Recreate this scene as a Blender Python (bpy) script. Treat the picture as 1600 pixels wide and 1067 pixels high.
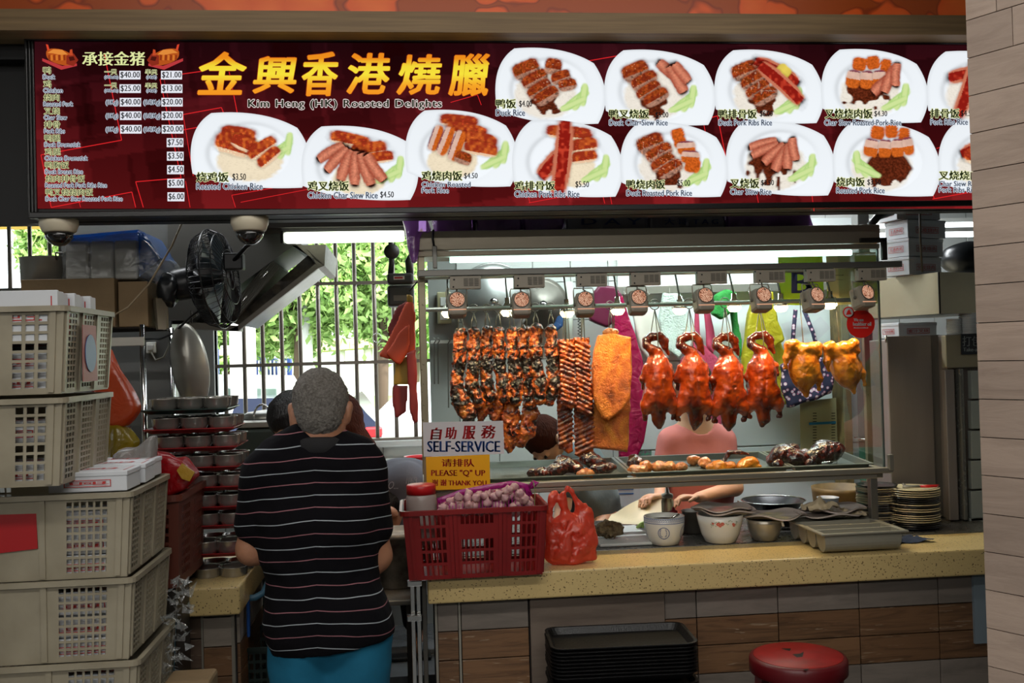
import bpy,bmesh,math,random
import numpy as np
from mathutils import Vector,Matrix
R = math.radians
for _o in list(bpy.data.objects):bpy.data.objects.remove(_o)
SC = bpy.context.scene
COL = SC.collection
random.seed(7)
# ------------------------------------------------------------------ camera
YAW,PITCH,ROLL,FPX = 0.101,0.0129,0.028,1555.0
EYE = Vector((0,0,1.65))
_f = Vector((math.sin(YAW) * math.cos(PITCH),math.cos(YAW) * math.cos(PITCH),math.sin(PITCH)))
_r0 = Vector((math.cos(YAW),-math.sin(YAW),0))
_u0 = _r0.cross(_f)
CR = (_r0 * math.cos(ROLL) - _u0 * math.sin(ROLL)).normalized()
CU = (_u0 * math.cos(ROLL) + _r0 * math.sin(ROLL)).normalized()
CF = _f
cam_d = bpy.data.cameras.new('camera')
cam_d.sensor_width = 36;cam_d.lens = 36 * FPX / 1600
cam_d.clip_start = 0.05;cam_d.clip_end = 200
cam = bpy.data.objects.new('camera',cam_d);COL.objects.link(cam)
cam.matrix_world = Matrix(((CR.x,CU.x,-CF.x,EYE.x),(CR.y,CU.y,-CF.y,EYE.y),(CR.z,CU.z,-CF.z,EYE.z),(0,0,0,1)))
SC.camera = cam
# ------------------------------------------------------------------ world, sun, exposure
SC.view_settings.view_transform = 'Standard'
SC.view_settings.look = 'None'
SC.view_settings.gamma = 1.0
SC.view_settings.exposure = 0.0
SC.view_settings.use_curve_mapping = False
SC.cycles.use_denoising = True
SC.cycles.max_bounces = 7;SC.cycles.transparent_max_bounces = 16
SC.cycles.glossy_bounces = 4;SC.cycles.diffuse_bounces = 4;SC.cycles.transmission_bounces = 6
SC.cycles.caustics_reflective = False;SC.cycles.caustics_refractive = False
SC.cycles.sample_clamp_indirect = 4.0
W = bpy.data.worlds.new('world');SC.world = W;W.use_nodes = True
_bg = W.node_tree.nodes['Background']
_bg.inputs[0].default_value = (0.86,0.94,1.0,1);_bg.inputs[1].default_value = 4.2
def lamp(kind,name,loc,energy,color=(1,1,1),rot=None,**kw):
 l = bpy.data.lights.new(name,kind);l.energy = energy;l.color = color
 for k,v in kw.items():setattr(l,k,v)
 o = bpy.data.objects.new(name,l);COL.objects.link(o);o.location = loc
 if rot:o.rotation_euler = rot
 return o
lamp('SUN','sun',(0,0,20),11,(1,.96,.88),(R(38),R(12),R(25)),angle=R(2))
# a food hall ceiling tube, the stall ceiling lights and two added fill lamps
HALL = lamp('AREA','hall_tube_light',(0.0,0.9,3.05),44,(1,.97,.92),(0,0,0),shape='RECTANGLE',size=3.0,size_y=.3)
HALL2 = lamp('AREA','hall_fill_light_rear',(-1.8,-2.6,3.05),230,(1,.97,.92),(0,0,0),shape='RECTANGLE',size=6.0,size_y=.4)  # added fill lamp at the rear, lights the hall for reflections in the steel
lamp('AREA','stall_ceiling_light_left',(-1.0,3.95,2.58),13,(.95,.98,1),(R(-12),0,0),shape='RECTANGLE',size=1.6,size_y=.1)
lamp('AREA','fascia_fill_light',(0.6,2.1,3.06),12,(1,.97,.92),(R(50),0,0),shape='RECTANGLE',size=3.4,size_y=.08)  # added fill lamp that brightens the beam and the orange panel
STALL = lamp('AREA','stall_ceiling_light',(1.3,4.65,2.62),50,(.93,.98,1),(0,0,0),shape='RECTANGLE',size=1.9,size_y=.12)
# ------------------------------------------------------------------ helpers
def ray(u,v):
 return CF + CR * ((u - 800.0) / FPX) + CU * ((533.5 - v) / FPX)
def P(u,v,Y=None,Z=None,X=None):
 d = ray(u,v)
 if Y is not None:t = (Y - EYE.y) / d.y
 elif Z is not None:t = (Z - EYE.z) / d.z
 else:t = (X - EYE.x) / d.x
 return EYE + d * t
def PPM(u,v,Y):            # metres per pixel at that place
 d = ray(u,v);return (Y / d.y) / FPX
def lin(c):
 return c / 12.92 if c <= .04045 else ((c + .055) / 1.055) ** 2.4
def hx(s,a=1):
 s = s.lstrip('#');return tuple(lin(int(s[i:i + 2],16) / 255) for i in (0,2,4)) + (a,)
class MB:
 def __init__(s):s.V = [];s.F = [];s.M = [];s.S = [];s.mi = 0;s.n = 0
 def raw(s,V,F,smooth=False):
  b = s.n;V = [tuple(v) for v in V];s.V += V;s.n += len(V)
  for f in F:s.F.append(tuple(b + i for i in f));s.M.append(s.mi);s.S.append(smooth)
  return s
 def box(s,a,b,rz=0,piv=None):
  x0,y0,z0 = [min(a[i],b[i]) for i in range(3)];x1,y1,z1 = [max(a[i],b[i]) for i in range(3)]
  V = [(x0,y0,z0),(x1,y0,z0),(x1,y1,z0),(x0,y1,z0),(x0,y0,z1),(x1,y0,z1),(x1,y1,z1),(x0,y1,z1)]
  if rz:
   cx,cy = piv or ((x0 + x1) / 2,(y0 + y1) / 2);c,q = math.cos(rz),math.sin(rz)
   V = [(cx + (x - cx) * c - (y - cy) * q,cy + (x - cx) * q + (y - cy) * c,z) for x,y,z in V]
  return s.raw(V,[(0,3,2,1),(4,5,6,7),(0,1,5,4),(1,2,6,5),(2,3,7,6),(3,0,4,7)])
 def rbox(s,a,b,r=.004,rz=0,M=None):     # bevelled box
  bm = bmesh.new();bmesh.ops.create_cube(bm,size=1)
  c = [(a[i] + b[i]) / 2 for i in range(3)];d = [abs(b[i] - a[i]) for i in range(3)]
  for v in bm.verts:v.co = Vector([v.co[i] * d[i] for i in range(3)])
  bmesh.ops.bevel(bm,geom=bm.edges[:],offset=min(r,min(d) * .45),segments=2,affect='EDGES',profile=.5)
  m = Matrix.Translation(c) @ Matrix.Rotation(rz,4,'Z')
  if M is not None:m = M @ m
  V = [m @ v.co for v in bm.verts];F = [[v.index for v in f.verts] for f in bm.faces];bm.free()
  return s.raw(V,F)
 def tube(s,pts,r,n=8,closed=False,caps=True,up=None,flat=1.0):
  pts = [Vector(p) for p in pts];N = len(pts)
  rr = r if isinstance(r,(list,tuple)) else [r] * N
  V = [];F = [];prev = None
  for i,p in enumerate(pts):
   if closed:t = pts[(i + 1) % N] - pts[i - 1]
   else:t = pts[min(i + 1,N - 1)] - pts[max(i - 1,0)]
   t = t.normalized() if t.length > 1e-9 else Vector((0,0,1))
   if prev is None:
    a = Vector(up) if up else (Vector((0,0,1)) if abs(t.z) < .9 else Vector((1,0,0)))
    x = (a - t * a.dot(t)).normalized()
   else:x = (prev - t * prev.dot(t)).normalized()
   prev = x;y = t.cross(x)
   for k in range(n):
    an = 2 * math.pi * k / n
    V.append(p + x * (rr[i] * math.cos(an)) + y * (rr[i] * flat * math.sin(an)))
  for i in range(N if closed else N - 1):
   j = (i + 1) % N
   for k in range(n):F.append((i * n + k,i * n + (k + 1) % n,j * n + (k + 1) % n,j * n + k))
  if caps and not closed:
   F.append(tuple(range(n))[::-1]);F.append(tuple((N - 1) * n + k for k in range(n)))
  return s.raw(V,F,n > 5)
 def lathe(s,prof,c,n=28,M=None,sx=1,sy=1,smooth=True):    # profile (r, z)
  c = Vector(c);V = [];F = []
  for r,z in prof:
   for k in range(n):
    a = 2 * math.pi * k / n;p = Vector((r * sx * math.cos(a),r * sy * math.sin(a),z))
    V.append(c + (M @ p if M is not None else p))
  m = len(prof)
  for i in range(m - 1):
   for k in range(n):F.append((i * n + k,i * n + (k + 1) % n,(i + 1) * n + (k + 1) % n,(i + 1) * n + k))
  if prof[0][0] > 1e-6:F.append(tuple(range(n))[::-1])
  if prof[-1][0] > 1e-6:F.append(tuple((m - 1) * n + k for k in range(n)))
  return s.raw(V,F,smooth)
 def prism(s,poly,vec):      # poly: list of 3D points, extruded along vec
  vec = Vector(vec);n = len(poly);A = [Vector(p) for p in poly];B = [p + vec for p in A]
  F = [tuple(range(n))[::-1],tuple(range(n,2 * n))] + [(i,(i + 1) % n,n + (i + 1) % n,n + i) for i in range(n)]
  return s.raw(A + B,F)
 def quad(s,*p):return s.raw(p,[tuple(range(len(p)))])
 def grid(s,fn,nu,nv,smooth=True,closed_u=False):
  V = [fn(i / nu,j / nv) for i in range(nu + (0 if closed_u else 1)) for j in range(nv + 1)]
  F = [];m = nu if closed_u else nu + 1
  for i in range(nu):
   for j in range(nv):
    a = i * (nv + 1) + j;b = ((i + 1) % m) * (nv + 1) + j;F.append((a,b,b + 1,a + 1))
  return s.raw(V,F,smooth)
 def ball(s,c,r,n=12,m=8,sx=1,sy=1,sz=1,M=None):
  return s.lathe([(r * math.sin(math.pi * i / m) * 1.0,-r * sz * math.cos(math.pi * i / m)) for i in range(m + 1)],c,n,M,sx,sy)
 def mesh(s,name,off=(0,0,0)):
  me = bpy.data.meshes.new(name)
  o = Vector(off);me.from_pydata([(v[0] - o.x,v[1] - o.y,v[2] - o.z) for v in s.V],[],s.F)
  me.polygons.foreach_set('use_smooth',s.S);me.polygons.foreach_set('material_index',s.M)
  me.update();return me
def origin(o):
 x = Vector((0,0,0))
 while o is not None:x = x + o.location;o = o.parent
 return x
def tag(o,label=None,cat=None,group=None,kind=None):
 if label:o['label'] = label
 if cat:o['category'] = cat
 if group:o['group'] = group
 if kind:o['kind'] = kind
 return o
def thing(name,loc,label,cat,group=None):
 o = bpy.data.objects.new(name,None);COL.objects.link(o);o.location = loc;o.empty_display_size = .05
 return tag(o,label,cat,group)
def put(name,mb,mats,parent=None,label=None,cat=None,group=None,kind=None,loc=None):
 """link one mesh object from world-space geometry; parented meshes are stored relative to their thing"""
 off = origin(parent) if parent is not None else (Vector(loc) if loc is not None else Vector((0,0,0)))
 if isinstance(mb,MB):me = mb.mesh(name,off)
 else:
  me = mb
  if off.length:me.transform(Matrix.Translation(-off))
 for m in (mats if isinstance(mats,(list,tuple)) else [mats]):me.materials.append(m)
 o = bpy.data.objects.new(name,me);COL.objects.link(o)
 if parent is not None:o.parent = parent
 elif loc is not None:o.location = loc
 return tag(o,label,cat,group,kind)
def dup(root,loc=None,rz=None,label=None,group=None,mat=None):
 def rec(o,par):
  c = o.copy();COL.objects.link(c)
  if par is not None:c.parent = par
  for ch in list(o.children):rec(ch,c)
  return c
 c = rec(root,None)
 if loc is not None:c.location = loc
 if rz is not None:c.rotation_euler = (c.rotation_euler[0],c.rotation_euler[1],rz)
 if label:c['label'] = label
 if group:c['group'] = group
 return c
# ---- numpy noise
def vnoise(Pn,sc,seed=0):
 p = np.asarray(Pn,float) * sc + seed * 17.31;i = np.floor(p).astype(np.int64);f = p - i;f = f * f * (3 - 2 * f)
 def h(a,b,c):
  n = (a * 374761393 + b * 668265263 + c * 2147483647 + seed * 974711) & 0xffffffff
  n = ((n ^ (n >> 13)) * 1274126177) & 0xffffffff
  return ((n ^ (n >> 16)) & 0xffff) / 32767.5 - 1
 x,y,z = i[...,0],i[...,1],i[...,2];fx,fy,fz = f[...,0],f[...,1],f[...,2]
 r = 0
 for a in (0,1):
  for b in (0,1):
   for c in (0,1):
    r = r + h(x + a,y + b,z + c) * (fx if a else 1 - fx) * (fy if b else 1 - fy) * (fz if c else 1 - fz)
 return r
# ---- signed distance fields -> surface nets
class Field:
 def __init__(s,lo,hi,h):
  s.lo = np.array(lo,float);s.h = h;s.n = np.ceil((np.array(hi) - s.lo) / h).astype(int) + 1
  s.v = np.full(tuple(s.n),1.0)
  s.ax = [s.lo[i] + h * np.arange(s.n[i]) for i in range(3)]
 def _sub(s,lo,hi):
  i0 = np.clip(np.floor((np.array(lo) - s.lo) / s.h).astype(int),0,s.n);i1 = np.clip(np.ceil((np.array(hi) - s.lo) / s.h).astype(int) + 1,0,s.n)
  sl = tuple(slice(a,b) for a,b in zip(i0,i1))
  X = np.stack(np.meshgrid(s.ax[0][sl[0]],s.ax[1][sl[1]],s.ax[2][sl[2]],indexing='ij'),-1)
  return sl,X
 def _mix(s,sl,d,k,op):
  a = s.v[sl]
  if op == 'add':
   q = np.clip(.5 + .5 * (a - d) / k,0,1);s.v[sl] = a * (1 - q) + d * q - k * q * (1 - q)
  else:
   d = -d;q = np.clip(.5 - .5 * (a - d) / k,0,1);s.v[sl] = a * (1 - q) + d * q + k * q * (1 - q)
 def cap(s,a,b,ra,rb=None,k=.02,n=None,fl=1.0,op='add'):
  rb = ra if rb is None else rb;a = np.array(a,float);b = np.array(b,float);m = max(ra,rb) + 2 * k + .03
  sl,X = s._sub(np.minimum(a,b) - m,np.maximum(a,b) + m)
  if 0 in X.shape:return s
  ab = b - a;L = max(ab @ ab,1e-12);q = X - a
  t = np.clip(q @ ab / L,0,1)[...,None];w = q - t * ab
  if n is not None:
   n = np.array(n,float);n /= np.linalg.norm(n);c = (w @ n)[...,None];w = w + (1 / fl - 1) * c * n
   d = (np.linalg.norm(w,axis=-1) - (ra + (rb - ra) * t[...,0])) * (fl if fl < 1 else 1)
  else:d = np.linalg.norm(w,axis=-1) - (ra + (rb - ra) * t[...,0])
  s._mix(sl,d,k,op);return s
 def ell(s,c,r,rot=None,k=.02,op='add'):
  c = np.array(c,float);r = np.array(r,float);m = max(r) + 2 * k + .02
  sl,X = s._sub(c - m,c + m)
  if 0 in X.shape:return s
  q = X - c
  if rot is not None:q = q @ np.array(rot)
  k0 = np.linalg.norm(q / r,axis=-1);k1 = np.linalg.norm(q / (r * r),axis=-1) + 1e-9
  s._mix(sl,k0 * (k0 - 1) / k1,k,op);return s
 def poly(s,pts,y0,y1,rnd=.006,k=.01,wob=0):      # outline in x,z, thickness in y
  pts = np.array([(p[0],p[1]) for p in pts],float);lo = pts.min(0);hi = pts.max(0);m = rnd + 2 * k + .03
  sl,X = s._sub((lo[0] - m,min(y0,y1) - m,lo[1] - m),(hi[0] + m,max(y0,y1) + m,hi[1] + m))
  q = X[:,0,:][...,[0,2]];d = np.full(q.shape[:2],1e9);sg = np.ones(q.shape[:2]);n = len(pts)
  for i in range(n):
   a,b = pts[i],pts[i - 1];e = b - a;w = q - a;t = np.clip((w @ e) / (e @ e),0,1)[...,None];d = np.minimum(d,((w - t * e) ** 2).sum(-1))
   c1 = q[...,1] >= a[1];c2 = q[...,1] < b[1];c3 = e[0] * w[...,1] > e[1] * w[...,0]
   al = c1 & c2 & c3;no = ~c1 & ~c2 & ~c3;sg = np.where(al | no,-sg,sg)
  d2 = (np.sqrt(d) * sg)[:,None,:] + rnd;yc = (y0 + y1) / 2;dy = np.abs(X[...,1] - yc) - abs(y1 - y0) / 2 + rnd
  d3 = np.sqrt(np.maximum(d2,0) ** 2 + np.maximum(dy,0) ** 2) + np.minimum(np.maximum(d2,dy),0) - rnd
  s._mix(sl,d3,k,'add');return s
 def chain(s,pts,rs,k=.02,n=None,fl=1.0):
  for i in range(len(pts) - 1):s.cap(pts[i],pts[i + 1],rs[i],rs[i + 1],k,n,fl)
  return s
 def cut(s,p,n):        # remove the half space on the side n points to
  n = np.array(n,float);n /= np.linalg.norm(n)
  X = np.stack(np.meshgrid(*s.ax,indexing='ij'),-1)
  s.v = np.maximum(s.v,(X - np.array(p,float)) @ n);return s
 def lump(s,amp,sc,seed=0):
  m = np.abs(s.v) < .04;X = np.stack(np.meshgrid(*s.ax,indexing='ij'),-1)[m]
  s.v[m] += amp * vnoise(X,sc,seed);return s
 def mesh(s,name,smooth=True,fn=None,col=None,mb=None):
  v = s.v.copy()
  for a in range(3):
   sl = [slice(None)] * 3
   for e in (0,-1):sl[a] = e;v[tuple(sl)] = np.maximum(v[tuple(sl)],s.h * .3)
  ins = v < 0;n = v.shape;cs = tuple(k - 1 for k in n)
  cnt = np.zeros(cs);acc = np.zeros(cs + (3,))
  for ax in range(3):
   sa = [slice(None)] * 3;sb = [slice(None)] * 3;sa[ax] = slice(0,-1);sb[ax] = slice(1,None)
   A,B = v[tuple(sa)],v[tuple(sb)];cr = (A < 0) != (B < 0)
   t = np.where(cr,A / np.where(cr,A - B,1),0)
   o = [k for k in range(3) if k != ax]
   for i in (0,1):
    for j in (0,1):
     s2 = [slice(None)] * 3;s2[o[0]] = slice(i,i + cs[o[0]]);s2[o[1]] = slice(j,j + cs[o[1]])
     c2,t2 = cr[tuple(s2)],t[tuple(s2)]
     cnt += c2;acc[...,ax] += t2 * c2;acc[...,o[0]] += i * c2;acc[...,o[1]] += j * c2
  act = cnt > 0;idx = -np.ones(cs,np.int64);idx[act] = np.arange(act.sum())
  I = np.argwhere(act);V = s.lo + s.h * (I + acc[act] / cnt[act][:,None]);Fs = []
  for ax in range(3):
   o = [k for k in range(3) if k != ax]
   sa = [slice(1,-1)] * 3;sb = [slice(1,-1)] * 3;sa[ax] = slice(0,-1);sb[ax] = slice(1,None)
   A,B = ins[tuple(sa)],ins[tuple(sb)];E = np.argwhere(A != B);fl = A[A != B]
   E[:,o[0]] += 1;E[:,o[1]] += 1
   q = []
   for i,j in ((-1,-1),(0,-1),(0,0),(-1,0)):
    e = E.copy();e[:,o[0]] += i;e[:,o[1]] += j;q.append(idx[e[:,0],e[:,1],e[:,2]])
   q = np.stack(q,1);flip = fl if ax != 1 else ~fl
   q[~flip] = q[~flip][:,::-1];Fs.append(q)
  Fa = np.concatenate(Fs)
  if fn is not None:V = fn(V)
  if mb is not None:return mb.raw(V,Fa.tolist(),smooth)
  me = bpy.data.meshes.new(name);me.from_pydata(V.tolist(),[],Fa.tolist())
  me.polygons.foreach_set('use_smooth',[smooth] * len(me.polygons))
  if col is not None:
   c = col(V);at = me.color_attributes.new('Col','FLOAT_COLOR','POINT');at.data.foreach_set('color',np.concatenate([c,np.ones((len(V),1))],1).astype(np.float32).ravel())
  me.update();return me
# ---- materials
_mc = {}
def new_mat(name):
 m = bpy.data.materials.new(name);m.use_nodes = True;nt = m.node_tree
 return m,nt,nt.nodes['Principled BSDF']
def nd(nt,t,**kw):
 n = nt.nodes.new(t)
 for k,v in kw.items():
  if isinstance(k,str) and k.startswith('i_'):n.inputs[k[2:].replace('_',' ')].default_value = v
  else:setattr(n,k,v)
 return n
def ramp(nt,stops,interp='LINEAR'):
 r = nt.nodes.new('ShaderNodeValToRGB');e = r.color_ramp.elements;r.color_ramp.interpolation = interp
 while len(e) < len(stops):e.new(.5)
 for i,(p,c) in enumerate(stops):e[i].position = p;e[i].color = hx(c) if isinstance(c,str) else (c,c,c,1)
 return r
def mat(name,col='#888888',rough=.5,metal=0,bump=0,bs=40,var=0,vs=8,coat=0,trans=0,alpha=1,sss=0,emit=None,es=1,aniso=None,ior=None,detail=4,spec=None,col2=None,sheen=0,stretch=None):
 """plain Principled material with optional noise colour variation and relief"""
 m,nt,b = new_mat(name);L = nt.links.new
 b.inputs['Base Color'].default_value = hx(col);b.inputs['Roughness'].default_value = rough;b.inputs['Metallic'].default_value = metal
 if coat:b.inputs['Coat Weight'].default_value = coat;b.inputs['Coat Roughness'].default_value = .12
 if trans:b.inputs['Transmission Weight'].default_value = trans
 if alpha < 1:b.inputs['Alpha'].default_value = alpha
 if sss:b.inputs['Subsurface Weight'].default_value = sss;b.inputs['Subsurface Radius'].default_value = (.02,.008,.004)
 if emit:b.inputs['Emission Color'].default_value = hx(emit);b.inputs['Emission Strength'].default_value = es
 if ior:b.inputs['IOR'].default_value = ior
 if spec is not None:b.inputs['Specular IOR Level'].default_value = spec
 if sheen:b.inputs['Sheen Weight'].default_value = sheen
 co = None
 if var or bump:
  tc = nd(nt,'ShaderNodeTexCoord');co = tc.outputs['Object']
  if stretch:
   mp = nd(nt,'ShaderNodeMapping');mp.inputs['Scale'].default_value = stretch;L(co,mp.inputs['Vector']);co = mp.outputs['Vector']
 if var:
  n = nd(nt,'ShaderNodeTexNoise',i_Scale=vs,i_Detail=5.0,i_Roughness=.6);L(co,n.inputs['Vector'])
  mx = nd(nt,'ShaderNodeMix',data_type='RGBA');a = hx(col)
  c2 = hx(col2) if col2 else tuple(x * (1 - var) for x in a[:3]) + (1,)
  mx.inputs[6].default_value = a;mx.inputs[7].default_value = c2
  r = ramp(nt,[(.35,0.0),(.68,1.0)]);L(n.outputs['Fac'],r.inputs['Fac']);L(r.outputs['Color'],mx.inputs[0]);L(mx.outputs[2],b.inputs['Base Color'])
 if bump:
  n = nd(nt,'ShaderNodeTexNoise',i_Scale=bs,i_Detail=float(detail));L(co,n.inputs['Vector'])
  bp = nd(nt,'ShaderNodeBump',i_Strength=bump,i_Distance=.01);L(n.outputs['Fac'],bp.inputs['Height']);L(bp.outputs['Normal'],b.inputs['Normal'])
 return m
def emis(name,col,s=1.0):
 m = bpy.data.materials.new(name);m.use_nodes = True;nt = m.node_tree;nt.nodes.clear()
 e = nt.nodes.new('ShaderNodeEmission');e.inputs[0].default_value = hx(col);e.inputs[1].default_value = s
 o = nt.nodes.new('ShaderNodeOutputMaterial');nt.links.new(e.outputs[0],o.inputs[0]);return m
def vcol_emis(name,s=1.0):
 m = emis(name,'#ffffff',s);nt = m.node_tree;a = nt.nodes.new('ShaderNodeVertexColor');a.layer_name = 'Col'
 nt.links.new(a.outputs[0],nt.nodes['Emission'].inputs[0]);return m
def glass_mat(name,tint='#e6f2ee',refl=.9,rough=0.01):
 m = bpy.data.materials.new(name);m.use_nodes = True;nt = m.node_tree;nt.nodes.clear();L = nt.links.new
 t = nt.nodes.new('ShaderNodeBsdfTransparent');t.inputs[0].default_value = hx(tint)
 g = nt.nodes.new('ShaderNodeBsdfGlossy');g.inputs['Roughness'].default_value = rough
 f = nt.nodes.new('ShaderNodeFresnel');f.inputs[0].default_value = 1.25
 mu = nt.nodes.new('ShaderNodeMath');mu.operation = 'MULTIPLY';mu.inputs[1].default_value = refl;L(f.outputs[0],mu.inputs[0])
 x = nt.nodes.new('ShaderNodeMixShader');o = nt.nodes.new('ShaderNodeOutputMaterial')
 L(mu.outputs[0],x.inputs[0]);L(t.outputs[0],x.inputs[1]);L(g.outputs[0],x.inputs[2]);L(x.outputs[0],o.inputs[0]);return m
def film(name,col,dens=.5,rough=.25,bump=.6,bs=30):      # thin crinkled plastic bag: part diffuse/translucent, part see-through, glossy
 m = bpy.data.materials.new(name);m.use_nodes = True;nt = m.node_tree;nt.nodes.clear();L = nt.links.new
 d = nt.nodes.new('ShaderNodeBsdfDiffuse');d.inputs[0].default_value = hx(col)
 tl = nt.nodes.new('ShaderNodeBsdfTranslucent');tl.inputs[0].default_value = hx(col)
 t = nt.nodes.new('ShaderNodeBsdfTransparent');t.inputs[0].default_value = tuple(.35 + .65 * c for c in hx(col)[:3]) + (1,)
 g = nt.nodes.new('ShaderNodeBsdfGlossy');g.inputs['Roughness'].default_value = rough
 a = nt.nodes.new('ShaderNodeMixShader');a.inputs[0].default_value = .45;L(d.outputs[0],a.inputs[1]);L(tl.outputs[0],a.inputs[2])
 b = nt.nodes.new('ShaderNodeMixShader');b.inputs[0].default_value = dens;L(t.outputs[0],b.inputs[1]);L(a.outputs[0],b.inputs[2])
 fr = nt.nodes.new('ShaderNodeLayerWeight');fr.inputs[0].default_value = .25
 ad = nd(nt,'ShaderNodeMath',operation='MULTIPLY_ADD');ad.inputs[1].default_value = .5;ad.inputs[2].default_value = .06;L(fr.outputs['Fresnel'],ad.inputs[0])
 c = nt.nodes.new('ShaderNodeMixShader');L(ad.outputs[0],c.inputs[0]);L(b.outputs[0],c.inputs[1]);L(g.outputs[0],c.inputs[2])
 tc = nt.nodes.new('ShaderNodeTexCoord');n = nd(nt,'ShaderNodeTexNoise',i_Scale=float(bs),i_Detail=3.0,i_Distortion=1.0);L(tc.outputs['Object'],n.inputs['Vector'])
 bp = nd(nt,'ShaderNodeBump',i_Strength=bump,i_Distance=.012);L(n.outputs['Fac'],bp.inputs['Height'])
 for q in (d,g,tl):L(bp.outputs[0],q.inputs['Normal'])
 o = nt.nodes.new('ShaderNodeOutputMaterial');L(c.outputs[0],o.inputs[0]);return m
def steel(name,col='#b9b6ae',rough=.3,br=60,dirt=.25,stretch=(1,1,1),met=.6):
 """brushed stainless steel with soft smears"""
 m,nt,b = new_mat(name);L = nt.links.new
 b.inputs['Metallic'].default_value = met
 tc = nd(nt,'ShaderNodeTexCoord');mp = nd(nt,'ShaderNodeMapping');mp.inputs['Scale'].default_value = stretch;L(tc.outputs['Object'],mp.inputs['Vector'])
 n = nd(nt,'ShaderNodeTexNoise',i_Scale=4.0,i_Detail=6.0);L(mp.outputs[0],n.inputs['Vector'])
 mx = nd(nt,'ShaderNodeMix',data_type='RGBA');a = hx(col);mx.inputs[6].default_value = a;mx.inputs[7].default_value = tuple(x * (1 - dirt) for x in a[:3]) + (1,)
 L(n.outputs['Fac'],mx.inputs[0]);L(mx.outputs[2],b.inputs['Base Color'])
 n2 = nd(nt,'ShaderNodeTexNoise',i_Scale=float(br),i_Detail=3.0);L(mp.outputs[0],n2.inputs['Vector'])
 mr = nd(nt,'ShaderNodeMapRange');mr.inputs['To Min'].default_value = rough * .75;mr.inputs['To Max'].default_value = rough * 1.3;L(n2.outputs['Fac'],mr.inputs['Value']);L(mr.outputs[0],b.inputs['Roughness'])
 bp = nd(nt,'ShaderNodeBump',i_Strength=.05,i_Distance=.01);L(n.outputs['Fac'],bp.inputs['Height']);L(bp.outputs['Normal'],b.inputs['Normal'])
 return m
# ---- text: glyph outlines as flat meshes
_tc = {}
def glyphs(s,off=0.0,shear=0.0,res=2,space=1.0):
 key = (s,off,shear,res,space)
 if key in _tc:return _tc[key]
 c = bpy.data.curves.new('t','FONT');c.body = s;c.offset = off;c.shear = shear;c.resolution_u = res;c.space_character = space;c.fill_mode = 'FRONT'
 o = bpy.data.objects.new('t',c);COL.objects.link(o)
 bpy.context.view_layer.update()
 dg = bpy.context.evaluated_depsgraph_get();me = bpy.data.meshes.new_from_object(o.evaluated_get(dg),depsgraph=dg)
 V = np.array([v.co[:2] for v in me.vertices]) if len(me.vertices) else np.zeros((0,2));F = [tuple(p.vertices) for p in me.polygons]
 COL.objects.unlink(o);bpy.data.objects.remove(o);bpy.data.meshes.remove(me);bpy.data.curves.remove(c)
 _tc[key] = (V,F);return _tc[key]
def text_to(mb,s,box,mapf,off=0.0,shear=0.0,fit='box',ref=None,space=1.0):
 """lay glyphs of s into box (a0,b0,a1,b1) (b grows downward) and map with mapf(a,b)->3D"""
 V,F = glyphs(s,off,shear,2,space)
 if not len(V):return mb
 V0 = glyphs(s,0,shear,2,space)[0] if off else V
 lo,hi = V0.min(0),V0.max(0);a0,b0,a1,b1 = box
 sx = (a1 - a0) / max(hi[0] - lo[0],1e-6);sy = (b1 - b0) / max(hi[1] - lo[1],1e-6)
 pts = [mapf(a0 + (x - lo[0]) * sx,b1 - (y - lo[1]) * sy) for x,y in V]
 return mb.raw(pts,F)
# ------------------------------------------------------------------ materials used in many places
M_steel = steel('brushed_steel','#a8a59c',.32,stretch=(1,1,6))
M_steel_h = steel('brushed_steel_long','#9d978a',.34,stretch=(.4,4,4))
M_dsteel = steel('dull_steel','#77736b',.42)
M_chrome = mat('chrome','#d8d8d6',.14,1)
M_alu = mat('grey_aluminium','#7c7a74',.42,.8)
M_black = mat('black_paint','#0b0b0d',.5)
M_blackgloss = mat('black_plastic','#101012',.28)
M_white = mat('white_paint','#d8d8d2',.5)
M_iron = mat('dark_iron','#34302c',.5,.7)
M_bars = mat('window_bar_metal','#8a8177',.4,.4)
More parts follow.
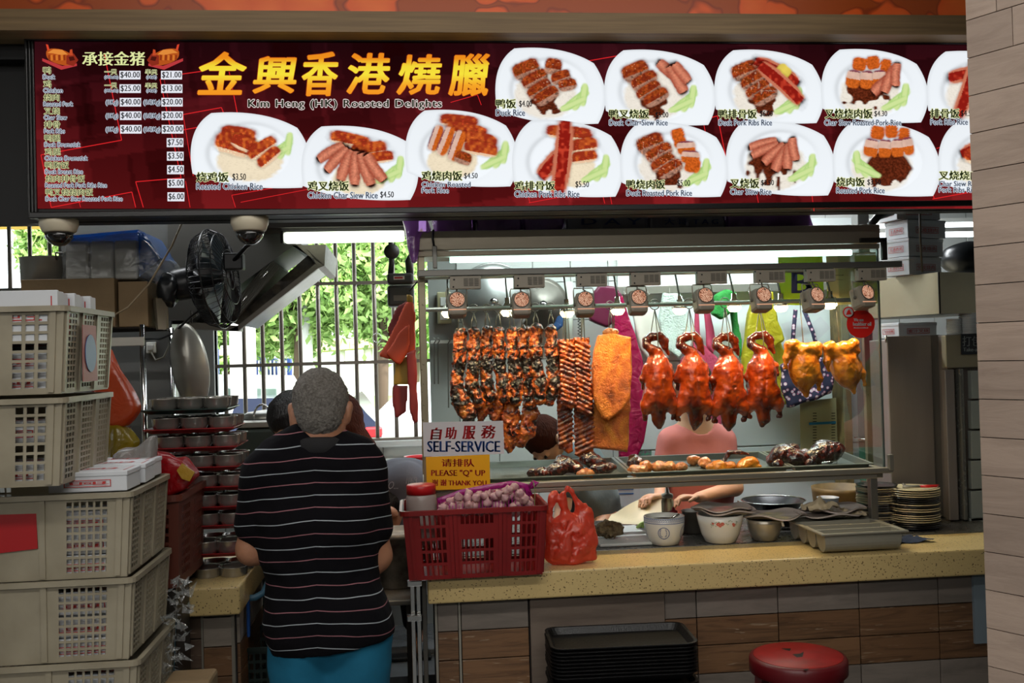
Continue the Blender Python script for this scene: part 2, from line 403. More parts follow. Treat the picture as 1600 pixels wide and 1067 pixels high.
# ------------------------------------------------------------------ room shell
def struct(name,mb,m,**k):
 o = put(name,mb,m,**k);o['kind'] = 'structure';return o
def tile_mat(name,c1,c2,bump=.25,rough=.45,wood=False):
 m,nt,b = new_mat(name);L = nt.links.new
 tc = nd(nt,'ShaderNodeTexCoord');oi = nd(nt,'ShaderNodeObjectInfo');ad = nd(nt,'ShaderNodeVectorMath',operation='ADD')
 cb = nd(nt,'ShaderNodeMath',operation='MULTIPLY');cb.inputs[1].default_value = 37.0;L(oi.outputs['Random'],cb.inputs[0])
 L(tc.outputs['Object'],ad.inputs[0]);L(cb.outputs[0],ad.inputs[1])
 mp = nd(nt,'ShaderNodeMapping');mp.inputs['Scale'].default_value = (2.2,2.2,26 if wood else 14);L(ad.outputs[0],mp.inputs['Vector'])
 n = nd(nt,'ShaderNodeTexNoise',i_Scale=1.6,i_Detail=7.0,i_Distortion=1.4 if wood else .5,i_Roughness=.65);L(mp.outputs[0],n.inputs['Vector'])
 r = ramp(nt,[(.3,c2),(.55,c1),(.75,c1)]);L(n.outputs['Fac'],r.inputs['Fac'])
 hv = nd(nt,'ShaderNodeHueSaturation');v = nd(nt,'ShaderNodeMapRange');v.inputs['To Min'].default_value = .86;v.inputs['To Max'].default_value = 1.12
 L(oi.outputs['Random'],v.inputs['Value']);L(v.outputs[0],hv.inputs['Value']);L(r.outputs['Color'],hv.inputs['Color'])
 if wood:   # pale scratches along the grain
  n3 = nd(nt,'ShaderNodeTexNoise',i_Scale=3.2,i_Detail=2.0,i_Distortion=.8);L(mp.outputs[0],n3.inputs['Vector'])
  r3 = ramp(nt,[(.66,0.0),(.7,.55),(.74,0.0)]);L(n3.outputs['Fac'],r3.inputs['Fac'])
  mx = nd(nt,'ShaderNodeMix',data_type='RGBA');L(r3.outputs['Color'],mx.inputs[0]);L(hv.outputs[0],mx.inputs[6]);mx.inputs[7].default_value = hx('#b5a48c');L(mx.outputs[2],b.inputs['Base Color'])
 else:L(hv.outputs[0],b.inputs['Base Color'])
 bp = nd(nt,'ShaderNodeBump',i_Strength=bump,i_Distance=.004);L(n.outputs['Fac'],bp.inputs['Height']);L(bp.outputs[0],b.inputs['Normal'])
 b.inputs['Roughness'].default_value = rough;return m
M_floor = mat('grey_wet_floor_tiles','#5d6062',.25,bump=.2,bs=12,var=.4,vs=3)
M_grout = mat('dark_joint','#17110e',.9)
M_wtile = mat('white_wall_tile','#c9ccc8',.22,var=.08,vs=3)
M_wtile_d = mat('white_tile_wall_joint','#8a8c88',.8)
M_ceil = mat('dark_grey_ceiling','#3b3a38',.9)  # stall ceiling in plain dark grey
Yb = 5.30
struct('floor',MB().box((-7,-6,-.1),(7,5.36,0)),M_floor)
struct('ceiling',MB().box((-7,-6,3.12),(7,3.6,3.3)),mat('hall_ceiling','#8f8a80',.9))
struct('wall_light_block',MB().box((-7,-6.1,0),(7,-6,3.12)),mat('light_block_wall','#6d665c',.9))  # unseen wall added behind the camera to block low sky light
struct('wall_light_block_side',MB().box((-7,-6,0),(-6.9,3.1,3.12)).box((6.9,-6,0),(7,3.1,3.12)),mat('light_block_side','#5d564d',.9))  # unseen side walls added to cut the ambient sky light
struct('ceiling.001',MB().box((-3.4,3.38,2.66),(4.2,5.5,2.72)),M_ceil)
struct('wall_left',MB().box((-2.75,3.4,0),(-2.63,5.4,2.7)),M_wtile)
struct('wall_right',MB().box((3.5,2.9,0),(3.6,5.4,2.7)),M_wtile)
# back wall: window opening spans from u=-60 to the white board
wl = P(334,560,Yb).x;wr = P(672,560,Yb).x;w2r = P(92,420,Yb).x
sill = P(620,688,Yb).z;sill2 = P(60,452,Yb).z;topw = 2.45
mb = MB()
mb.box((-2.75,Yb,0),(3.6,Yb + .12,sill))
mb.box((-2.75,Yb,topw),(3.6,Yb + .12,2.7))
mb.box((w2r,Yb,sill),(wl,Yb + .12,topw));mb.box((wr,Yb,sill),(3.6,Yb + .12,topw));mb.box((-2.75,Yb,sill),(w2r,Yb + .12,sill2))
bw = struct('wall_back',mb,M_wtile_d)
# wall tiles, each its own piece, 20 cm wide and 20 cm high
ti = 0;tm = None
def tile_piece(w,h,me_cache={}):
 k = (round(w,3),round(h,3))
 if k not in me_cache:
  m_ = MB().rbox((0,-.006,0),(w,0,h),.002);me_cache[k] = m_.mesh('tile');me_cache[k].materials.append(M_wtile)
 return me_cache[k]
x = -2.62
tw,th,g = .205,.205,.004
cols = int((3.4 + 2.62) / tw)
for i in range(cols):
 for j in range(12):
  x0 = -2.62 + i * tw;z0 = sill - (j + 1) * th if j < 6 else sill + (j - 6) * th
  if z0 < 0.3:continue
  x1 = x0 + tw - g;z1 = z0 + th - g
  if z0 >= sill - .01:
   if x1 > wl - .001 and x0 < wr:continue
   if x0 < w2r and z1 > sill2:continue
   if z1 > topw + .1:continue
  o = bpy.data.objects.new('tile',tile_piece(x1 - x0,z1 - z0));COL.objects.link(o);o.parent = bw;o.location = (x0,Yb,z0);ti += 1
# window grilles: steel bars and cross bars, seen against the bright car park
def grille(name,xs,z0,z1,hz,xl,xr):
 w = struct(name,MB().box((xl - .03,Yb + .03,z0 - .02),(xr + .03,Yb + .09,z0 + .012)),M_bars)
 mb = MB().box((xl - .03,Yb + .03,z1),(xr,Yb + .09,z1 + .03)).box((xl - .03,Yb + .03,z0),(xl,Yb + .09,z1)).box((xr,Yb + .03,z0),(xr + .03,Yb + .09,z1))
 put('window_frame',mb,M_bars,w)
 for x in xs:put('window_bar',MB().tube([(x,Yb + .06,z0),(x,Yb + .06,z1)],.011,8),M_bars,w)
 for z in hz:put('cross_bar',MB().box((xl,Yb + .045,z - .009),(xr,Yb + .052,z + .009)),M_bars,w)
 return w
bx = [P(u,560,Yb + .06).x for u in (352,382,411,441,470,499,528,557,587,617,647)]
grille('window_1',bx,sill,topw,[P(500,568,Yb).z,P(560,441,Yb).z],wl,wr)
bx2 = [P(u,400,Yb + .06).x for u in (-45,-16,15,47,78)]
grille('window_2',bx2,sill2,topw,[],-2.62,w2r)
o = struct('window_sill',MB().box((wl - .02,Yb - .04,sill - .03),(wr,Yb + .01,sill)),M_wtile)
o.name = 'trim_1'
# black fascia above the stall, timber beam and the orange printed panel over it
Ys = 3.30
zt = P(800,56,3.36).z;zb = P(800,336,3.36).z
struct('trim_2',MB().box((-3.4,3.40,zb),(3.6,3.47,2.70)),M_black)
m,nt,b = new_mat('beam_timber');L = nt.links.new
tc = nd(nt,'ShaderNodeTexCoord');mp = nd(nt,'ShaderNodeMapping');mp.inputs['Scale'].default_value = (1.2,20,40);L(tc.outputs['Object'],mp.inputs['Vector'])
n = nd(nt,'ShaderNodeTexNoise',i_Scale=2.0,i_Detail=6.0);L(mp.outputs[0],n.inputs['Vector']);r = ramp(nt,[(.3,'#6e583c'),(.7,'#8d7450')]);L(n.outputs['Fac'],r.inputs['Fac']);L(r.outputs['Color'],b.inputs['Base Color']);b.inputs['Roughness'].default_value = .6
zbt = P(800,19,3.2).z;zbb = P(800,51,3.2).z
struct('beam',MB().box((-3.4,3.20,zbb),(3.6,3.38,zbt)),m)
struct('trim_3',MB().box((-3.4,3.335,zbb - .05),(3.6,3.4,zbb - .001)),M_black)
# orange panel with big darker leaf and petal shapes
m,nt,b = new_mat('orange_leaf_print');L = nt.links.new
tc = nd(nt,'ShaderNodeTexCoord');n0 = nd(nt,'ShaderNodeTexNoise',i_Scale=9.0,i_Detail=1.0);L(tc.outputs['Object'],n0.inputs['Vector'])
mxv = nd(nt,'ShaderNodeMix',data_type='RGBA');mxv.inputs[0].default_value = .12;L(tc.outputs['Object'],mxv.inputs[6]);L(n0.outputs['Color'],mxv.inputs[7])
vo = nd(nt,'ShaderNodeTexVoronoi',i_Scale=6.0);vo.feature = 'F1';L(mxv.outputs[2],vo.inputs['Vector'])
r = ramp(nt,[(.0,'#ff7a2c'),(.42,'#f0621e'),(.47,'#96380f'),(.5,'#b04c12')]);L(vo.outputs['Distance'],r.inputs['Fac'])
L(r.outputs['Color'],b.inputs['Base Color']);b.inputs['Roughness'].default_value = .45
struct('trim_4',MB().box((-3.4,3.24,zbt + .002),(3.6,3.4,3.12)),m)
# counter: speckled cream stone slabs on tiled bases
m,nt,b = new_mat('cream_speckled_stone');L = nt.links.new
tc = nd(nt,'ShaderNodeTexCoord');vo = nd(nt,'ShaderNodeTexVoronoi',i_Scale=110.0);L(tc.outputs['Object'],vo.inputs['Vector'])
n = nd(nt,'ShaderNodeTexNoise',i_Scale=130.0,i_Detail=1.0);L(tc.outputs['Object'],n.inputs['Vector'])
r = ramp(nt,[(.0,'#5d4a2c'),(.24,'#6d5835'),(.3,'#c9b078'),(1,'#c9b078')]);L(vo.outputs['Distance'],r.inputs['Fac'])
r2 = ramp(nt,[(.44,0.0),(.50,1.0)]);L(n.outputs['Fac'],r2.inputs['Fac'])
mx = nd(nt,'ShaderNodeMix',data_type='RGBA');mx.inputs[6].default_value = hx('#cbb27a');L(r.outputs['Color'],mx.inputs[7]);L(r2.outputs['Color'],mx.inputs[0]);L(mx.outputs[2],b.inputs['Base Color'])
b.inputs['Roughness'].default_value = .33
M_stone = m
cz = .912;ctk = P(1100,870,3.36).z - P(1100,912,3.36).z
cx0 = P(668,905,3.36).x;cx1 = 2.3
t = thing('counter',(cx0,3.36,0),'long cream speckled stone counter on wood-look tiled base below the glass cabinet','counter')
put('worktop',MB().rbox((cx0,3.36,cz - ctk),(cx1,3.66,cz),.006),M_stone,t)
M_ctop = steel('worktop_steel','#6f6d68',.28)
put('steel_worktop',MB().rbox((cx0,3.662,cz - .04),(cx1,4.30,cz + .002),.003),M_ctop,t)
bx0 = P(681,950,3.43).x
put('base',MB().box((bx0 + .002,3.44,.0),(cx1,4.2,cz - ctk - .001)),M_grout,t)
M_tg = tile_mat('grey_woodlook_tile','#7f756c','#6a625a');M_tb = tile_mat('brown_woodlook_tile','#76563b','#4f3826',wood=True);M_tg2 = tile_mat('pale_greige_tile','#9a8f82','#857a70')
zj = P(1088,921,3.43).z;pj = (P(1088,921,3.43).z - P(1088,1054,3.43).z) / 3
uc = [720,826,1038,1088.5,1216,1343,1467,1545]
xc = [P(u,960,3.43).x for u in uc]
def counter_tiles(par,cols):
 for (a,b_,skip) in cols:
  for k in range(-1,9):
   z1 = zj - k * pj - .0018;z0 = z1 - pj + .0036
   z1 = min(z1,cz - ctk - .002)
   if z0 < 0.02:continue
   mm = M_tg if k in (-1,0,3,4) else (M_tb if k in (1,2,5,6) else M_tg2)
   put('tile',MB().rbox((a + .0018,3.43,z0),(b_ - .0018,3.442,z1),.0015),mm,par)
counter_tiles(t,[(P(683,960,3.43).x,P(716,960,3.43).x,0),(xc[0],xc[1],0)] + [(xc[i],xc[i + 1],0) for i in range(2,7)] + [(xc[7],xc[7] + .29,0)])
mb = MB();xa = P(718,960,3.43).x
mb.box((xa - .004,3.426,0),(xa + .003,3.44,cz - ctk));mb.box((bx0 - .004,3.426,0),(bx0 + .004,3.44,cz - ctk))
put('corner_trim',mb,mat('pale_trim','#9b968a',.4,.3),t)
m = tile_mat('greyed_oak_panel','#6f6257','#5e5249',wood=False);
put('oak_panel',MB().rbox((xc[1] + .004,3.415,.05),(xc[2] - .002,3.44,cz - ctk - .002),.002),m,t)
# outlet recess at the right end
xr0 = P(1521,930,3.42).x
put('vent_trim',MB().box((xr0,3.418,P(1521,1006,3.42).z),(xr0 + .09,3.43,cz - ctk - .003)),mat('blue_grey_trim','#7b8890',.4),t)
lx1 = P(374,900,3.36).x
t = thing('counter',(-2.4,3.36,0),'short cream stone counter at left carrying the steel bowl stack','counter')
put('worktop',MB().rbox((-2.6,3.36,cz - ctk),(lx1,4.05,cz),.006),M_stone,t)
put('base',MB().box((-2.58,3.44,0),(lx1 - .03,4.0,cz - ctk - .001)),M_grout,t)
xq = [P(u,1000,3.43).x for u in (318,362)]
M_wbase = tile_mat('dark_oak_tile','#5d4b3e','#4d3d33',wood=True)
for k in range(-1,9):
 z1 = min(zj - k * pj - .0018 - .008,cz - ctk - .002);z0 = zj - (k + 1) * pj + .0018 - .008
 if z0 < .02:continue
 mm = M_tg2 if k in (-1,0,3,4) else M_tb
 put('tile',MB().rbox((xq[0],3.43,z0),(xq[1],3.442,z1),.0015),mm,t)
 put('tile',MB().rbox((-1.9,3.43,z0 + .03),(P(315,1000,3.43).x,3.442,min(z1 + .03,cz - ctk - .002)),.0015),M_wbase,t)
 sx = lx1 - .032
 put('tile',MB().rbox((sx,3.46,z0),(sx + .012,3.72,z1),.0015),mm,t)
 put('tile',MB().rbox((sx,3.724,z0),(sx + .012,3.98,z1),.0015),mm,t)
put('corner_trim',MB().box((P(362,1000,3.43).x,3.424,0),(P(367,1000,3.43).x,3.44,cz - ctk)).box((P(315,1000,3.43).x,3.424,0),(P(318,1000,3.43).x,3.44,cz - ctk)),mat('pale_trim_b','#8d887d',.4,.3),t)
# tiled pillar at the right, its face turned towards the visitor
pc = Vector((1.475,2.474,0));pd = Vector((.479,-.878,0)).normalized();pn = Vector((-pd.y,pd.x,0))   # pn points to the back right
if pn.dot(Vector((0,1,0))) < 0:pn = -pn
pil = struct('pillar',MB().prism([pc + pn * .012,pc + pd * .9 + pn * .012,pc + pd * .9 + pn * .5,pc + pn * .5],(0,0,3.12)),M_grout)
M_pt = tile_mat('pillar_greige_tile','#ab9788','#988577',bump=.5,rough=.55)
zp = P(1520,386.5,Y=pc.y).z;hp = .0995
for k in range(-8,22):
 z1 = zp - k * hp - .0012;z0 = z1 - hp + .0024
 if z0 < 0 or z1 > 3.12:continue
 s = .124 + (.31 if k != -7 and k != -8 else 0) - (.02 * (k % 3));cuts = [0,s,s + .3 + .0,.9]
 if k in (-7,-6,-5) and k == -6:cuts = [0,.124,.43,.9]
 for a,b_ in zip(cuts[:-1],cuts[1:]):
  A = pc + pd * (a + .001);B = pc + pd * (b_ - .001)
  put('tile',MB().prism([A + Vector((0,0,z0)),B + Vector((0,0,z0)),B + pn * .011 + Vector((0,0,z0)),A + pn * .011 + Vector((0,0,z0))],(0,0,z1 - z0)),M_pt,pil)
# ------------------------------------------------------------------ the lit menu board
def SP(l):      # print layers lie on the lit face, a fraction of a millimetre apart
 return lambda u,v:P(u,v,Ys - .0005 * l)
sx0 = P(54,200,Ys).x;sx1 = P(1640,200,Ys).x
sz0 = P(800,322.5,Ys).z;sz1 = P(800,68,Ys).z
fa = P(43,200,Ys).x
sign = thing('menu_lightbox',(0,Ys,sz0),'long red backlit menu board with plates of roast meat on rice and prices','sign')
put('housing',MB().box((fa,Ys + .004,sz0 - .018),(sx1,Ys + .10,sz1 + .02)),M_black,sign)
mb = MB();mb.rbox((fa,Ys - .015,sz1),(sx1,Ys + .01,sz1 + .022),.003).rbox((fa,Ys - .015,sz0 - .02),(sx1,Ys + .01,sz0),.003)
for k in range(3):mb.rbox((fa + .009 * k,Ys - .015 + .003 * k,sz0 - .015),(fa + .009 * k + .008,Ys + .01,sz1 + .02),.002)
put('frame',mb,mat('black_frame','#0d0d0e',.3),sign)
def vput(name,polys,layer,parent,matl=None):     # polys: [(list of (u,v), colour)], colours go to a colour attribute
 V = [];F = [];C = []
 f = SP(layer)
 for q,c in polys:
  b0 = len(V);V += [tuple(f(*p)) for p in q];F.append(tuple(range(b0,b0 + len(q))))
  cc = hx(c) if isinstance(c,str) else tuple(c) + (1,);C += [cc] * len(q)
 me = bpy.data.meshes.new(name);me.from_pydata(V,[],F)
 at = me.color_attributes.new('Col','FLOAT_COLOR','POINT');at.data.foreach_set('color',np.array(C,np.float32).ravel())
 return put(name,me,matl or M_print,parent)
M_print = vcol_emis('backlit_print',1.0)
# background: fine colour grid of overlapping dark red rotated squares
rg = np.random.RandomState(5)
U = np.linspace(54,1645,400);Vv = np.linspace(62,326,90)
uu,vv = np.meshgrid(U,Vv,indexing='ij')
c = np.zeros(uu.shape + (3,));t_ = (vv - 62) / 264
top = np.array(hx('#2a0a10')[:3]);bot = np.array(hx('#741a1c')[:3])
c[:] = top + (bot - top) * (t_ ** 1.4)[...,None]
for k in range(95):
 a0,b0 = rg.uniform(40,1650),rg.uniform(50,330);w,h = rg.uniform(20,95),rg.uniform(20,80);an = R(-9)
 x = (uu - a0) * math.cos(an) + (vv - b0) * math.sin(an);y = -(uu - a0) * math.sin(an) + (vv - b0) * math.cos(an)
 ins = (np.abs(x) < w) & (np.abs(y) < h)
 g_ = rg.choice([.62,.72,.8,1.25,1.35]);c[ins] *= g_
c = np.clip(c,0,.30);c[...,0] = np.clip(c[...,0],.012,.25)
nu,nv = uu.shape;f0 = SP(0)
V = [tuple(f0(uu[i,j],vv[i,j])) for i in range(nu) for j in range(nv)]
F = [(i * nv + j,(i + 1) * nv + j,(i + 1) * nv + j + 1,i * nv + j + 1) for i in range(nu - 1) for j in range(nv - 1)]
me = bpy.data.meshes.new('panel');me.from_pydata(V,[],F)
at = me.color_attributes.new('Col','FLOAT_COLOR','POINT');at.data.foreach_set('color',np.concatenate([c,np.ones(c.shape[:2] + (1,))],-1).astype(np.float32).ravel())
put('lit_panel',me,M_print,sign)
# thin bright red lines
def line(pts,w=1.3,col='#e0262a'):
 out = []
 for (a,b_),(c_,d) in zip(pts[:-1],pts[1:]):
  L_ = math.hypot(c_ - a,d - b_);nx,ny = -(d - b_) / L_ * w / 2,(c_ - a) / L_ * w / 2
  out.append(([(a + nx,b_ + ny),(c_ + nx,d + ny),(c_ - nx,d - ny),(a - nx,b_ - ny)],col))
 return out
ln = []
ln += line([(163,84),(190,219),(64,242),(80,324)]) + line([(250,124),(283,278),(212,284),(224,324)]) + line([(268,118),(318,111)]) + line([(250,124),(262,120)])
ln += line([(286,179),(346,168),(350,178)]) + line([(286,179),(302,275)],1.0) + line([(358,112),(371,178)]) + line([(286,203),(320,197)])
ln += line([(80,324),(206,300),(212,324)]) + line([(290,283),(297,324)],1) + line([(362,305),(368,324)],1) + line([(362,305),(470,286)],1) + line([(376,316),(480,296)],.9)
ln += line([(704,160),(746,148),(752,164)],1) + line([(920,95),(966,87)]) + line([(828,317),(824,300)],1) + line([(826,317),(900,303)],1)
ln += line([(1110,184),(1121,181),(1134,245)]) + line([(1100,196),(1104,215)],1) + line([(1457,311),(1512,301)]) + line([(1460,311),(1456,298)]) + line([(1463,232),(1480,227)],1) + line([(1272,330),(1268,300)],1)
ln += line([(945,318),(940,298)],1) + line([(956,319),(953,304)],1) + line([(1180,290),(1186,322)],1) + line([(120,303),(126,324)],.9) + line([(256,122),(288,276)],.8,'#a51f24')
vput('red_line_print',ln,1,sign)
# ---- plates of food (flat pictures), polar colour grids
def qb(a,b_,c_,n):
 return [((1 - t) ** 2 * a[0] + 2 * t * (1 - t) * b_[0] + t * t * c_[0],(1 - t) ** 2 * a[1] + 2 * t * (1 - t) * b_[1] + t * t * c_[1]) for t in [i / n for i in range(n)]]
OUT = qb((.17,.005),(.62,-.05),(.905,.2),40) + qb((.905,.2),(1.10,.6),(.945,.985),40) + qb((.945,.985),(.35,1.03),(.01,.80),40) + qb((.01,.80),(-.06,.22),(.17,.005),40)
OUT = np.array(OUT)
def H(s):return np.array(hx(s)[:3])
def noise2(X,sc,seed):return vnoise(np.stack([X[...,0],X[...,1],X[...,0] * 0],-1),sc,seed)
def paint_dish(items,wd,hd,seed):
 ctr = np.array([.5,.5]);NR = 64
 rr = np.linspace(0,1,NR) ** .8
 X = ctr + (OUT[None] - ctr) * rr[:,None,None]            # plate space 0..1
 Q = X * np.array([wd,hd])                                 # pixels
 base = np.zeros(X.shape[:2] + (3,));e = np.linalg.norm((X - np.array([.5,.54])) / np.array([.36,.40]),axis=-1)
 col = np.array([.86,.90,.94]) * np.ones_like(base)
 sh = np.exp(-((e - 1) / .07) ** 2) * np.clip(.55 - (X[...,0] - .5) * 1.3 - (X[...,1] - .5) * .6,0,1)
 col *= (1 - .20 * sh)[...,None]
 col *= (.97 + .06 * np.clip((X[...,1]),0,1))[...,None]
 col[(e < .95)] *= 1.04
 edge = rr[:,None] * np.ones(len(OUT));col *= (1 - .13 * np.clip((edge - .93) / .07,0,1))[...,None]
 for it in items:
  k = it[0];cx,cy = it[1] * wd,it[2] * hd
  dx,dy = Q[...,0] - cx,Q[...,1] - cy
  nz = noise2(Q,.22,seed + 3);nf = noise2(Q,.6,seed + 9)
  if k == 'rice':
   d = np.sqrt((dx / (it[3] * wd)) ** 2 + (dy / (it[4] * hd)) ** 2) + .05 * nz
   m = np.clip((1 - d) * 9,0,1)[...,None];cc = H(it[5] if len(it) > 5 else '#f1e9dc')
   cc = cc * (1 - .16 * np.clip(noise2(Q,.75,seed + 5),0,1)[...,None]) * (1 - .10 * np.clip(d - .55,0,1)[...,None])
   col = col * (1 - m) + cc * m
  elif k == 'sauce':
   d = np.sqrt((dx / (it[3] * wd)) ** 2 + (dy / (it[4] * hd)) ** 2) + .38 * noise2(Q,.12,seed + 2) * np.clip(dy / (it[4] * hd) + .3,0,1) * 2
   m = np.clip((1 - d) * 8,0,1)[...,None];cc = H('#5a2412') * (1 + .9 * np.clip(nf,-.5,1)[...,None])
   col = col * (1 - m) + cc * m
  else:
   _,_,_,L_,w_,an = it[:6];an = R(an);L_ *= 1.3;w_ *= 1.55;bq = 1;bend = it[6] if len(it) > 6 else 0
   x = (dx * math.cos(an) + dy * math.sin(an)) / (L_ / 2);y = (-dx * math.sin(an) + dy * math.cos(an));y = (y - bend * (x ** 2)) / (w_ / 2)
   d = (np.abs(x) ** 4 + np.abs(y) ** 3.2) ** .27 + .05 * nz;m = np.clip((1 - d) * 7,0,1)[...,None]
   yy = np.clip(y,-1,1)
   if k == 'duck':
    cc = H('#7c2a14') + (H('#b4501f') - H('#7c2a14')) * np.clip(nz + .4,0,1)[...,None];s = ((yy > .25) | (nz < -.75))[...,None]
    cc = np.where(s,H('#a77a66'),cc);cc = cc * (1 + .5 * nf[...,None]) * np.where(nz > .45,.45,1)[...,None];cc = np.where((nf > .78)[...,None],H('#d8936a'),cc)
   elif k == 'siew':
    q = np.abs(yy);cc = H('#d98467') * np.clip(1.1 - q,.3,1)[...,None] + H('#8c2412') * np.clip(q * 1.1 - .25,0,1)[...,None]
    cc = np.where((np.abs(x) > .80)[...,None],H('#2a0d08'),cc) * (1 + .25 * nf[...,None])
   elif k == 'pork':
    cc = np.where((yy < 0)[...,None],H('#c8601f') * (1 + .35 * nf[...,None]),H('#d9b3a0') * (1 + .12 * nz[...,None]));cc = np.where((yy > .72)[...,None],H('#7c3a4a'),cc)
   elif k == 'skin':cc = H('#c65a1c') * (1 + .4 * nf[...,None])
   elif k == 'rib':
    cc = H('#8c1a12') + H('#c04a30') * np.clip(nz,0,1)[...,None] * .8;cc = np.where((np.abs(yy) > .55)[...,None],H('#c77458'),cc);cc = np.where((np.abs(x) > .88)[...,None],H('#220a08'),cc)
   elif k == 'chick':
    cc = H('#98301a') + (H('#cf6428') - H('#98301a')) * np.clip(nz + .2,0,1)[...,None];cc = np.where((yy > .55)[...,None],H('#e9c3a0'),cc);cc = cc * np.where(nf > .6,1.7,1)[...,None]
   elif k == 'cuc':
    cc = H('#cfe39a') + (H('#8cc25a') - H('#cfe39a')) * np.clip(np.abs(yy) * 1.3 - .5,0,1)[...,None]
   elif k == 'lemon':cc = H('#e8cf5a') * (1 - .2 * np.abs(yy)[...,None])
   shd = np.clip((1.16 - d) * 5,0,1)[...,None] * .38      # contact darkening printed in the picture
   col = col * (1 - shd * (1 - m) * (0 if k == 'cuc' else 1) * .7);col = col * (1 - m) + np.clip(cc,0,1) * m
 return X,np.clip(col,0,1)
DU = [('duck',.28,.28,36,20,-22),('duck',.36,.40,36,15,-28),('duck',.40,.53,34,14,-32),('duck',.47,.62,34,15,-30)]
def cucs(x,y,s=1):return [('cuc',x,y,40,9,-38 * s),('cuc',x + .04 * s,y - .02,34,8,-60 * s),('cuc',x + .07 * s,y - .07,30,8,-82 * s),('cuc',x - .03 * s,y + .05,36,7,-25 * s)]
SIEW = [('siew',.34,.30,42,10,-14,2),('siew',.36,.38,44,10,-22,2),('siew',.44,.43,42,11,-40,3),('siew',.50,.50,40,12,-62,3),('siew',.57,.47,38,12,-84,3),('siew',.62,.38,34,11,-100,3)]
def cubes(x,y):return [('skin',x,y,18,15,8),('skin',x + .13,y - .02,17,15,-4),('skin',x + .25,y + .03,14,16,6),('pork',x - .06,y + .2,19,20,190),('pork',x + .07,y + .21,17,20,185),('pork',x + .19,y + .2,17,20,178),('pork',x + .29,y + .18,14,20,170)]
CH = [('chick',.40,.30,46,20,8),('chick',.36,.42,50,22,16),('chick',.50,.44,50,16,24),('chick',.60,.46,42,14,-34),('chick',.66,.58,34,13,-40)]
RIB = [('rib',.36,.55,50,18,-48,3),('rib',.46,.50,104,20,96,3)]
rice = ('rice',.46,.60,.30,.34);riceY = ('rice',.46,.60,.27,.32,'#f0dcb4');sauce = ('sauce',.44,.68,.13,.20)
dishes = [
 ((775,75,944,195),'duck',[rice,sauce] + cucs(.74,.68) + DU + [('duck',.53,.24,22,18,10),('duck',.60,.38,26,14,-20),('duck',.66,.48,24,13,-12)]),
 ((945,78,1116,197),'duck and red pork',[rice,sauce] + cucs(.73,.68) + DU + [('siew',.58,.27,38,13,40),('siew',.66,.38,44,14,62),('siew',.70,.30,34,12,50)]),
 ((1117,78,1285,194),'duck and ribs',[rice,sauce] + cucs(.70,.72) + DU + [('rib',.58,.28,66,16,28,3),('lemon',.63,.30,20,16,-50),('rib',.62,.44,76,17,42,3)]),
 ((1284,77,1448,193),'red pork and crackling pork',[rice,('sauce',.42,.56,.20,.22)] + cucs(.72,.68) + cubes(.36,.2)[:6] + [('siew',.58,.46,40,12,-40,3),('siew',.64,.40,42,12,-66,3),('siew',.70,.34,34,11,-86,3)]),
 ((1449,80,1616,196),'ribs',[rice] + cucs(.75,.66) + [('rib',.40,.30,60,16,-8,3),('rib',.38,.52,80,17,108,3),('rib',.55,.5,70,17,70,3)]),
 ((299,176,482,295),'roasted chicken',[('rice',.50,.62,.30,.30,'#f2e2c4')] + cucs(.76,.48) + CH),
 ((472,197,651,314),'chicken and red pork',[('rice',.50,.70,.25,.24,'#f2e2c4')] + cucs(.78,.62) + [('chick',.42,.18,54,15,12),('chick',.58,.30,48,15,-8),('chick',.66,.42,42,13,-8)] + [('siew',.25,.34,44,12,-30,3),('siew',.30,.44,46,12,-46,3),('siew',.38,.52,48,13,-66,3),('siew',.46,.56,50,13,-86,3),('siew',.55,.58,50,13,-108,3),('siew',.63,.56,46,13,-124,3)]),
 ((634,172,807,293),'chicken and crackling pork',[('rice',.42,.66,.24,.24,'#f2e2c4')] + cucs(.82,.62) + [('chick',.48,.14,50,14,6),('chick',.55,.25,54,14,10),('chick',.66,.38,48,15,8),('chick',.68,.50,44,15,10)] + [('pork',.27,.36,34,12,110),('pork',.36,.40,38,13,112),('pork',.46,.46,40,13,110),('duck',.52,.62,22,14,20)]),
 ((801,188,971,309),'chicken and ribs',[('rice',.55,.62,.22,.26,'#f2e2c4')] + cucs(.78,.66) + [('chick',.52,.16,60,15,6),('chick',.65,.32,38,15,-8),('chick',.66,.47,34,13,-8)] + RIB),
 ((970,191,1135,309),'duck and crackling pork',[rice,sauce] + cucs(.73,.70) + DU + [('skin',.54,.16,17,13,-20),('skin',.56,.26,16,12,-8),('pork',.62,.34,24,15,176),('pork',.66,.46,24,14,184),('skin',.68,.57,20,16,10)]),
 ((1135,188,1303,307),'red pork',[rice,('sauce',.42,.56,.20,.24)] + cucs(.72,.66) + SIEW),
 ((1302,191,1467,308),'crackling pork',[rice,('sauce',.52,.60,.22,.24)] + cucs(.30,.60,-1) + cubes(.42,.14)),
 ((1467,190,1634,308),'three meats',[rice] + cucs(.75,.66) + [('rib',.40,.32,60,16,-20,3),('chick',.42,.48,50,18,10),('siew',.6,.4,40,12,60)]),
]
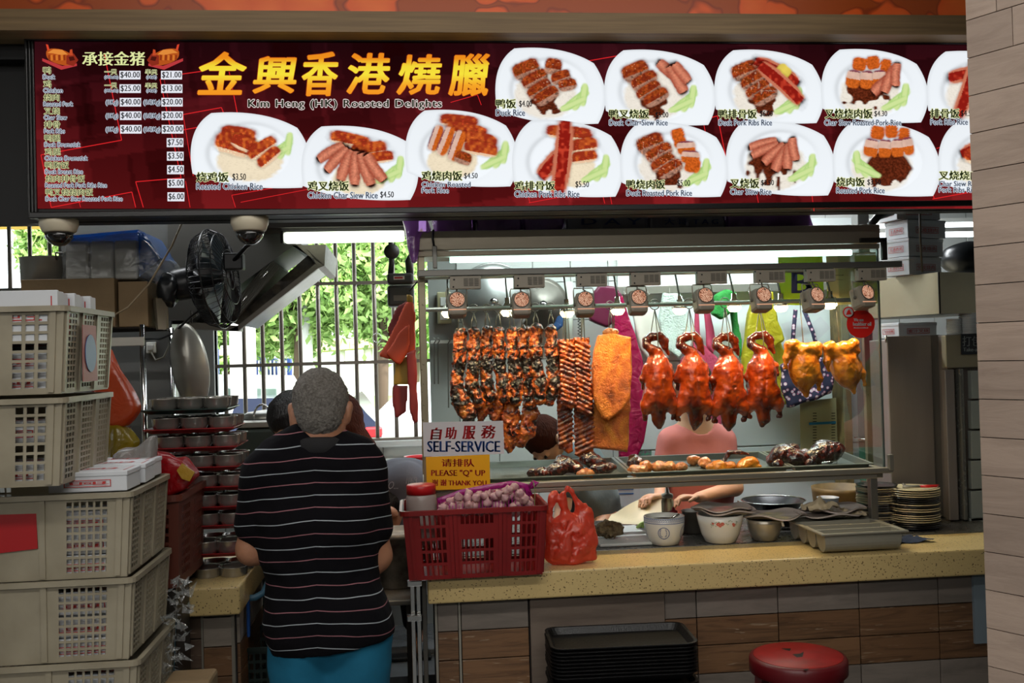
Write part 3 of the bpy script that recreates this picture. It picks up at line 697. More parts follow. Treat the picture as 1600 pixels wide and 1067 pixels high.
for i,(bb,nm,items) in enumerate(dishes):
 X,c = paint_dish(items,bb[2] - bb[0],bb[3] - bb[1],11 + i)
 nr,na = X.shape[:2];f = SP(2 + .4 * (i % 5));V = [tuple(f(bb[0] + X[a,k,0] * (bb[2] - bb[0]),bb[1] + X[a,k,1] * (bb[3] - bb[1]))) for a in range(nr) for k in range(na)]
 F = [(a * na + k,a * na + (k + 1) % na,(a + 1) * na + (k + 1) % na,(a + 1) * na + k) for a in range(nr - 1) for k in range(na)]
 me = bpy.data.meshes.new('dish_picture');me.from_pydata(V,[],F)
 at = me.color_attributes.new('Col','FLOAT_COLOR','POINT');at.data.foreach_set('color',np.concatenate([c,np.ones(c.shape[:2] + (1,))],-1).astype(np.float32).ravel())
 o = put('dish_picture',me,M_print,sign);o['label'] = 'picture of a white plate of %s rice' % nm
# ---- lettering
E_dark = emis('print_dark_green','#1d2414');E_halo = emis('print_cream_halo','#e3e7ac');E_blue = emis('print_ink','#2c3440');E_bhalo = emis('print_pale_halo','#d6e0ee');E_wh = emis('print_white','#e6e8f0');E_bk = emis('print_black','#16181a')
mb_d,mb_h,mb_e,mb_eh,mb_w,mb_p = MB(),MB(),MB(),MB(),MB(),MB()
fT,fH = SP(6),SP(5);fB = SP(4.6)
def cn(s,x0,y0,x1,y1):
 sm = y1 - y0 < 12
 for q in ((0,.3) if sm else (0,.5,-.5)):text_to(mb_d,s,(x0 + q,y0,x1 + q,y1),fT)
 for dx,dy in HAL:text_to(mb_h,s,(x0 + dx * (.7 if sm else 1),y0 + dy * (.7 if sm else 1),x1 + dx * (.7 if sm else 1),y1 + dy * (.7 if sm else 1)),lambda u,v,q=dx * .06 + dy * .02:P(u,v,Ys - .0026 - .0001 * q))
HAL = [(math.cos(a) * 1.0,math.sin(a) * 1.0) for a in [k * math.pi / 4 for k in range(8)]]
def en(s,x0,y0,x1,y1):
 for q in (0,.35):text_to(mb_e,s,(x0 + q,y0,x1 + q,y1),fT)
 for dx,dy in HAL[::2]:text_to(mb_eh,s,(x0 + dx * .9,y0 + dy * .9,x1 + dx * .9,y1 + dy * .9),lambda u,v,q=dx * .06 + dy * .02:P(u,v,Ys - .0024 - .0001 * q))
def price(s,x0,y0,x1,y1,box=False):
 for q in (0,.4):text_to(mb_p,s,(x0 + q,y0,x1 + q,y1),fT)
 if box:mb_w.quad(fB(x0 - 1.5,y0 - 1.5),fB(x1 + 1.5,y0 - 1.5),fB(x1 + 1.5,y1 + 1.5),fB(x0 - 1.5,y1 + 1.5))
rows = [('鸭','Duck',19),('鸡','Chicken',30),('烧肉','Roasted Pork',46),('叉烧','Char Siew',36),('排骨','Pork Ribs',32),('鸭腿','Duck Drumstick',56),('鸡腿','Chicken Drumstick',67),('鸭胸饭','Duck Breast Rice',59),('烧肉排骨饭','Roasted Pork Pork Ribs Rice',96),('鸭叉烧烧肉饭','Duck Char Siew Roasted Pork Rice',120)]
pr = [('$40.00','$21.00'),('$25.00','$13.00'),('$40.00','$20.00'),('$40.00','$20.00'),('$40.00','$20.00'),(0,'$7.50'),(0,'$3.50'),(0,'$4.50'),(0,'$5.00'),(0,'$6.00')]
for i,((a,b_,w_),(p1,p2)) in enumerate(zip(rows,pr)):
 y = 104.6 + 21.15 * i;x = 67.3 + .45 * i
 cn(a,x,y,x + 12.3 * len(a),y + 10.6);en(b_,x,y + 12,x + w_,y + 19)
 if p1:
  price(p1,188 + .3 * i,y + 7.5,218 + .5 * i,y + 18,True)
  if i < 2:
   cn('一只',163.5,y + 4,182.5,y + 12);en('(Whole)',163.5,y + 13.5,184.5,y + 19.5)
   cn('半只',227,y + 4,245.5,y + 12);en('(Half)',229,y + 13.5,244.5,y + 19.5)
  else:
   en('(1Kg)',165.5,y + 9,184.5,y + 18.5);en('(1/2Kg)',224.5,y + 9,250.5,y + 18.5)
  price(p2,253 + .3 * i,y + 7.5,283 + .5 * i,y + 18,True)
 else:price(p2,262 + .3 * (i - 5),y + 7,285 + .4 * (i - 5),y + 18,True)
lab = [('鸭饭',775,155,806,169,'$4.00',811,157,831,168,'Duck Rice',775,171,820,181),
 ('鸭叉烧饭',952,171,1014,185,'$5.00',1024,175,1044,185,'Duck Char-Siew Rice',952,187,1043,196),
 ('鸭排骨饭',1123,171,1182,185,'$6.00',1187,173,1207,183,'Duck Pork Ribs Rice',1123,187,1206,196),
 ('叉烧烧肉饭',1289,170,1363,185,'$4.30',1366,173,1386,183,'Char Siew Roasted-Pork-Rice',1288,187,1408,196),
 ('排骨饭',1454,170,1499,184,'$4.50',1501,172,1522,183,'Pork Ribs Rice',1454,186,1512,195),
 ('烧鸡饭',307,269,357,284,'$3.50',363,271,384,283,'Roasted Chicken Rice',307,286,410,296),
 ('鸡叉烧饭',481,283,545,298,'$4.50',594,299,615,310,'Chicken Char Siew Rice',481,300,590,310),
 ('鸡烧肉饭',659,267,722,282,'$4.50',725,270,746,280,'Chicken Roasted',659,284,735,292),
 ('鸡排骨饭',804,283,867,297,'$5.50',899,283,920,294,'Chicken Pork Ribs Rice',804,298,905,308),
 ('鸭烧肉饭',979,281,1039,295,'$5.00',1058,281,1078,292,'Duck Roasted Pork Rice',979,297,1081,306),
 ('叉烧饭',1141,279,1186,294,'$3.50',1189,281,1209,291,'Char Siew Rice',1141,295,1205,304),
 ('烧肉饭',1307,277,1351,291,'$3.50',1355,280,1376,290,'Roasted Pork Rice',1307,293,1382,302),
 ('叉烧烧肉',1467,267,1530,281,0,0,0,0,0,'Char Siew Roasted',1467,283,1545,291)]
for (a,x0,y0,x1,y1,p_,p0,q0,p1,q1,e_,e0,f0_,e1,f1) in lab:
 cn(a,x0,y0,x1,y1);en(e_,e0,f0_,e1,f1)
 if p_:price(p_,p0,q0,p1,q1)
en('Pork Rice',659,293.5,701,301.5);en('Pork Ribs Rice',1467,292.5,1528,300.5)
put('chinese_dish_names',mb_d,E_dark,sign);put('name_halo',mb_h,E_halo,sign);put('english_dish_names',mb_e,E_blue,sign)
put('english_halo',mb_eh,E_bhalo,sign);put('price_box',mb_w,E_wh,sign);put('prices',mb_p,E_bk,sign)
mb = MB();text_to(mb,'承接金猪',(129,80.5,226,102.5),fT)
for q in (-.7,.7):text_to(mb,'承接金猪',(129 + q,80.5,226 + q,102.5),fT)
put('header_lettering',mb,emis('print_cream','#dfe6a2'),sign)
# big gold title, orange at the head and foot and yellow between (printed gradient)
m = emis('gold_print','#ffd23a');nt = m.node_tree;L = nt.links.new
tc = nd(nt,'ShaderNodeTexCoord');r = ramp(nt,[(.0,'#f29020'),(.25,'#f6a628'),(.5,'#f7e23c'),(.68,'#f3d838'),(.85,'#ee8f1c'),(1,'#e8871c')]);sp = nd(nt,'ShaderNodeSeparateXYZ')
L(tc.outputs['Generated'],sp.inputs[0]);L(sp.outputs['Z'],r.inputs['Fac']);L(r.outputs['Color'],nt.nodes['Emission'].inputs[0])
mb = MB();mbh = MB()
for ch,x0,y0,x1,y1 in [('金',308,80,386,149),('興',394,87,464,147),('香',471,80,529,151),('港',541,82,610,148),('燒',619,84,691,149),('臘',700,83,766,151)]:
 for k_ in range(10):
  dx,dy = 1.7 * math.cos(k_ * .628),1.3 * math.sin(k_ * .628);text_to(mb,ch,(x0 + 2 + dx,y0 + 2 + dy,x1 - 2 + dx,y1 - 2 + dy),fT,0,.12)
  if k_ % 2:text_to(mbh,ch,(x0 + 2 + dx * 1.6,y0 + 2 + dy * 1.7,x1 - 2 + dx * 1.6,y1 - 2 + dy * 1.7),lambda u,v,q=dx * .06:P(u,v,Ys - .0026 - .0001 * q),0,.12)
put('title_lettering',mb,m,sign);put('title_shadow',mbh,emis('title_edge','#8a2a12'),sign)
mb = MB();mbh = MB();s = 'Kim Heng (HK) Roasted Delights'
for q in (-.5,0,.5):text_to(mb,s,(388 + q,155.5,690 + q,171),fT,0,0,space=1.15)
for dx,dy in HAL:text_to(mbh,s,(388 + dx * 1.3,155.5 + dy * 1.3,690 + dx * 1.3,171 + dy * 1.3),lambda u,v,q=dx * .06:P(u,v,Ys - .0026 - .0001 * q),0,0,space=1.15)
put('subtitle_lettering',mb,emis('print_title_dark','#262a1c'),sign);put('subtitle_halo',mbh,emis('print_title_halo','#e9dcd8'),sign)
# two printed roast pigs on red boards
def pig(x0,flip):
 po = []
 def T(a,b_):return ((x0 + 57 - a * 57) if flip else (x0 + a * 57),69 + b_ * 40)
 po.append(([T(.0,.55),T(.55,.85),T(.95,.75),T(.95,.85),T(.52,1.0),T(.0,.66)],'#b8383c'))
 n = 26;body = [T(.5 + .42 * math.cos(t) * (1 + .06 * math.cos(3 * t)),.50 + .30 * math.sin(t) + .14 * math.cos(t)) for t in [2 * math.pi * k / n for k in range(n)]]
 po.append((body,'#b4521c'))
 po.append(([T(.14,.34),T(.3,.2),T(.55,.22),T(.7,.4),T(.5,.42),T(.3,.36)],'#e08a3a'))
 po.append(([T(.66,.45),T(.86,.36),T(.99,.62),T(.86,.86),T(.66,.78)],'#8a2c1c'));po.append(([T(.72,.5),T(.86,.48),T(.9,.62),T(.76,.66)],'#4a1610'))
 po.append(([T(.76,.22),T(.82,.2),T(.84,.44),T(.74,.44)],'#c24a28'));po.append(([T(.1,.0),T(.16,.02),T(.2,.22),T(.14,.24)],'#d8442a'))
 for k in range(7):a = .16 + .07 * k;po.append(([T(a,.44),T(a + .05,.40),T(a + .06,.62),T(a + .01,.64)],['#8e3614','#d4782c'][k % 2]))
 return po
pp = []
for x0,fl in ((66,False),(229,True)):
 for k,q in enumerate(pig(x0,fl)):pp.append((k,q))
for k in range(14):
 qs = [q for kk,q in pp if kk == k]
 if qs:o = vput('pig_picture' if k == 1 else 'pig_picture_detail',qs,4 + k * .25,sign)
for o in sign.children:
 n = o.name.split('.')[0]
 if any(w in n for w in ('lettering','halo','names','prices','price_box','title_shadow','line_print','picture_detail','pig_picture')):o['kind'] = 'stuff'
# ------------------------------------------------------------------ glass display cabinet on the counter
M_glass = glass_mat('clear_glass','#f4faf8',.28)
Yg,Yk = 3.62,4.02
xl = P(657,560,Yg).x;xr = P(1376,560,Yg).x
zc0 = P(655,402,Yg).z;zc1 = P(655,363,Yg).z;zcs = P(655,393,Yg).z
zt0 = P(1000,763,Yg).z;zt1 = P(1000,746,Yg).z
cab = thing('display_cabinet',(xl,Yg,cz),'long glass and steel roast meat display cabinet standing on the cream counter','display cabinet')
M_can = steel('canopy_steel','#c4b9a4',.42,stretch=(.5,3,5))
mb = MB().rbox((xl - .01,Yg - .03,zcs),(xr,Yk,zc1),.004)
put('canopy',mb,M_can,cab);put('canopy_lip',MB().rbox((xl - .01,Yg - .022,zc0),(xr,Yg - .008,zcs - .002),.002),M_can,cab)
M_post = steel('post_steel','#a79c82',.3)
for (x,y,z0,z1) in [(xl + .012,Yg,cz + .004,zc0 + .02),(xl + .012,Yk - .02,cz + .004,zc0 + .02),(P(1350,560,Yk).x,Yk - .02,cz + .004,zc0 + .02)]:
 put('post',MB().rbox((x - .012,y - .012,z0),(x + .012,y + .012,z1),.002),M_post,cab)
xlg = P(1361,780,Yg + .03).x
put('post',MB().rbox((xlg - .014,Yg + .0,cz + .004),(xlg + .014,Yg + .03,zt0),.002),M_alu,cab)
put('shelf_frame',MB().rbox((xl,Yg - .012,zt0 + .019),(xr + .03,Yg + .02,zt1),.003).rbox((xl,Yg - .004,zt0),(xr - .03,Yg + .024,zt0 + .017),.003)
 .rbox((xl,Yk - .03,zt0),(xr,Yk,zt1 + .02),.003).rbox((xl,Yg + .01,zt0),(xl + .03,Yk,zt1),.003).rbox((xr - .03,Yg + .01,zt0),(xr,Yk,zt1),.003),M_steel_h,cab)
put('rail_end',MB().rbox((xr + .012,Yg - .02,zt1 - .01),(xr + .03,Yg + .0,zt1 + .05),.002),M_steel_h,cab)
put('glass_pane',MB().box((xl + .02,Yg - .004,zt1 + .002),(xr - .002,Yg - .001,zc0 + .012)),M_glass,cab)
put('glass_pane',MB().box((xr + .004,Yg + .002,zt1 + .002),(xr + .008,Yk - .04,zc0 + .012)),M_glass,cab)
put('glass_edge',MB().box((xr - .004,Yg - .006,zt1 + .002),(xr + .002,Yg + .003,zc0 + .012)),mat('glass_edge_grey','#4c5652',.2),cab)
# tube light under the canopy
zq = P(1000,401,3.72).z
put('tube_light',MB().tube([(P(703,404,3.72).x,3.72,zq),(P(1330,396,3.72).x,3.72,zq)],.0105,10),emis('tube_glow','#d8fff6',5.0),cab)
put('tube_holder',MB().box((xl + .06,3.70,zq + .012),(xr - .06,3.74,zcs)),M_white,cab)
# hanging rods
zr1 = P(665,434,3.98).z;zr2 = P(665,484,3.84).z
M_rod = steel('rod_steel','#e0dcd0',.32)
put('rod',MB().tube([(xl + .02,3.98,zr1),(P(1292,430,3.98).x,3.98,zr1)],.0085,12),M_rod,cab)
put('rod',MB().tube([(xl + .02,3.84,zr2),(xr - .008,3.84,zr2)],.0085,12),M_rod,cab)
# black cable and hinge at the left top corner
put('hinge_arm',MB().rbox((P(676,400,3.56).x,3.56,P(676,419,3.56).z),(P(683,400,3.56).x,3.60,P(676,384,3.56).z),.002),M_alu,cab)
put('cable',MB().tube([P(677,359,3.57),P(676,372,3.56),P(678,384,3.565)],.004,6),M_blackgloss,cab)
put('hinge_arm',MB().rbox((P(1346,400,3.56).x,3.56,P(1376,378,3.56).z),(P(1387,400,3.56).x,3.575,P(1376,371,3.56).z),.002).rbox((P(1379,400,3.56).x,3.56,P(1376,406,3.56).z),(P(1387,400,3.56).x,3.575,P(1376,371,3.56).z),.002),M_iron,cab)
# lamp rail with eight heat spotlights
Yr = 3.53;zra = P(900,427,Yr).z;zrb = P(900,417.5,Yr).z
rl = thing('lamp_rail',(0,Yr,zra),'grey metal track rail running across the front of the glass cabinet','rail')
put('rail',MB().rbox((P(653,420,Yr).x,Yr - .005,zra),(P(1409,410,Yr).x,Yr + .03,zrb),.002),M_alu,rl)
put('end_bracket',MB().rbox((xl - .005,Yr + .028,zra + .004),(xl + .012,Yg - .03,zrb - .002),.001),M_alu,rl)
put('end_bracket',MB().rbox((xr - .015,Yr + .028,zra + .004),(xr + .005,Yg - .03,zrb - .002),.001),M_alu,rl)
M_lamp = mat('beige_lamp_housing','#8e8576',.45);M_lampd = mat('vent_grey','#5b564c',.6)
m,nt,b = new_mat('faceted_hot_reflector');L = nt.links.new
tc = nd(nt,'ShaderNodeTexCoord');vo = nd(nt,'ShaderNodeTexVoronoi',i_Scale=230.0);L(tc.outputs['Object'],vo.inputs['Vector'])
r = ramp(nt,[(.0,'#fff0d8'),(.32,'#ffb98a'),(.55,'#6e2a16'),(.8,'#2a0f08')]);L(vo.outputs['Distance'],r.inputs['Fac'])
r2 = nd(nt,'ShaderNodeTexVoronoi',i_Scale=230.0);r2.feature = 'DISTANCE_TO_EDGE';L(tc.outputs['Object'],r2.inputs['Vector'])
rr_ = ramp(nt,[(.02,'#2a0f08'),(.12,'#d98a66'),(.3,'#ffe2c4')]);L(r2.outputs['Distance'],rr_.inputs['Fac'])
L(rr_.outputs['Color'],b.inputs['Emission Color']);b.inputs['Emission Strength'].default_value = .9;b.inputs['Base Color'].default_value = hx('#6a3a2a');M_refl = m
M_cap = emis('bulb_tip','#3a160c',1)
heads = [(727,714,477,0),(827,814,477,0),(925,913,476,0),(1009,996,473,0),(1113,1099,470,3),(1204,1189,469,3),(1283,1270,469,14),(1363,1348,465,16)]
ordn = ['first','second','third','fourth','fifth','sixth','seventh','eighth']
def tilt(c,ax,ang):
 return Matrix.Translation(c) @ Matrix.Rotation(ang,4,'Z') @ Matrix.Rotation(ax,4,'X')
SPOTS = []
for i,(ub,uh,vh,tw) in enumerate(heads):
 zb_ = zra - .002;xb = P(ub,437,Yr).x;hb = .046
 t = thing('heat_lamp',(xb,Yr,zb_),'beige square heat spotlight, %s from the left on the cabinet rail' % ordn[i],'lamp','heat spotlights on the cabinet rail')
 put('driver_box',MB().rbox((xb - .055,Yr - .004,zb_ - hb),(xb + .055,Yr + .03,zb_),.002),M_lamp,t)
 mb = MB()
 for k in range(3):
  for q in range(5):mb.box((xb - .006 + .019 * k,Yr - .0062,zb_ - .012 - .0058 * q),(xb + .009 + .019 * k,Yr - .0035,zb_ - .009 - .0058 * q))
 put('vent_slots',mb,M_lampd,t,kind='stuff')
 put('screw',MB().tube([(xb - .04,Yr - .006,zb_ - .012),(xb - .04,Yr - .003,zb_ - .012)],.003,8).tube([(xb - .043,Yr - .006,zb_ - .038),(xb - .043,Yr - .003,zb_ - .038)],.003,8).tube([(xb - .058,Yr + .004,zb_ - .004),(xb - .05,Yr + .004,zb_ - .006)],.003,6),M_blackgloss,t)
 c = P(uh,vh,Yr + .01);M_ = tilt(c,R(-14),R(tw))
 def q(x,y,z):return M_ @ Vector((x,y,z))
 mb = MB();mb.rbox((-.033,-.03,-.043),(.033,.035,.040),.012,M=M_);put('lamp_housing',mb,M_lamp,t)
 Mr = (M_ @ Matrix.Translation((0,-.031,.012)) @ Matrix.Rotation(R(90),4,'X'))
 mb = MB();mb.lathe([(.0265,.0),(.029,.003),(.0295,.0)],(0,0,0),24);mb.V = [tuple(Mr @ Vector(v)) for v in mb.V];put('lamp_rim',mb,M_lampd,t)
 mb = MB();mb.lathe([(0.0001,.0012),(.026,.0014)],(0,0,0),24);mb.V = [tuple(Mr @ Vector(v)) for v in mb.V];rf = put('reflector',mb,M_refl,t)
 mb = MB().box((-.031,-.0312,-.0255),(.031,-.0302,-.0235));mb.V = [tuple(M_ @ Vector(v)) for v in mb.V];put('light_slot',mb,emis('slot_glow','#ffb890',1.0) if i == 0 else bpy.data.materials['slot_glow'],t)
 mb = MB().tube([q(-.036,.002,.0),q(-.037,.0,.05),q(-.034,0,.062),q(.034,0,.062),q(.037,0,.05),q(.036,.002,0)],.0022,6);put('yoke',mb,M_lamp,t)
 mb = MB().tube([q(-.039,.0,0),q(-.028,0,0)],.006,8).tube([q(.039,.0,0),q(.028,0,0)],.006,8);put('pivot_knob',mb,M_lampd,t)
 mb = MB().tube([Vector((xb - .03,Yr + .01,zb_ - hb)),Vector((xb - .033,Yr + .0,zb_ - hb - .012)),(Vector((xb - .03,Yr,zb_ - hb - .02)) + q(.008,-.02,.05)) / 2,q(.006,-.034,.03)],.003,6);put('lamp_cable',mb,M_lampd,t)
 mb = MB().tube([q(0,.002,.062),Vector((c.x,Yr + .012,zb_ + .0))],.0022,6);put('stem',mb,M_lamp,t)
# second row of round heat bulbs hanging from the inner rod
M_bulb = emis('hot_bulb_glass','#ffd9a0',22.0)
bl = [(701,487),(793,485),(886,487),(965,483),(1062,482),(1147,478),(1220,478),(1297,474)]
for i,(u,v) in enumerate(bl):
 c = P(u,v,3.93)
 t = thing('heat_bulb',(c.x,c.y,c.z + .03),'round glowing heat bulb inside the cabinet, %s from the left' % ordn[i],'bulb','glowing bulbs behind the hanging rod')
 put('bulb',MB().lathe([(.0001,-.025),(.018,-.022),(.028,-.008),(.027,.004),(.016,.020),(.009,.026)],c,20),M_bulb,t)
 put('bulb_collar',MB().lathe([(.0285,.0),(.030,.004),(.027,.012),(.017,.024),(.012,.03),(.011,.05)],c,20),M_chrome,t)
 put('bulb_stem',MB().tube([c + Vector((0,0,.05)),(c.x,3.98,zr1 - .008)],.004,6),M_dsteel,t)
 lamp('SPOT','meat_fill_spot',(c.x,3.68,c.z + .03),10.5,(1,.68,.38),(R(12),0,0),spot_size=R(100),spot_blend=.8,shadow_soft_size=.03)  # added warm spot in front of the meat, stands for the rail spotlights' light
# ---- shelf trays, tilted up towards the back
M_tray = steel('tray_steel','#7e827c',.35);M_traymesh = mat('perforated_tray','#585a54',.4,.7,bump=.5,bs=160)
Yt0,Yt1 = 3.645,3.985;dzt = .026
def tray_z(y):return zt1 + .002 + (y - Yt0) / (Yt1 - Yt0) * dzt
def make_tray(name,x0,x1,label,floorm):
 t = thing(name,((x0 + x1) / 2,(Yt0 + Yt1) / 2,zt1),label,'tray','steel trays on the cabinet shelf')
 def zz(y,d=0):return tray_z(y) + .012 - d
 mb = MB();r = .012
 o_ = [(x0,Yt0),(x1,Yt0),(x1,Yt1),(x0,Yt1)];i_ = [(x0 + r,Yt0 + r),(x1 - r,Yt0 + r),(x1 - r,Yt1 - r),(x0 + r,Yt1 - r)];f_ = [(x0 + r + .006,Yt0 + r + .006),(x1 - r - .006,Yt0 + r + .006),(x1 - r - .006,Yt1 - r - .006),(x0 + r + .006,Yt1 - r - .006)]
 V = [(x,y,zz(y,.004)) for x,y in o_] + [(x,y,zz(y)) for x,y in o_] + [(x,y,zz(y)) for x,y in i_] + [(x,y,zz(y,.022)) for x,y in f_]
 F = []
 for a in (0,4,8):
  for k in range(4):F.append((a + k,a + (k + 1) % 4,a + 4 + (k + 1) % 4,a + 4 + k))
 put('tray_rim',mb.raw(V,F),M_tray,t)
 put('tray_floor',MB().raw([(x,y,zz(y,.022)) for x,y in f_],[(0,1,2,3)]),floorm,t)
 return t
xa0 = P(700,745,Yt0).x;xab = P(989,744,Yt0).x;xbc = P(1238,733,Yt0).x;xce = P(1366,728,Yt0).x
make_tray('steel_tray',xa0,xab - .002,'perforated steel tray holding black glazed pork, left of the three',M_traymesh)
make_tray('steel_tray',xab + .002,xbc - .002,'steel tray holding cut chicken pieces, middle of the three',M_traymesh)
tc_ = make_tray('steel_tray',xbc + .002,xce,'steel tray holding two dark roast ducks, right of the three',M_traymesh)
a = P(1284,731,Yt0 + .02);c = P(1308,728,Yt0 + .02)
put('handle',MB().tube([a,a + Vector((0,0,.02)),c + Vector((0,0,.02)),c],.0025,6),M_chrome,tc_)
# ------------------------------------------------------------------ roast meats
def meat_mat(name,stops,sc=22,rough=.22,coat=.8,bump=.6,bs=60,speck=None,speck_sc=260,vcol=False,char=None,coarse=7):
 m,nt,b = new_mat(name);L = nt.links.new
 tc = nd(nt,'ShaderNodeTexCoord');n = nd(nt,'ShaderNodeTexNoise',i_Scale=float(sc),i_Detail=7.0,i_Roughness=.62,i_Distortion=.6);L(tc.outputs['Object'],n.inputs['Vector'])
 r = ramp(nt,stops);L(n.outputs['Fac'],r.inputs['Fac']);col = r.outputs['Color']
 if vcol:
  a = nd(nt,'ShaderNodeVertexColor',layer_name='Col');mx = nd(nt,'ShaderNodeMix',data_type='RGBA',blend_type='MULTIPLY');mx.inputs[0].default_value = 1
  L(col,mx.inputs[6]);L(a.outputs[0],mx.inputs[7]);col = mx.outputs[2]
 if speck:
  vo = nd(nt,'ShaderNodeTexVoronoi',i_Scale=float(speck_sc));L(tc.outputs['Object'],vo.inputs['Vector'])
  n2 = nd(nt,'ShaderNodeTexNoise',i_Scale=38.0,i_Detail=2.0);L(tc.outputs['Object'],n2.inputs['Vector'])
  r1 = ramp(nt,[(.16,1.0),(.22,0.0)]);L(vo.outputs['Distance'],r1.inputs['Fac']);r2 = ramp(nt,[(.5,0.0),(.58,1.0)]);L(n2.outputs['Fac'],r2.inputs['Fac'])
  mu = nd(nt,'ShaderNodeMath',operation='MULTIPLY');L(r1.outputs['Color'],mu.inputs[0]);L(r2.outputs['Color'],mu.inputs[1])
  mx = nd(nt,'ShaderNodeMix',data_type='RGBA');L(mu.outputs[0],mx.inputs[0]);L(col,mx.inputs[6]);mx.inputs[7].default_value = hx(speck);col = mx.outputs[2]
 L(col,b.inputs['Base Color']);b.inputs['Roughness'].default_value = rough;b.inputs['Coat Weight'].default_value = coat;b.inputs['Coat Roughness'].default_value = .13
 n3 = nd(nt,'ShaderNodeTexNoise',i_Scale=float(bs),i_Detail=5.0,i_Distortion=.8);L(tc.outputs['Object'],n3.inputs['Vector'])
 bp = nd(nt,'ShaderNodeBump',i_Strength=bump,i_Distance=.006);L(n3.outputs['Fac'],bp.inputs['Height']);L(bp.outputs['Normal'],b.inputs['Normal']);L(bp.outputs['Normal'],b.inputs['Coat Normal'])
 return m
M_siew = meat_mat('char_siew_glaze',[(.36,'#080504'),(.46,'#1a0a05'),(.50,'#5e1d08'),(.56,'#b8541a'),(.64,'#de8630'),(.75,'#b04c1a')],sc=19,speck='#c9a25e',bump=1.0,bs=85,rough=.3,coat=.35)
M_siew2 = meat_mat('char_siew_lower',[(.28,'#140a06'),(.40,'#2c1008'),(.45,'#8a2f0e'),(.55,'#c4601e'),(.66,'#d9822f'),(.8,'#a54416')],sc=20,bump=.8,bs=70,rough=.26,coat=.4)
M_rib = meat_mat('rib_glaze',[(.3,'#220904'),(.44,'#66200a'),(.56,'#b04816'),(.7,'#d8702a')],sc=20,coat=.5,speck='#c48a4a',speck_sc=190,bump=.7,bs=70,rough=.2)
M_belly = meat_mat('crackling_skin',[(.30,'#7a300a'),(.43,'#bf5c16'),(.55,'#d4761e'),(.75,'#e4912f')],sc=11,rough=.5,coat=.25,bump=1.0,bs=170)
M_duck = meat_mat('duck_skin',[(.30,'#4e1606'),(.43,'#8c2c0c'),(.56,'#b4430f'),(.8,'#cc661f')],sc=13,rough=.24,coat=.6,bump=.5,bs=34,vcol=True)
M_chick = meat_mat('chicken_skin',[(.28,'#7a3408'),(.42,'#b96413'),(.55,'#d98422'),(.75,'#e6a23c')],sc=14,rough=.24,coat=.9,bump=.6,bs=45)
M_dark = meat_mat('black_glazed_meat',[(.3,'#0e0706'),(.48,'#2a0e0a'),(.6,'#5a1c10'),(.75,'#7c3420')],sc=22,rough=.16,coat=1.0,bump=.8,bs=60)
M_piece = meat_mat('cut_chicken',[(.3,'#6e2f10'),(.45,'#b0602a'),(.6,'#cf8b52'),(.8,'#e2b07c')],sc=24,rough=.25,coat=.8,bump=.6,bs=60)
M_hook = steel('hook_steel','#8d8678',.3)
def hook(t,top,bottom,spread=.012,ring=True):
 """double-pronged roasting hook: ring over the rod and two prongs into the meat"""
 mb = MB();c = Vector(top)
 if ring:mb.tube([c + Vector((.017 * math.cos(a),0,.017 * math.sin(a) - .0)) for a in [k * math.pi / 8 for k in range(16)]],.0019,6,closed=True)
 b0 = c - Vector((0,0,.017));bt = Vector(bottom)
 for s_ in (-1,1):mb.tube([b0,b0 + (bt - b0) * .4 + Vector((s_ * spread * .7,0,0)),bt + Vector((s_ * spread,-.002,0))],.0019,6)
 put('hook',mb,M_hook,t)
Yh = 3.84
def px(u,v,y=Yh):return np.array(P(u,v,y))
kk = PPM(850,560,Yh)     # metres per pixel at the rod
# ---- strips of char siew
strips = [
 ('char siew strip',[(720,522,9.5),(719,545,10),(718,563,9.5),(713,602,9),(719,626,13),(732,646,14)],0),
 ('char siew strip',[(741,520,9),(741,545,9.5),(739,575,9),(737,602,10),(748,628,11)],0),
 ('char siew strip',[(761,517,9),(760,545,10),(759,572,9.5),(760,600,10),(766,620,10)],.02),
 ('char siew strip',[(779,519,8.5),(780,545,9),(781,575,8),(787,602,10),(789,622,9)],-.01),
 ('char siew strip',[(800,519,8.5),(801,548,9),(804,580,9.5),(806,605,11),(806,625,10)],0),
 ('char siew strip',[(819,518,10),(821,548,11),(824,580,10.5),(828,606,10),(829,630,11)],.015),
 ('char siew strip',[(838,515,10),(837,545,9),(839,575,8),(844,600,11),(843,622,10)],-.015),
 ('char siew strip',[(861,516,9),(863,545,10),(864,575,9),(866,600,11),(858,626,9)],.0)]
lowers = [([(762,606,8),(757,632,11),(752,650,8)],.03),([(784,612,9),(778,634,10),(774,652,8)],.035),([(800,622,10),(797,650,14),(800,678,13),(795,700,7)],.03),([(826,615,9),(829,645,12),(823,672,13),(814,692,7)],.035)]
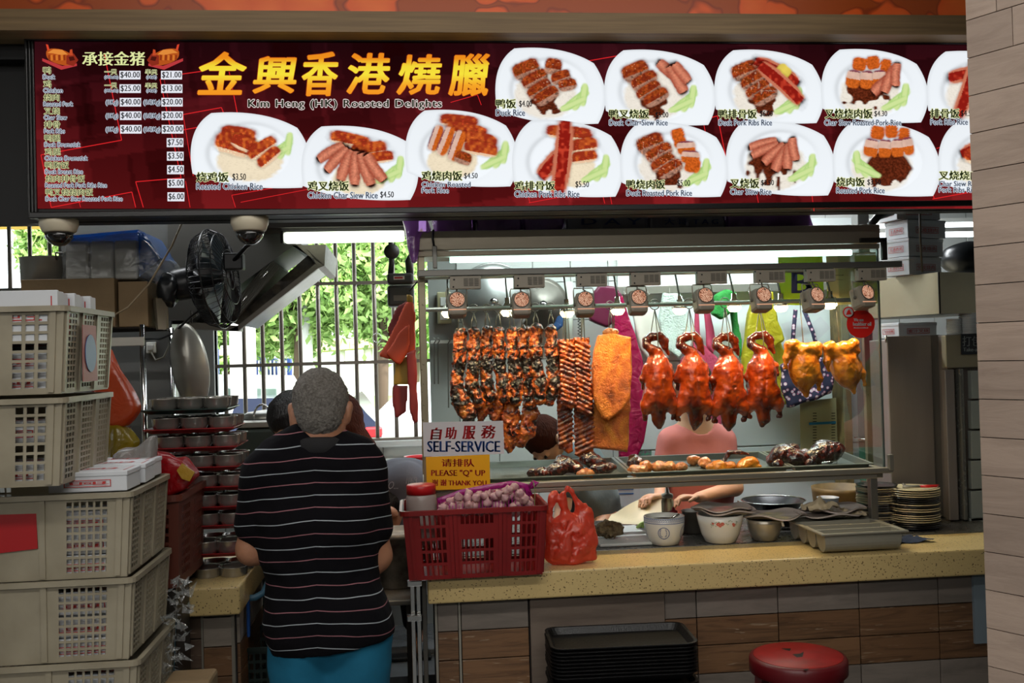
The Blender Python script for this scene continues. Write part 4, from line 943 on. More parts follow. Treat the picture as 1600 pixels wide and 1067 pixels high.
def make_strip(pts,dy,seed,name='char_siew_strip'):
 pp = [px(u,v,Yh + dy) for u,v,r in pts];rs = [r * kk for u,v,r in pts]
 lo = np.min(pp,0) - .05;hi = np.max(pp,0) + .05;f = Field(lo,hi,.0028)
 f.chain(pp,rs,.012,(0,1,0),.75)
 rg_ = np.random.RandomState(seed)
 f.ell(pp[0] + np.array([0,0,.002]),(rs[0] * 1.0,rs[0] * .8,.014),k=.006)
 for k in range(10):
  i = rg_.randint(0,len(pp) - 1);t_ = rg_.rand();p = pp[i] * (1 - t_) + pp[i + 1] * t_ + np.array([rg_.uniform(-1,1) * rs[i] * .85,rg_.uniform(-1,.4) * .01,0])
  f.ell(p,np.array([rg_.uniform(.5,.9),.55,rg_.uniform(.7,1.5)]) * .0125,k=.007)
 for k in range(2):       # cuts and folds
  i = rg_.randint(1,len(pp) - 1);p = pp[i] + np.array([rg_.uniform(-1,1) * rs[i],-.018,rg_.uniform(-.01,.01)])
  f.cap(p,p + np.array([rg_.uniform(-.01,.01),0,.04]),.006,.003,.006,op='sub')
 f.lump(.0045,90,seed);f.lump(.002,220,seed + 3)
 return f.mesh(name),pp
ordl = ['first','second','third','fourth','fifth','sixth','seventh','eighth','ninth','tenth']
for i,(nm,pts,dy) in enumerate(strips):
 me,pp = make_strip(pts,dy,20 + i);top = pp[0]
 t = thing('char_siew_strip',(top[0],top[1],top[2]),'charred sesame-flecked roast pork strip hanging on a hook, %s from the left' % ordl[i],'roast pork','hanging char siew strips')
 put('meat',me,M_siew,t);hook(t,(top[0],Yh,zr2),top - np.array([0,.004,.004]))
for i,(pts,dy) in enumerate(lowers):
 me,pp = make_strip(pts,dy,60 + i);top = pp[0]
 t = thing('char_siew_strip',(top[0],top[1],top[2]),'orange-brown roast pork piece hanging low behind the front strips, %s from the left' % ordl[i],'roast pork','low hanging roast pork pieces')
 put('meat',me,M_siew2,t);mb = MB().tube([Vector(top),Vector((top[0],top[1],zr2 + .012)),Vector((top[0],Yh,zr2 + .015))],.0019,6);put('hook',mb,M_hook,t)
# ---- rib racks
def rib_rack(x0,x1,z1,z0,y,sl,seed,name):
 f = Field((x0 - .04,y - .04,z0 - .03),(x1 + .04,y + .04,z1 + .03),.0026)
 f.poly([(x0,z0 + .02),(x0 - .003,z1),(x1 + .003,z1),(x1,z0 + .01),((x0 + x1) / 2 + .012,z0),((x0 + x1) / 2 - .012,z0 + .015)],y - .006,y + .010,.006,.006)
 n = int((z1 - z0 - .02) / .0185);xm = (x0 + x1) / 2
 for k in range(n):
  z = z1 - .012 - k * .0185 + .0015 * math.sin(k * 2.3 + seed)
  f.cap((x0 + .004,y - .006,z),(x1 - .003,y - .006,z - sl),.0066,.0072,.004)
  f.ell((x1 - .001,y - .008,z - sl),(.0068,.0068,.0062),k=.002);f.ell((x0 + .001,y - .006,z),(.005,.005,.0045),k=.003)
 f.lump(.002,140,seed);f.lump(.0015,60,seed)
 return f.mesh(name)
def cx(u,v=560,y=Yh):return P(u,v,y).x
def czp(v,u=900,y=Yh):return P(u,v,y).z
racks = [('rib_rack',(876,898,529,640,-.012,.020),'sticky red-brown pork rib rack hanging, front left'),('rib_rack',(900,922,527,650,-.012,.026),'sticky red-brown pork rib rack hanging, front right'),
         ('rib_rack',(870,892,600,709,.028,-.022),'dark pork rib rack hanging lowest at the left, behind the front racks'),('rib_rack',(896,925,600,721,.028,-.028),'dark pork rib rack hanging lowest at the right, behind the front racks')]
for i,(n_,(u0,u1,v0,v1,dy,sl),lb) in enumerate(racks):
 y = Yh + dy;me = rib_rack(cx(u0,600,y),cx(u1,600,y),czp(v0,(u0 + u1) / 2,y),czp(v1,(u0 + u1) / 2,y),y,sl,70 + i,'ribs')
 t = thing('rib_rack',(cx((u0 + u1) / 2,600,y),y,czp(v0,890,y)),lb,'pork ribs','hanging rib racks');put('ribs',me,M_rib,t)
 top = Vector((cx((u0 + u1) / 2,600,y),y,czp(v0,890,y) - .012))
 put('hook',MB().tube([top + Vector((-.004,-.01,0)),(top + Vector((0,0,zr2 - top.z))) * .5 + top * .5,Vector((top.x + .006,Yh,zr2 + .014))],.0019,6).tube([top + Vector((.01,-.01,.0)),Vector((top.x + .008,Yh,zr2 + .012))],.0019,6),M_hook,t)
# ---- slabs of roast pork belly
def slab(poly_px,y,th,seed,name,amp=.003):
 pts = [(P(u,v,y).x,P(u,v,y).z) for u,v in poly_px];A = np.array(pts)
 f = Field((A[:,0].min() - .02,y - .05,A[:,1].min() - .02),(A[:,0].max() + .02,y + .05,A[:,1].max() + .02),.003)
 f.poly(pts,y - th / 2,y + th / 2,.012,.006);f.lump(amp,28,seed);f.lump(.0012,150,seed)
 return f.mesh(name)
for i,(pl,y,lb) in enumerate([([(934,524),(955,520),(985,527),(987,560),(986,600),(985,622),(972,640),(950,657),(939,652),(928,625),(925,600),(924,570),(928,548)],Yh - .012,'bright orange slab of crackling pork belly hanging in front'),
                                 ([(927,632),(932,600),(985,605),(984,640),(982,690),(980,706),(960,704),(926,700),(924,670)],Yh + .03,'orange slab of crackling pork belly hanging behind, its lower half showing')]):
 me = slab(pl,y,.03,80 + i,'crackling');c = P(955,522,y)
 t = thing('pork_belly_slab',(c.x,y,c.z),lb,'roast pork','pork belly slabs');put('crackling',me,M_belly,t)
 if i == 0:
  f = Field(px(935,530) - .03,px(972,505) + .03,.003);f.ell(px(954,519,Yh - .008),(.033,.014,.017),k=.005);f.lump(.004,60,3);put('knuckle',f.mesh('knuckle'),M_piece,t);hook(t,(c.x,Yh,zr2),c + Vector((0,.006,.004)),.008)
 else:put('hook',MB().tube([P(956,602,y + .012),Vector((c.x + .02,y + .012,zr2 + .012)),Vector((c.x + .02,Yh,zr2 + .015))],.0019,6),M_hook,t)
# ---- hanging ducks
def make_duck(seed,body=(0,0),nk=0.0,lean=0.0):
 """duck hanging by the neck; local origin at its breast top, z up, metres"""
 f = Field((-.11,-.10,-.34),(.12,.10,.10),.0032);rg_ = np.random.RandomState(seed);j = lambda s=.004:rg_.uniform(-s,s)
 # breast, belly and back end
 f.ell((0 + lean * .3,0,-.062),(.050,.046,.062),k=.02);f.ell((lean * .6,-.004,-.115),(.056,.052,.075),k=.03);f.ell((lean,0,-.172),(.054,.044,.058),k=.03)
 f.chain([(lean,0,-.21),(lean + j(),.0,-.262),(lean - .004 + j(),0,-.292)],[.035,.020,.007],.03)
 # neck: up from the breast, looping to the left and over the hook
 f.chain([(0,0,-.03),(-.006,-.004,.0),(-.026,-.010,.014),(-.046,-.006,.030),(-.044,0,.050),(-.020,.004,.064),(.012,.004,.064),(.030,.004,.046),(.036,.006,.018),(.048,.010,-.006)],[.036,.023,.018,.0145,.0135,.0145,.0165,.0165,.011,.006],.010)
 # wings folded along the sides
 f.chain([(-.046,-.004,-.055),(-.064,.004,-.10),(-.058,.012,-.125)],[.014,.010,.0065],.012);f.ell((-.060,.012,-.135),(.007,.007,.010),k=.006)
 f.chain([(.048,.0,-.055),(.060,.012,-.095)],[.014,.009],.014)
 # thighs and drumsticks to the knobs
 f.chain([(-.034,-.012,-.17),(-.052,-.008,-.205),(-.062 + j(),-.002,-.243)],[.030,.022,.0085],.02);f.ell((-.064 + j(),0,-.255),(.0095,.009,.011),k=.006);f.ell((-.054,0,-.258),(.006,.006,.009),k=.004)
 f.chain([(.036,-.012,-.17),(.052,-.008,-.205),(.060 + j(),-.002,-.243)],[.030,.022,.0085],.02);f.ell((.062 + j(),0,-.256),(.0095,.009,.011),k=.006);f.ell((.052,0,-.259),(.006,.006,.009),k=.004)
 # string seams and wrinkles
 f.cap((lean * .5,-.056,-.07),(lean,-.052,-.19),.003,.003,.008,op='sub')
 for k in range(9):a = (j(.045),-.058,-.06 - rg_.rand() * .12);f.cap(a,(a[0] + j(.03),-.055,a[2] + j(.03)),.0025,.002,.006,op='sub')
 f.lump(.0028,45,seed);f.lump(.0012,120,seed + 1)
 def col(V):
  n = vnoise(V,26,seed);n2 = vnoise(V,9,seed + 4);z = V[:,2]
  c = np.ones((len(V),3));dark = np.clip((z + .012) / .03,0,1) * .72 + np.clip((-.185 - z + .02 * n2) / .04,0,1) * .8 * np.clip(1.25 - np.abs(V[:,0]) / .035,0,1) + np.clip((.02 - np.abs(z + .035 + .02 * n)) / .02,0,1) * np.clip(n2 + .6,0,1) * .5
  dark += np.clip((-.125 - z) / .02,0,1) * np.clip((np.abs(V[:,0]) - .055) / .01,0,1) * .0 + np.clip((np.linalg.norm(V - np.array([-.064,0,-.252]),axis=1) < .018) * .8 + (np.linalg.norm(V - np.array([.062,0,-.253]),axis=1) < .018) * .8 + (np.linalg.norm(V - np.array([-.06,.012,-.128]),axis=1) < .022) * .85,0,1)
  dark = np.clip(dark + .28 * np.clip(n,-.3,1),0,.93)[:,None]
  return c * (1 - dark) + np.array([.10,.055,.045]) * dark
 return f.mesh('duck_body',col=col)
ducks = [(1029,551,0,0),(1083,551,.006,4),(1139,552,-.002,2),(1193,549,-.006,6)]
for i,(u,v,ln_,sd) in enumerate(ducks):
 o = P(u - 2,v,Yh - .005)
 t = thing('roast_duck',o,'glossy red-brown roast duck hanging by its looped neck, %s from the left' % ordl[i],'roast duck','hanging roast ducks')
 me = make_duck(31 + sd,lean=ln_);me.transform(Matrix.Rotation(R([4,-3,5,-6][i]),4,'Z'));me.transform(Matrix.Scale([1.0,1.02,1.03,1.0][i],4));me.transform(Matrix.Translation(o));put('duck_body',me,M_duck,t)
 c = o + Vector((-.006,0,.0));mb = MB();rg0 = Vector((o.x - .004,Yh,zr2))
 mb.tube([rg0 + Vector((.020 * math.cos(a),0,.020 * math.sin(a))) for a in [k * math.pi / 8 for k in range(16)]],.002,6,closed=True)
 b0 = rg0 - Vector((0,0,.02));mb.tube([b0,o + Vector((-.030,-.006,.05)),o + Vector((-.024,-.018,.0))],.002,6).tube([b0,o + Vector((.022,-.004,.05)),o + Vector((.034,-.004,.02))],.002,6).tube([b0,o + Vector((.0,-.016,.055)),o + Vector((-.002,-.024,.01))],.002,6)
 put('hook',mb,M_hook,t)
# ---- hanging chickens
def make_chicken(seed,mir=1):
 f = Field((-.12,-.10,-.26),(.12,.10,.05),.0032);rg_ = np.random.RandomState(seed);j = lambda s=.004:rg_.uniform(-s,s)
 f.ell((.004,0,-.085),(.060,.052,.064),k=.03);f.ell((.008,0,-.135),(.050,.044,.052),k=.03)
 f.chain([(.012,0,-.17),(.022,0,-.205)],[.026,.012],.02);f.ell((.018,-.008,-.207),(.010,.010,.014),k=.006)
 f.chain([(-.045,-.012,-.04),(-.062,-.02,-.02),(-.046,-.024,-.008)],[.026,.020,.015],.012)      # leg folded up at the left
 f.chain([(-.060,-.014,-.03),(-.074,-.018,-.07),(-.076,-.02,-.096)],[.018,.013,.006],.01)
 for q in range(3):f.cap((-.076,-.02,-.096),(-.084 + q * .008,-.022,-.112),.0045,.003,.004)
 f.chain([(.03,-.018,-.03),(.045,-.024,-.02),(.05,-.028,-.05)],[.026,.018,.012],.012)            # and at the right
 f.chain([(.046,0,-.10),(.066,-.006,-.14),(.070,-.004,-.178)],[.024,.014,.0075],.014);f.ell((.070,-.004,-.186),(.009,.008,.008),k=.005)
 f.ell((.0,-.022,-.03),(.040,.026,.024),k=.02)
 for k in range(7):a = (j(.045),-.058,-.05 - rg_.rand() * .10);f.cap(a,(a[0] + j(.03),-.055,a[2] + j(.03)),.003,.002,.008,op='sub')
 f.lump(.003,40,seed);f.lump(.0014,110,seed)
 return f.mesh('chicken_body')
for i,(u,v) in enumerate([(1256,533),(1312,532)]):
 o = P(u,v,3.765);t = thing('roast_chicken',o,'golden-orange roast chicken hanging, %s of the two' % ['left','right'][i],'roast chicken','hanging roast chickens')
 me = make_chicken(51 + i);me.transform(Matrix.Rotation(R([5,-8][i]),4,'Y'));me.transform(Matrix.Translation(o));put('chicken_body',me,M_chick,t)
 put('hook',MB().tube([Vector((o.x + .02,Yh,zr2 + .012)),Vector((o.x + .004,3.80,zr2 - .02)),o + Vector((-.002,0,-.02))],.002,6),M_hook,t)
# ---- meat lying on the trays
rg_ = random.Random(4)
def on_tray(u,y,h):
 p = P(u,730,y);z = tray_z(y) - .008 + h * 1.3;return Vector((p.x,y,z))
def lying(name,parts_,m,label,cat,group,seed,amp=.004):
 f_pts = [];
 for (u,y,h,rx,ry,rz) in parts_:f_pts.append((on_tray(u,y,h),(rx * 1.22,ry * 1.25,rz * 1.45)))
 A = np.array([p for p,_ in f_pts]);rm = .075;f = Field(A.min(0) - rm,A.max(0) + rm,.0034)
 for p,r_ in f_pts:f.ell(p,r_,k=.010)
 f.lump(amp,48,seed);f.lump(amp * .5,120,seed)
 c = A[0];me = f.mesh(name);me.transform(Matrix.Translation(-Vector(c)))
 return _link(name,me,m,c,label,cat,group)
def _link(name,me,m,c,label,cat,group):
 me.materials.append(m);o = bpy.data.objects.new(name,me);COL.objects.link(o);o.location = c;return tag(o,label,cat,group)
bk = 'black glazed roast pork pieces on the left tray'
desc = ['small round dark pork piece at the left end of the tray','dark pork chunk second along the left tray','jet black glazed pork chunk in the middle of the left tray','shiny black pork piece leaning under the ribs','dark pork piece beside the lowest rib tips','reddish cut pork end at the front of the left tray','long charred black pork piece by the tray divider','wide grey-brown pork piece behind the charred one']
dat = [[(832,3.72,.016,.018,.016,.014)],[(845,3.74,.016,.022,.018,.014),(852,3.72,.012,.016,.014,.012)],[(868,3.74,.018,.030,.024,.018),(880,3.75,.024,.022,.02,.016)],[(893,3.76,.026,.028,.024,.020),(903,3.74,.018,.022,.018,.016)],[(880,3.82,.03,.03,.022,.018)],[(914,3.68,.013,.026,.018,.014),(922,3.675,.012,.014,.014,.012)],[(938,3.74,.018,.032,.022,.016),(952,3.75,.018,.022,.02,.014)],[(922,3.84,.03,.034,.024,.022),(936,3.83,.022,.02,.018,.014)]]
for i,(d,q) in enumerate(zip(desc,dat)):lying('pork_piece',q,M_piece if i in (5,) else M_dark,d,'roast pork',bk,90 + i,.005)
ck = 'cut chicken and duck pieces on the middle tray'
desc = ['dark-skinned chicken piece topped with pale meat beside the left divider','orange cut chicken piece at the front left of the middle tray','curled orange chicken skin piece in the middle tray','pale chicken end next to the curled piece','brown chicken scrap at the back of the middle tray','small pale scrap of chicken behind the drumstick','glossy half chicken lying at the front of the middle tray','chicken neck curled over the half chicken','round roast chicken thigh at the right of the middle tray']
dat = [[(992,3.80,.02,.026,.022,.024),(998,3.76,.03,.018,.016,.012)],[(996,3.70,.014,.034,.02,.016),(1008,3.73,.018,.022,.02,.018)],[(1030,3.74,.016,.028,.02,.016),(1047,3.72,.016,.020,.018,.018)],[(1064,3.74,.014,.022,.018,.012)],[(1083,3.86,.014,.018,.016,.014),(1092,3.86,.012,.014,.014,.010)],[(1102,3.80,.014,.024,.018,.016)],[(1122,3.70,.015,.028,.022,.018),(1138,3.71,.013,.024,.02,.014),(1110,3.72,.012,.012,.012,.01)],None,[(1170,3.72,.018,.032,.024,.020),(1158,3.71,.012,.018,.018,.014),(1180,3.72,.010,.02,.018,.010)]]
for i,(d,q) in enumerate(zip(desc,dat)):
 if q:lying('chicken_piece',q,M_chick if i in (6,8) else M_piece if i != 0 else M_dark,d,'roast chicken',ck,110 + i,.0045)
 else:
  pp = [on_tray(1132,3.78,.02),on_tray(1140,3.78,.045),on_tray(1156,3.77,.045),on_tray(1170,3.77,.038)];A = np.array(pp);f = Field(A.min(0) - .03,A.max(0) + .03,.003);f.chain(A,[.010,.009,.009,.005],.006);f.lump(.002,90,4)
  me = f.mesh('neck');me.transform(Matrix.Translation(-pp[0]));_link('chicken_neck',me,M_dark,pp[0],d,'roast chicken',ck)
dat = [[(1226,3.76,.034,.045,.036,.030),(1243,3.74,.024,.036,.03,.022),(1209,3.77,.018,.022,.03,.018),(1240,3.80,.045,.022,.018,.016),(1217,3.70,.014,.018,.012,.012)],[(1292,3.76,.038,.050,.036,.032),(1272,3.74,.028,.034,.03,.024),(1306,3.79,.040,.026,.024,.020),(1266,3.70,.014,.020,.014,.012),(1317,3.78,.040,.010,.010,.010),(1258,3.79,.03,.02,.02,.014)]]
for i,q in enumerate(dat):lying('roast_duck',q,M_dark,['dark roast duck lying on the right tray beside the divider','dark roast duck lying at the far right end of the shelf, its tail sticking up'][i],'roast duck','dark ducks on the right tray',130 + i,.005)
# ------------------------------------------------------------------ baskets with real perforations
def perf(mb,fmap,xs,zs,hole):
 """lattice wall: xs, zs cut lines in 0..1; hole(i, j) True where open; fmap(s, t, n) -> point, n = 0 outer / 1 inner skin"""
 nx,nz = len(xs),len(zs);b = mb.n
 V = [fmap(x,z,n) for n in (0,1) for x in xs for z in zs];mb.V += [tuple(v) for v in V];mb.n += len(V)
 I = lambda n,i,j:b + n * nx * nz + i * nz + j
 sol = lambda i,j:0 <= i < nx - 1 and 0 <= j < nz - 1 and not hole(i,j)
 F = []
 for i in range(nx - 1):
  for j in range(nz - 1):
   if not sol(i,j):continue
   F.append((I(0,i,j),I(0,i + 1,j),I(0,i + 1,j + 1),I(0,i,j + 1)));F.append((I(1,i,j),I(1,i,j + 1),I(1,i + 1,j + 1),I(1,i + 1,j)))
   for di,dj,a,c in ((-1,0,(i,j),(i,j + 1)),(1,0,(i + 1,j + 1),(i + 1,j)),(0,-1,(i + 1,j),(i,j)),(0,1,(i,j + 1),(i + 1,j + 1))):
    if not sol(i + di,j + dj):F.append((I(0,*a),I(0,*c),I(1,*c),I(1,*a)))
 mb.F += F;mb.M += [mb.mi] * len(F);mb.S += [False] * len(F);return mb
def cuts(groups,lo=0.,hi=1.):
 """groups [(a, b, n, gap_ratio)] -> cut lines and the set of open intervals"""
 xs = [lo];op = set()
 for a,b_,n,g in groups:
  w = (b_ - a) / (n + (n - 1) * g)
  for k in range(n):
   s = a + k * w * (1 + g);xs.append(s);op.add(len(xs) - 1);xs.append(s + w)
 xs.append(hi);return xs,op
def basket(name,x0,x1,y0,y1,z0,z1,m,label,cat,front,side,group=None,taper=.93,rim=.016,ribs=(),rz=0,cxy=None):
 """perforated box basket; front/side = list of (xgroups, zgroups) pairs sharing one lattice"""
 cx_,cy_ = (x0 + x1) / 2,(y0 + y1) / 2;t = thing(name,(cx_,cy_,z0),label,cat,group)
 def wall(face):
  def f(s,tt,n):
   k = taper + (1 - taper) * tt;hx_ = (x1 - x0) / 2 * k - n * .004;hy = (y1 - y0) / 2 * k - n * .004;z = z0 + (z1 - z0) * tt
   s2 = s * 2 - 1
   return {'f':(cx_ + s2 * hx_,cy_ - hy,z),'b':(cx_ - s2 * hx_,cy_ + hy,z),'r':(cx_ + hx_,cy_ + s2 * hy,z),'l':(cx_ - hx_,cy_ - s2 * hy,z)}[face]
  return f
 for face,spec in (('f',front),('r',side),('b',front),('l',side)):
  xg,zg,fn = spec;xs,ox = cuts(xg);zs,oz = cuts(zg);mb = MB()
  perf(mb,wall(face),xs,zs,(lambda i,j:i in ox and j in oz and (fn is None or not fn(i,j))))
  put('wall_panel',mb,m,t)
  if face in 'fr':
   w = wall(face);mb = MB()
   for a in ribs:      # raised vertical stiffening fins beside the openings
    p = [Vector(w(a - .012,.02,0)),Vector(w(a + .012,.02,0)),Vector(w(a + .012,.97,0)),Vector(w(a - .012,.97,0))]
    nrm = Vector((0,-1,0)) if face == 'f' else Vector((1,0,0));mb.prism([q + nrm * .0 for q in p],nrm * .005)
   if ribs:put('fin',mb,m,t,kind='stuff')
 kb = taper;mb = MB().box((cx_ - (x1 - x0) / 2 * kb,cy_ - (y1 - y0) / 2 * kb,z0),(cx_ + (x1 - x0) / 2 * kb,cy_ + (y1 - y0) / 2 * kb,z0 + .004));put('bottom',mb,m,t)
 o = .010;mb = MB()
 ring = [(x0 - o,y0 - o),(x1 + o,y0 - o),(x1 + o,y1 + o),(x0 - o,y1 + o)];inn = [(x0 + .003,y0 + .003),(x1 - .003,y0 + .003),(x1 - .003,y1 - .003),(x0 + .003,y1 - .003)]
 def rr(pts,rad=.02):
  out = []
  for i in range(4):
   p = Vector(pts[i]);a = (Vector(pts[i - 1]) - p).normalized();b_ = (Vector(pts[(i + 1) % 4]) - p).normalized()
   for q in range(5):
    u = q / 4;out.append(p + a * rad * (1 - u) ** 2 + b_ * rad * u ** 2)
  return out
 A,B = rr(ring,.03),rr(inn,.02);n = len(A)
 V = [(p.x,p.y,z1 - rim) for p in A] + [(p.x,p.y,z1) for p in A] + [(p.x,p.y,z1) for p in B] + [(p.x,p.y,z1 - .006) for p in B]
 F = [(a * n + k,a * n + (k + 1) % n,(a + 1) * n + (k + 1) % n,(a + 1) * n + k) for a in range(3) for k in range(n)] + [(3 * n + k,3 * n + (k + 1) % n,(k + 1) % n,k) for k in range(n)]
 put('rim',mb.raw(V,F),m,t)
 return t
M_redb = mat('dark_red_plastic','#7c0f10',.38,var=.25,vs=5)
zrim = P(626,800,3.29).z;bx0_,bx1_ = P(629,820,3.29).x,P(854,800,3.29).x;yb1 = P(618,781,Z=zrim).y
rb = basket('plastic_basket',bx0_,bx1_,3.30,min(yb1,3.60),cz + .001,zrim,M_redb,'dark red slotted plastic basket holding garlic and a jar on the stone counter','basket',
 ([(.11,.29,5,.42),(.40,.63,7,.42),(.76,.94,5,.42)],[(.06,.20,1,0),(.24,.38,1,0),(.42,.56,1,0),(.60,.74,1,0),(.78,.93,1,0)],lambda i,j:11 <= i <= 24 and j in (7,)),
 ([(.1,.4,5,.5),(.6,.9,5,.5)],[(.1,.28,1,0),(.34,.5,1,0),(.56,.72,1,0),(.78,.93,1,0)],None),taper=.93,ribs=(.05,.33,.36,.68,.71,.97))
# jar with a red lid, lying back against the basket
jc = P(659,800,3.40);jb = Vector((jc.x,3.43,cz + .10))
M_jar = mat('cloudy_jar_plastic','#b9a9a2',.3,trans=.35,sss=0);M_redlid = mat('red_lid_plastic','#b5161a',.35)
t = thing('plastic_jar',jb,'round cloudy plastic jar with a red screw lid standing in the red basket','jar')
zj1 = P(659,757,3.42).z
put('jar_body',MB().lathe([(.040,0),(.052,.006),(.053,zj1 - jb.z - .05),(.050,zj1 - jb.z - .038),(.046,zj1 - jb.z - .03)],jb,28),M_jar,t)
put('lid',MB().lathe([(.050,zj1 - jb.z - .032),(.0505,zj1 - jb.z - .004),(.047,zj1 - jb.z),(.0001,zj1 - jb.z + .001)],jb,28),M_redlid,t)
put('contents',MB().lathe([(.0001,.004),(.049,.006),(.049,.07),(.03,.078),(.0001,.08)],jb,20),mat('dark_spice','#3c3230',.8,bump=.6,bs=120),t)
# garlic bulbs in a magenta net bag
M_garlic = mat('garlic_skin','#c9a39c',.5,var=.3,vs=40,col2='#a06a78',sss=.1)
mbg = MB();prof = [(.0001,0),(.009,.001),(.0165,.008),(.0175,.015),(.012,.023),(.005,.029),(.0025,.036),(.0001,.037)]
V0 = mbg.lathe(prof,(0,0,0),14)
mbg.V = [(x * (1 + .09 * math.cos(6 * math.atan2(y,x))),y * (1 + .09 * math.cos(6 * math.atan2(y,x))),z) for x,y,z in mbg.V]
gme = mbg.mesh('garlic_bulb');gme.materials.append(M_garlic)
rg2 = random.Random(3);gl = []
def bag_top(u):          # ridge line of the bag from the photo
 return np.interp(u,[683,720,760,800,822,832],[786,772,764,758,762,786])
zfl = cz + .19
n_g = 0
for layer,(yy,sh) in enumerate([(3.345,0),(3.375,6),(3.41,0),(3.445,5)]):
 for row in range(4):
  for u in range(690 + sh + (row % 2) * 5,830,13):
   v = 797 - row * 10.5 - layer * 4.5
   if v < bag_top(u) + 2 + layer * 0:continue
   c = P(u + rg2.uniform(-2,2),v + rg2.uniform(-2,2),yy)
   o = bpy.data.objects.new('garlic_bulb',gme);COL.objects.link(o);o.location = c - Vector((0,0,.012));o.rotation_euler = (rg2.uniform(-1.3,1.3),rg2.uniform(-1.3,1.3),rg2.uniform(0,6));s = rg2.uniform(.8,1.0);o.scale = (s,s,s)
   tag(o,'pinkish garlic bulb inside the magenta net bag','garlic','garlic bulbs in the net bag');n_g += 1
# net: fine strands over the bulbs
M_net = mat('magenta_net','#b3128f',.45)
mb = MB()
def netp(a,b_):         # a along, b over the bag
 u = 684 + (833 - 684) * a;tp = bag_top(u) - 3;
 fr = P(u,800,3.325);top = P(u,tp,3.40);bk_ = P(u,800,3.47)
 if b_ < .5:q = b_ * 2;p = fr.lerp(top,q);p.y -= .012 * math.sin(math.pi * q) ;return p
 q = b_ * 2 - 1;return top.lerp(bk_,q)
for k in range(30):
 a = k / 29;mb.tube([netp(min(1,max(0,a + .05 * (q / 10 - .5))),q / 10) for q in range(11)],.0007,3)
 mb.tube([netp(min(1,max(0,a - .05 * (q / 10 - .5))),q / 10) for q in range(11)],.0007,3)
tb = thing('net_bag',P(758,800,3.40),'magenta net bag full of garlic bulbs lying in the red basket','bag')
put('net',mb,M_net,tb,kind='stuff')
seam = [P(u,bag_top(u) - 2.5,3.39) for u in range(684,832,6)]
put('seam_band',MB().tube(seam,.010,8,flat=.5),film('magenta_band','#c21a98',.7),tb)
put('knot',MB().tube([P(828,762,3.385),P(836,758,3.38),P(840,755,3.38),P(833,752,3.385),P(828,760,3.385)],.006,8),bpy.data.materials['magenta_band'],tb)
put('string',MB().tube([P(826,750,3.385),P(833,752,3.38),P(836,766,3.36),P(835,790,3.32)],.0015,5),mat('green_string','#5d6a3a',.6),tb)
# coral plastic carrier bag with two loop handles
M_coral = film('coral_bag_plastic','#f25a3e',.74,rough=.3,bump=.8,bs=26)
yb = 3.45;f = Field(np.array(P(850,890,yb)) - .08,np.array(P(940,755,yb)) + .08,.004)
def q3(u,v,y=yb):return np.array(P(u,v,y))
f.ell(q3(893,852,yb),(.082,.06,.062),k=.03);f.ell(q3(886,830),(.072,.05,.062),k=.03);f.cap(q3(860,868),q3(925,868),.022,.018,.03);f.cap(q3(868,876),q3(902,880),.012,.012,.02)
f.chain([q3(862,840),q3(858,800),q3(862,778),q3(869,772)],[.022,.012,.009,.007],.02,(1,0,0),.8)
f.chain([q3(869,771),q3(878,779),q3(884,800),q3(888,815)],[.007,.009,.012,.02],.015)
f.chain([q3(880,770,yb - .01),q3(886,762,yb - .01),q3(893,768,yb - .01),q3(905,790),q3(908,820)],[.008,.008,.009,.014,.03],.015);f.chain([q3(880,771,yb - .01),q3(882,790),q3(886,810)],[.008,.010,.02],.015)
f.chain([q3(915,783),q3(918,800),q3(922,840)],[.004,.016,.03],.02)
rg_ = np.random.RandomState(8)
for k in range(26):
 a = q3(rg_.uniform(862,925),rg_.uniform(795,875),yb - .055 + rg_.uniform(0,.02));b_ = a + np.array([rg_.uniform(-.03,.03),0,rg_.uniform(-.05,.05)]);f.cap(a,b_,.006,.003,.012,op='sub')
f.lump(.006,32,9);f.lump(.0022,90,2);f.cut((0,0,cz + .002),(0,0,-1))
put('plastic_bag',f.mesh('plastic_bag'),M_coral,label='coral red plastic carrier bag with knotted handles standing on the stone counter',cat='bag',loc=P(893,880,yb))
# ---- bowls and pots on the steel worktop
zc = cz + .003
M_china = mat('white_china','#d8d6cd',.18,coat=.5);M_bluep = mat('blue_china_print','#3b5288',.3);M_brownsauce = mat('brown_sauce','#2a130b',.1,coat=.6,var=.4,vs=30)
def at(u,v,z=zc):return P(u,v,Z=z)
c = at(1045,854);c.y += .06;kp = PPM(1045,850,c.y)
t = thing('china_bowl',(c.x,c.y,zc),'white china bowl with blue round crests holding brown sauce','bowl')
prof = [(19,0),(22,1),(25,8),(30,20),(31.5,32),(31.5,44),(30,44),(29.5,30),(26,12),(.01,10)]
prof = [(r * kp,z * kp) for r,z in prof]
put('bowl_body',MB().lathe(prof,(c.x,c.y,zc),48),M_china,t)
def on_cyl(c,rf,a,z):r = rf(z);return Vector((c.x + r * math.sin(a),c.y - r * math.cos(a),zc + z))
rf = lambda z:np.interp(z,[0,1 * kp,8 * kp,20 * kp,32 * kp,44 * kp],[19 * kp,22 * kp,25 * kp,30 * kp,31.5 * kp,31.5 * kp]) + .0006
def ring_band(mb,z0,z1,n=64,a0=0,a1=2 * math.pi):
 for k in range(n):
  a,b_ = a0 + (a1 - a0) * k / n,a0 + (a1 - a0) * (k + 1) / n;mb.quad(on_cyl(c,rf,a,z0),on_cyl(c,rf,b_,z0),on_cyl(c,rf,b_,z1),on_cyl(c,rf,a,z1))
mb = MB();ring_band(mb,42.4 * kp,43.4 * kp);ring_band(mb,35 * kp,36 * kp)
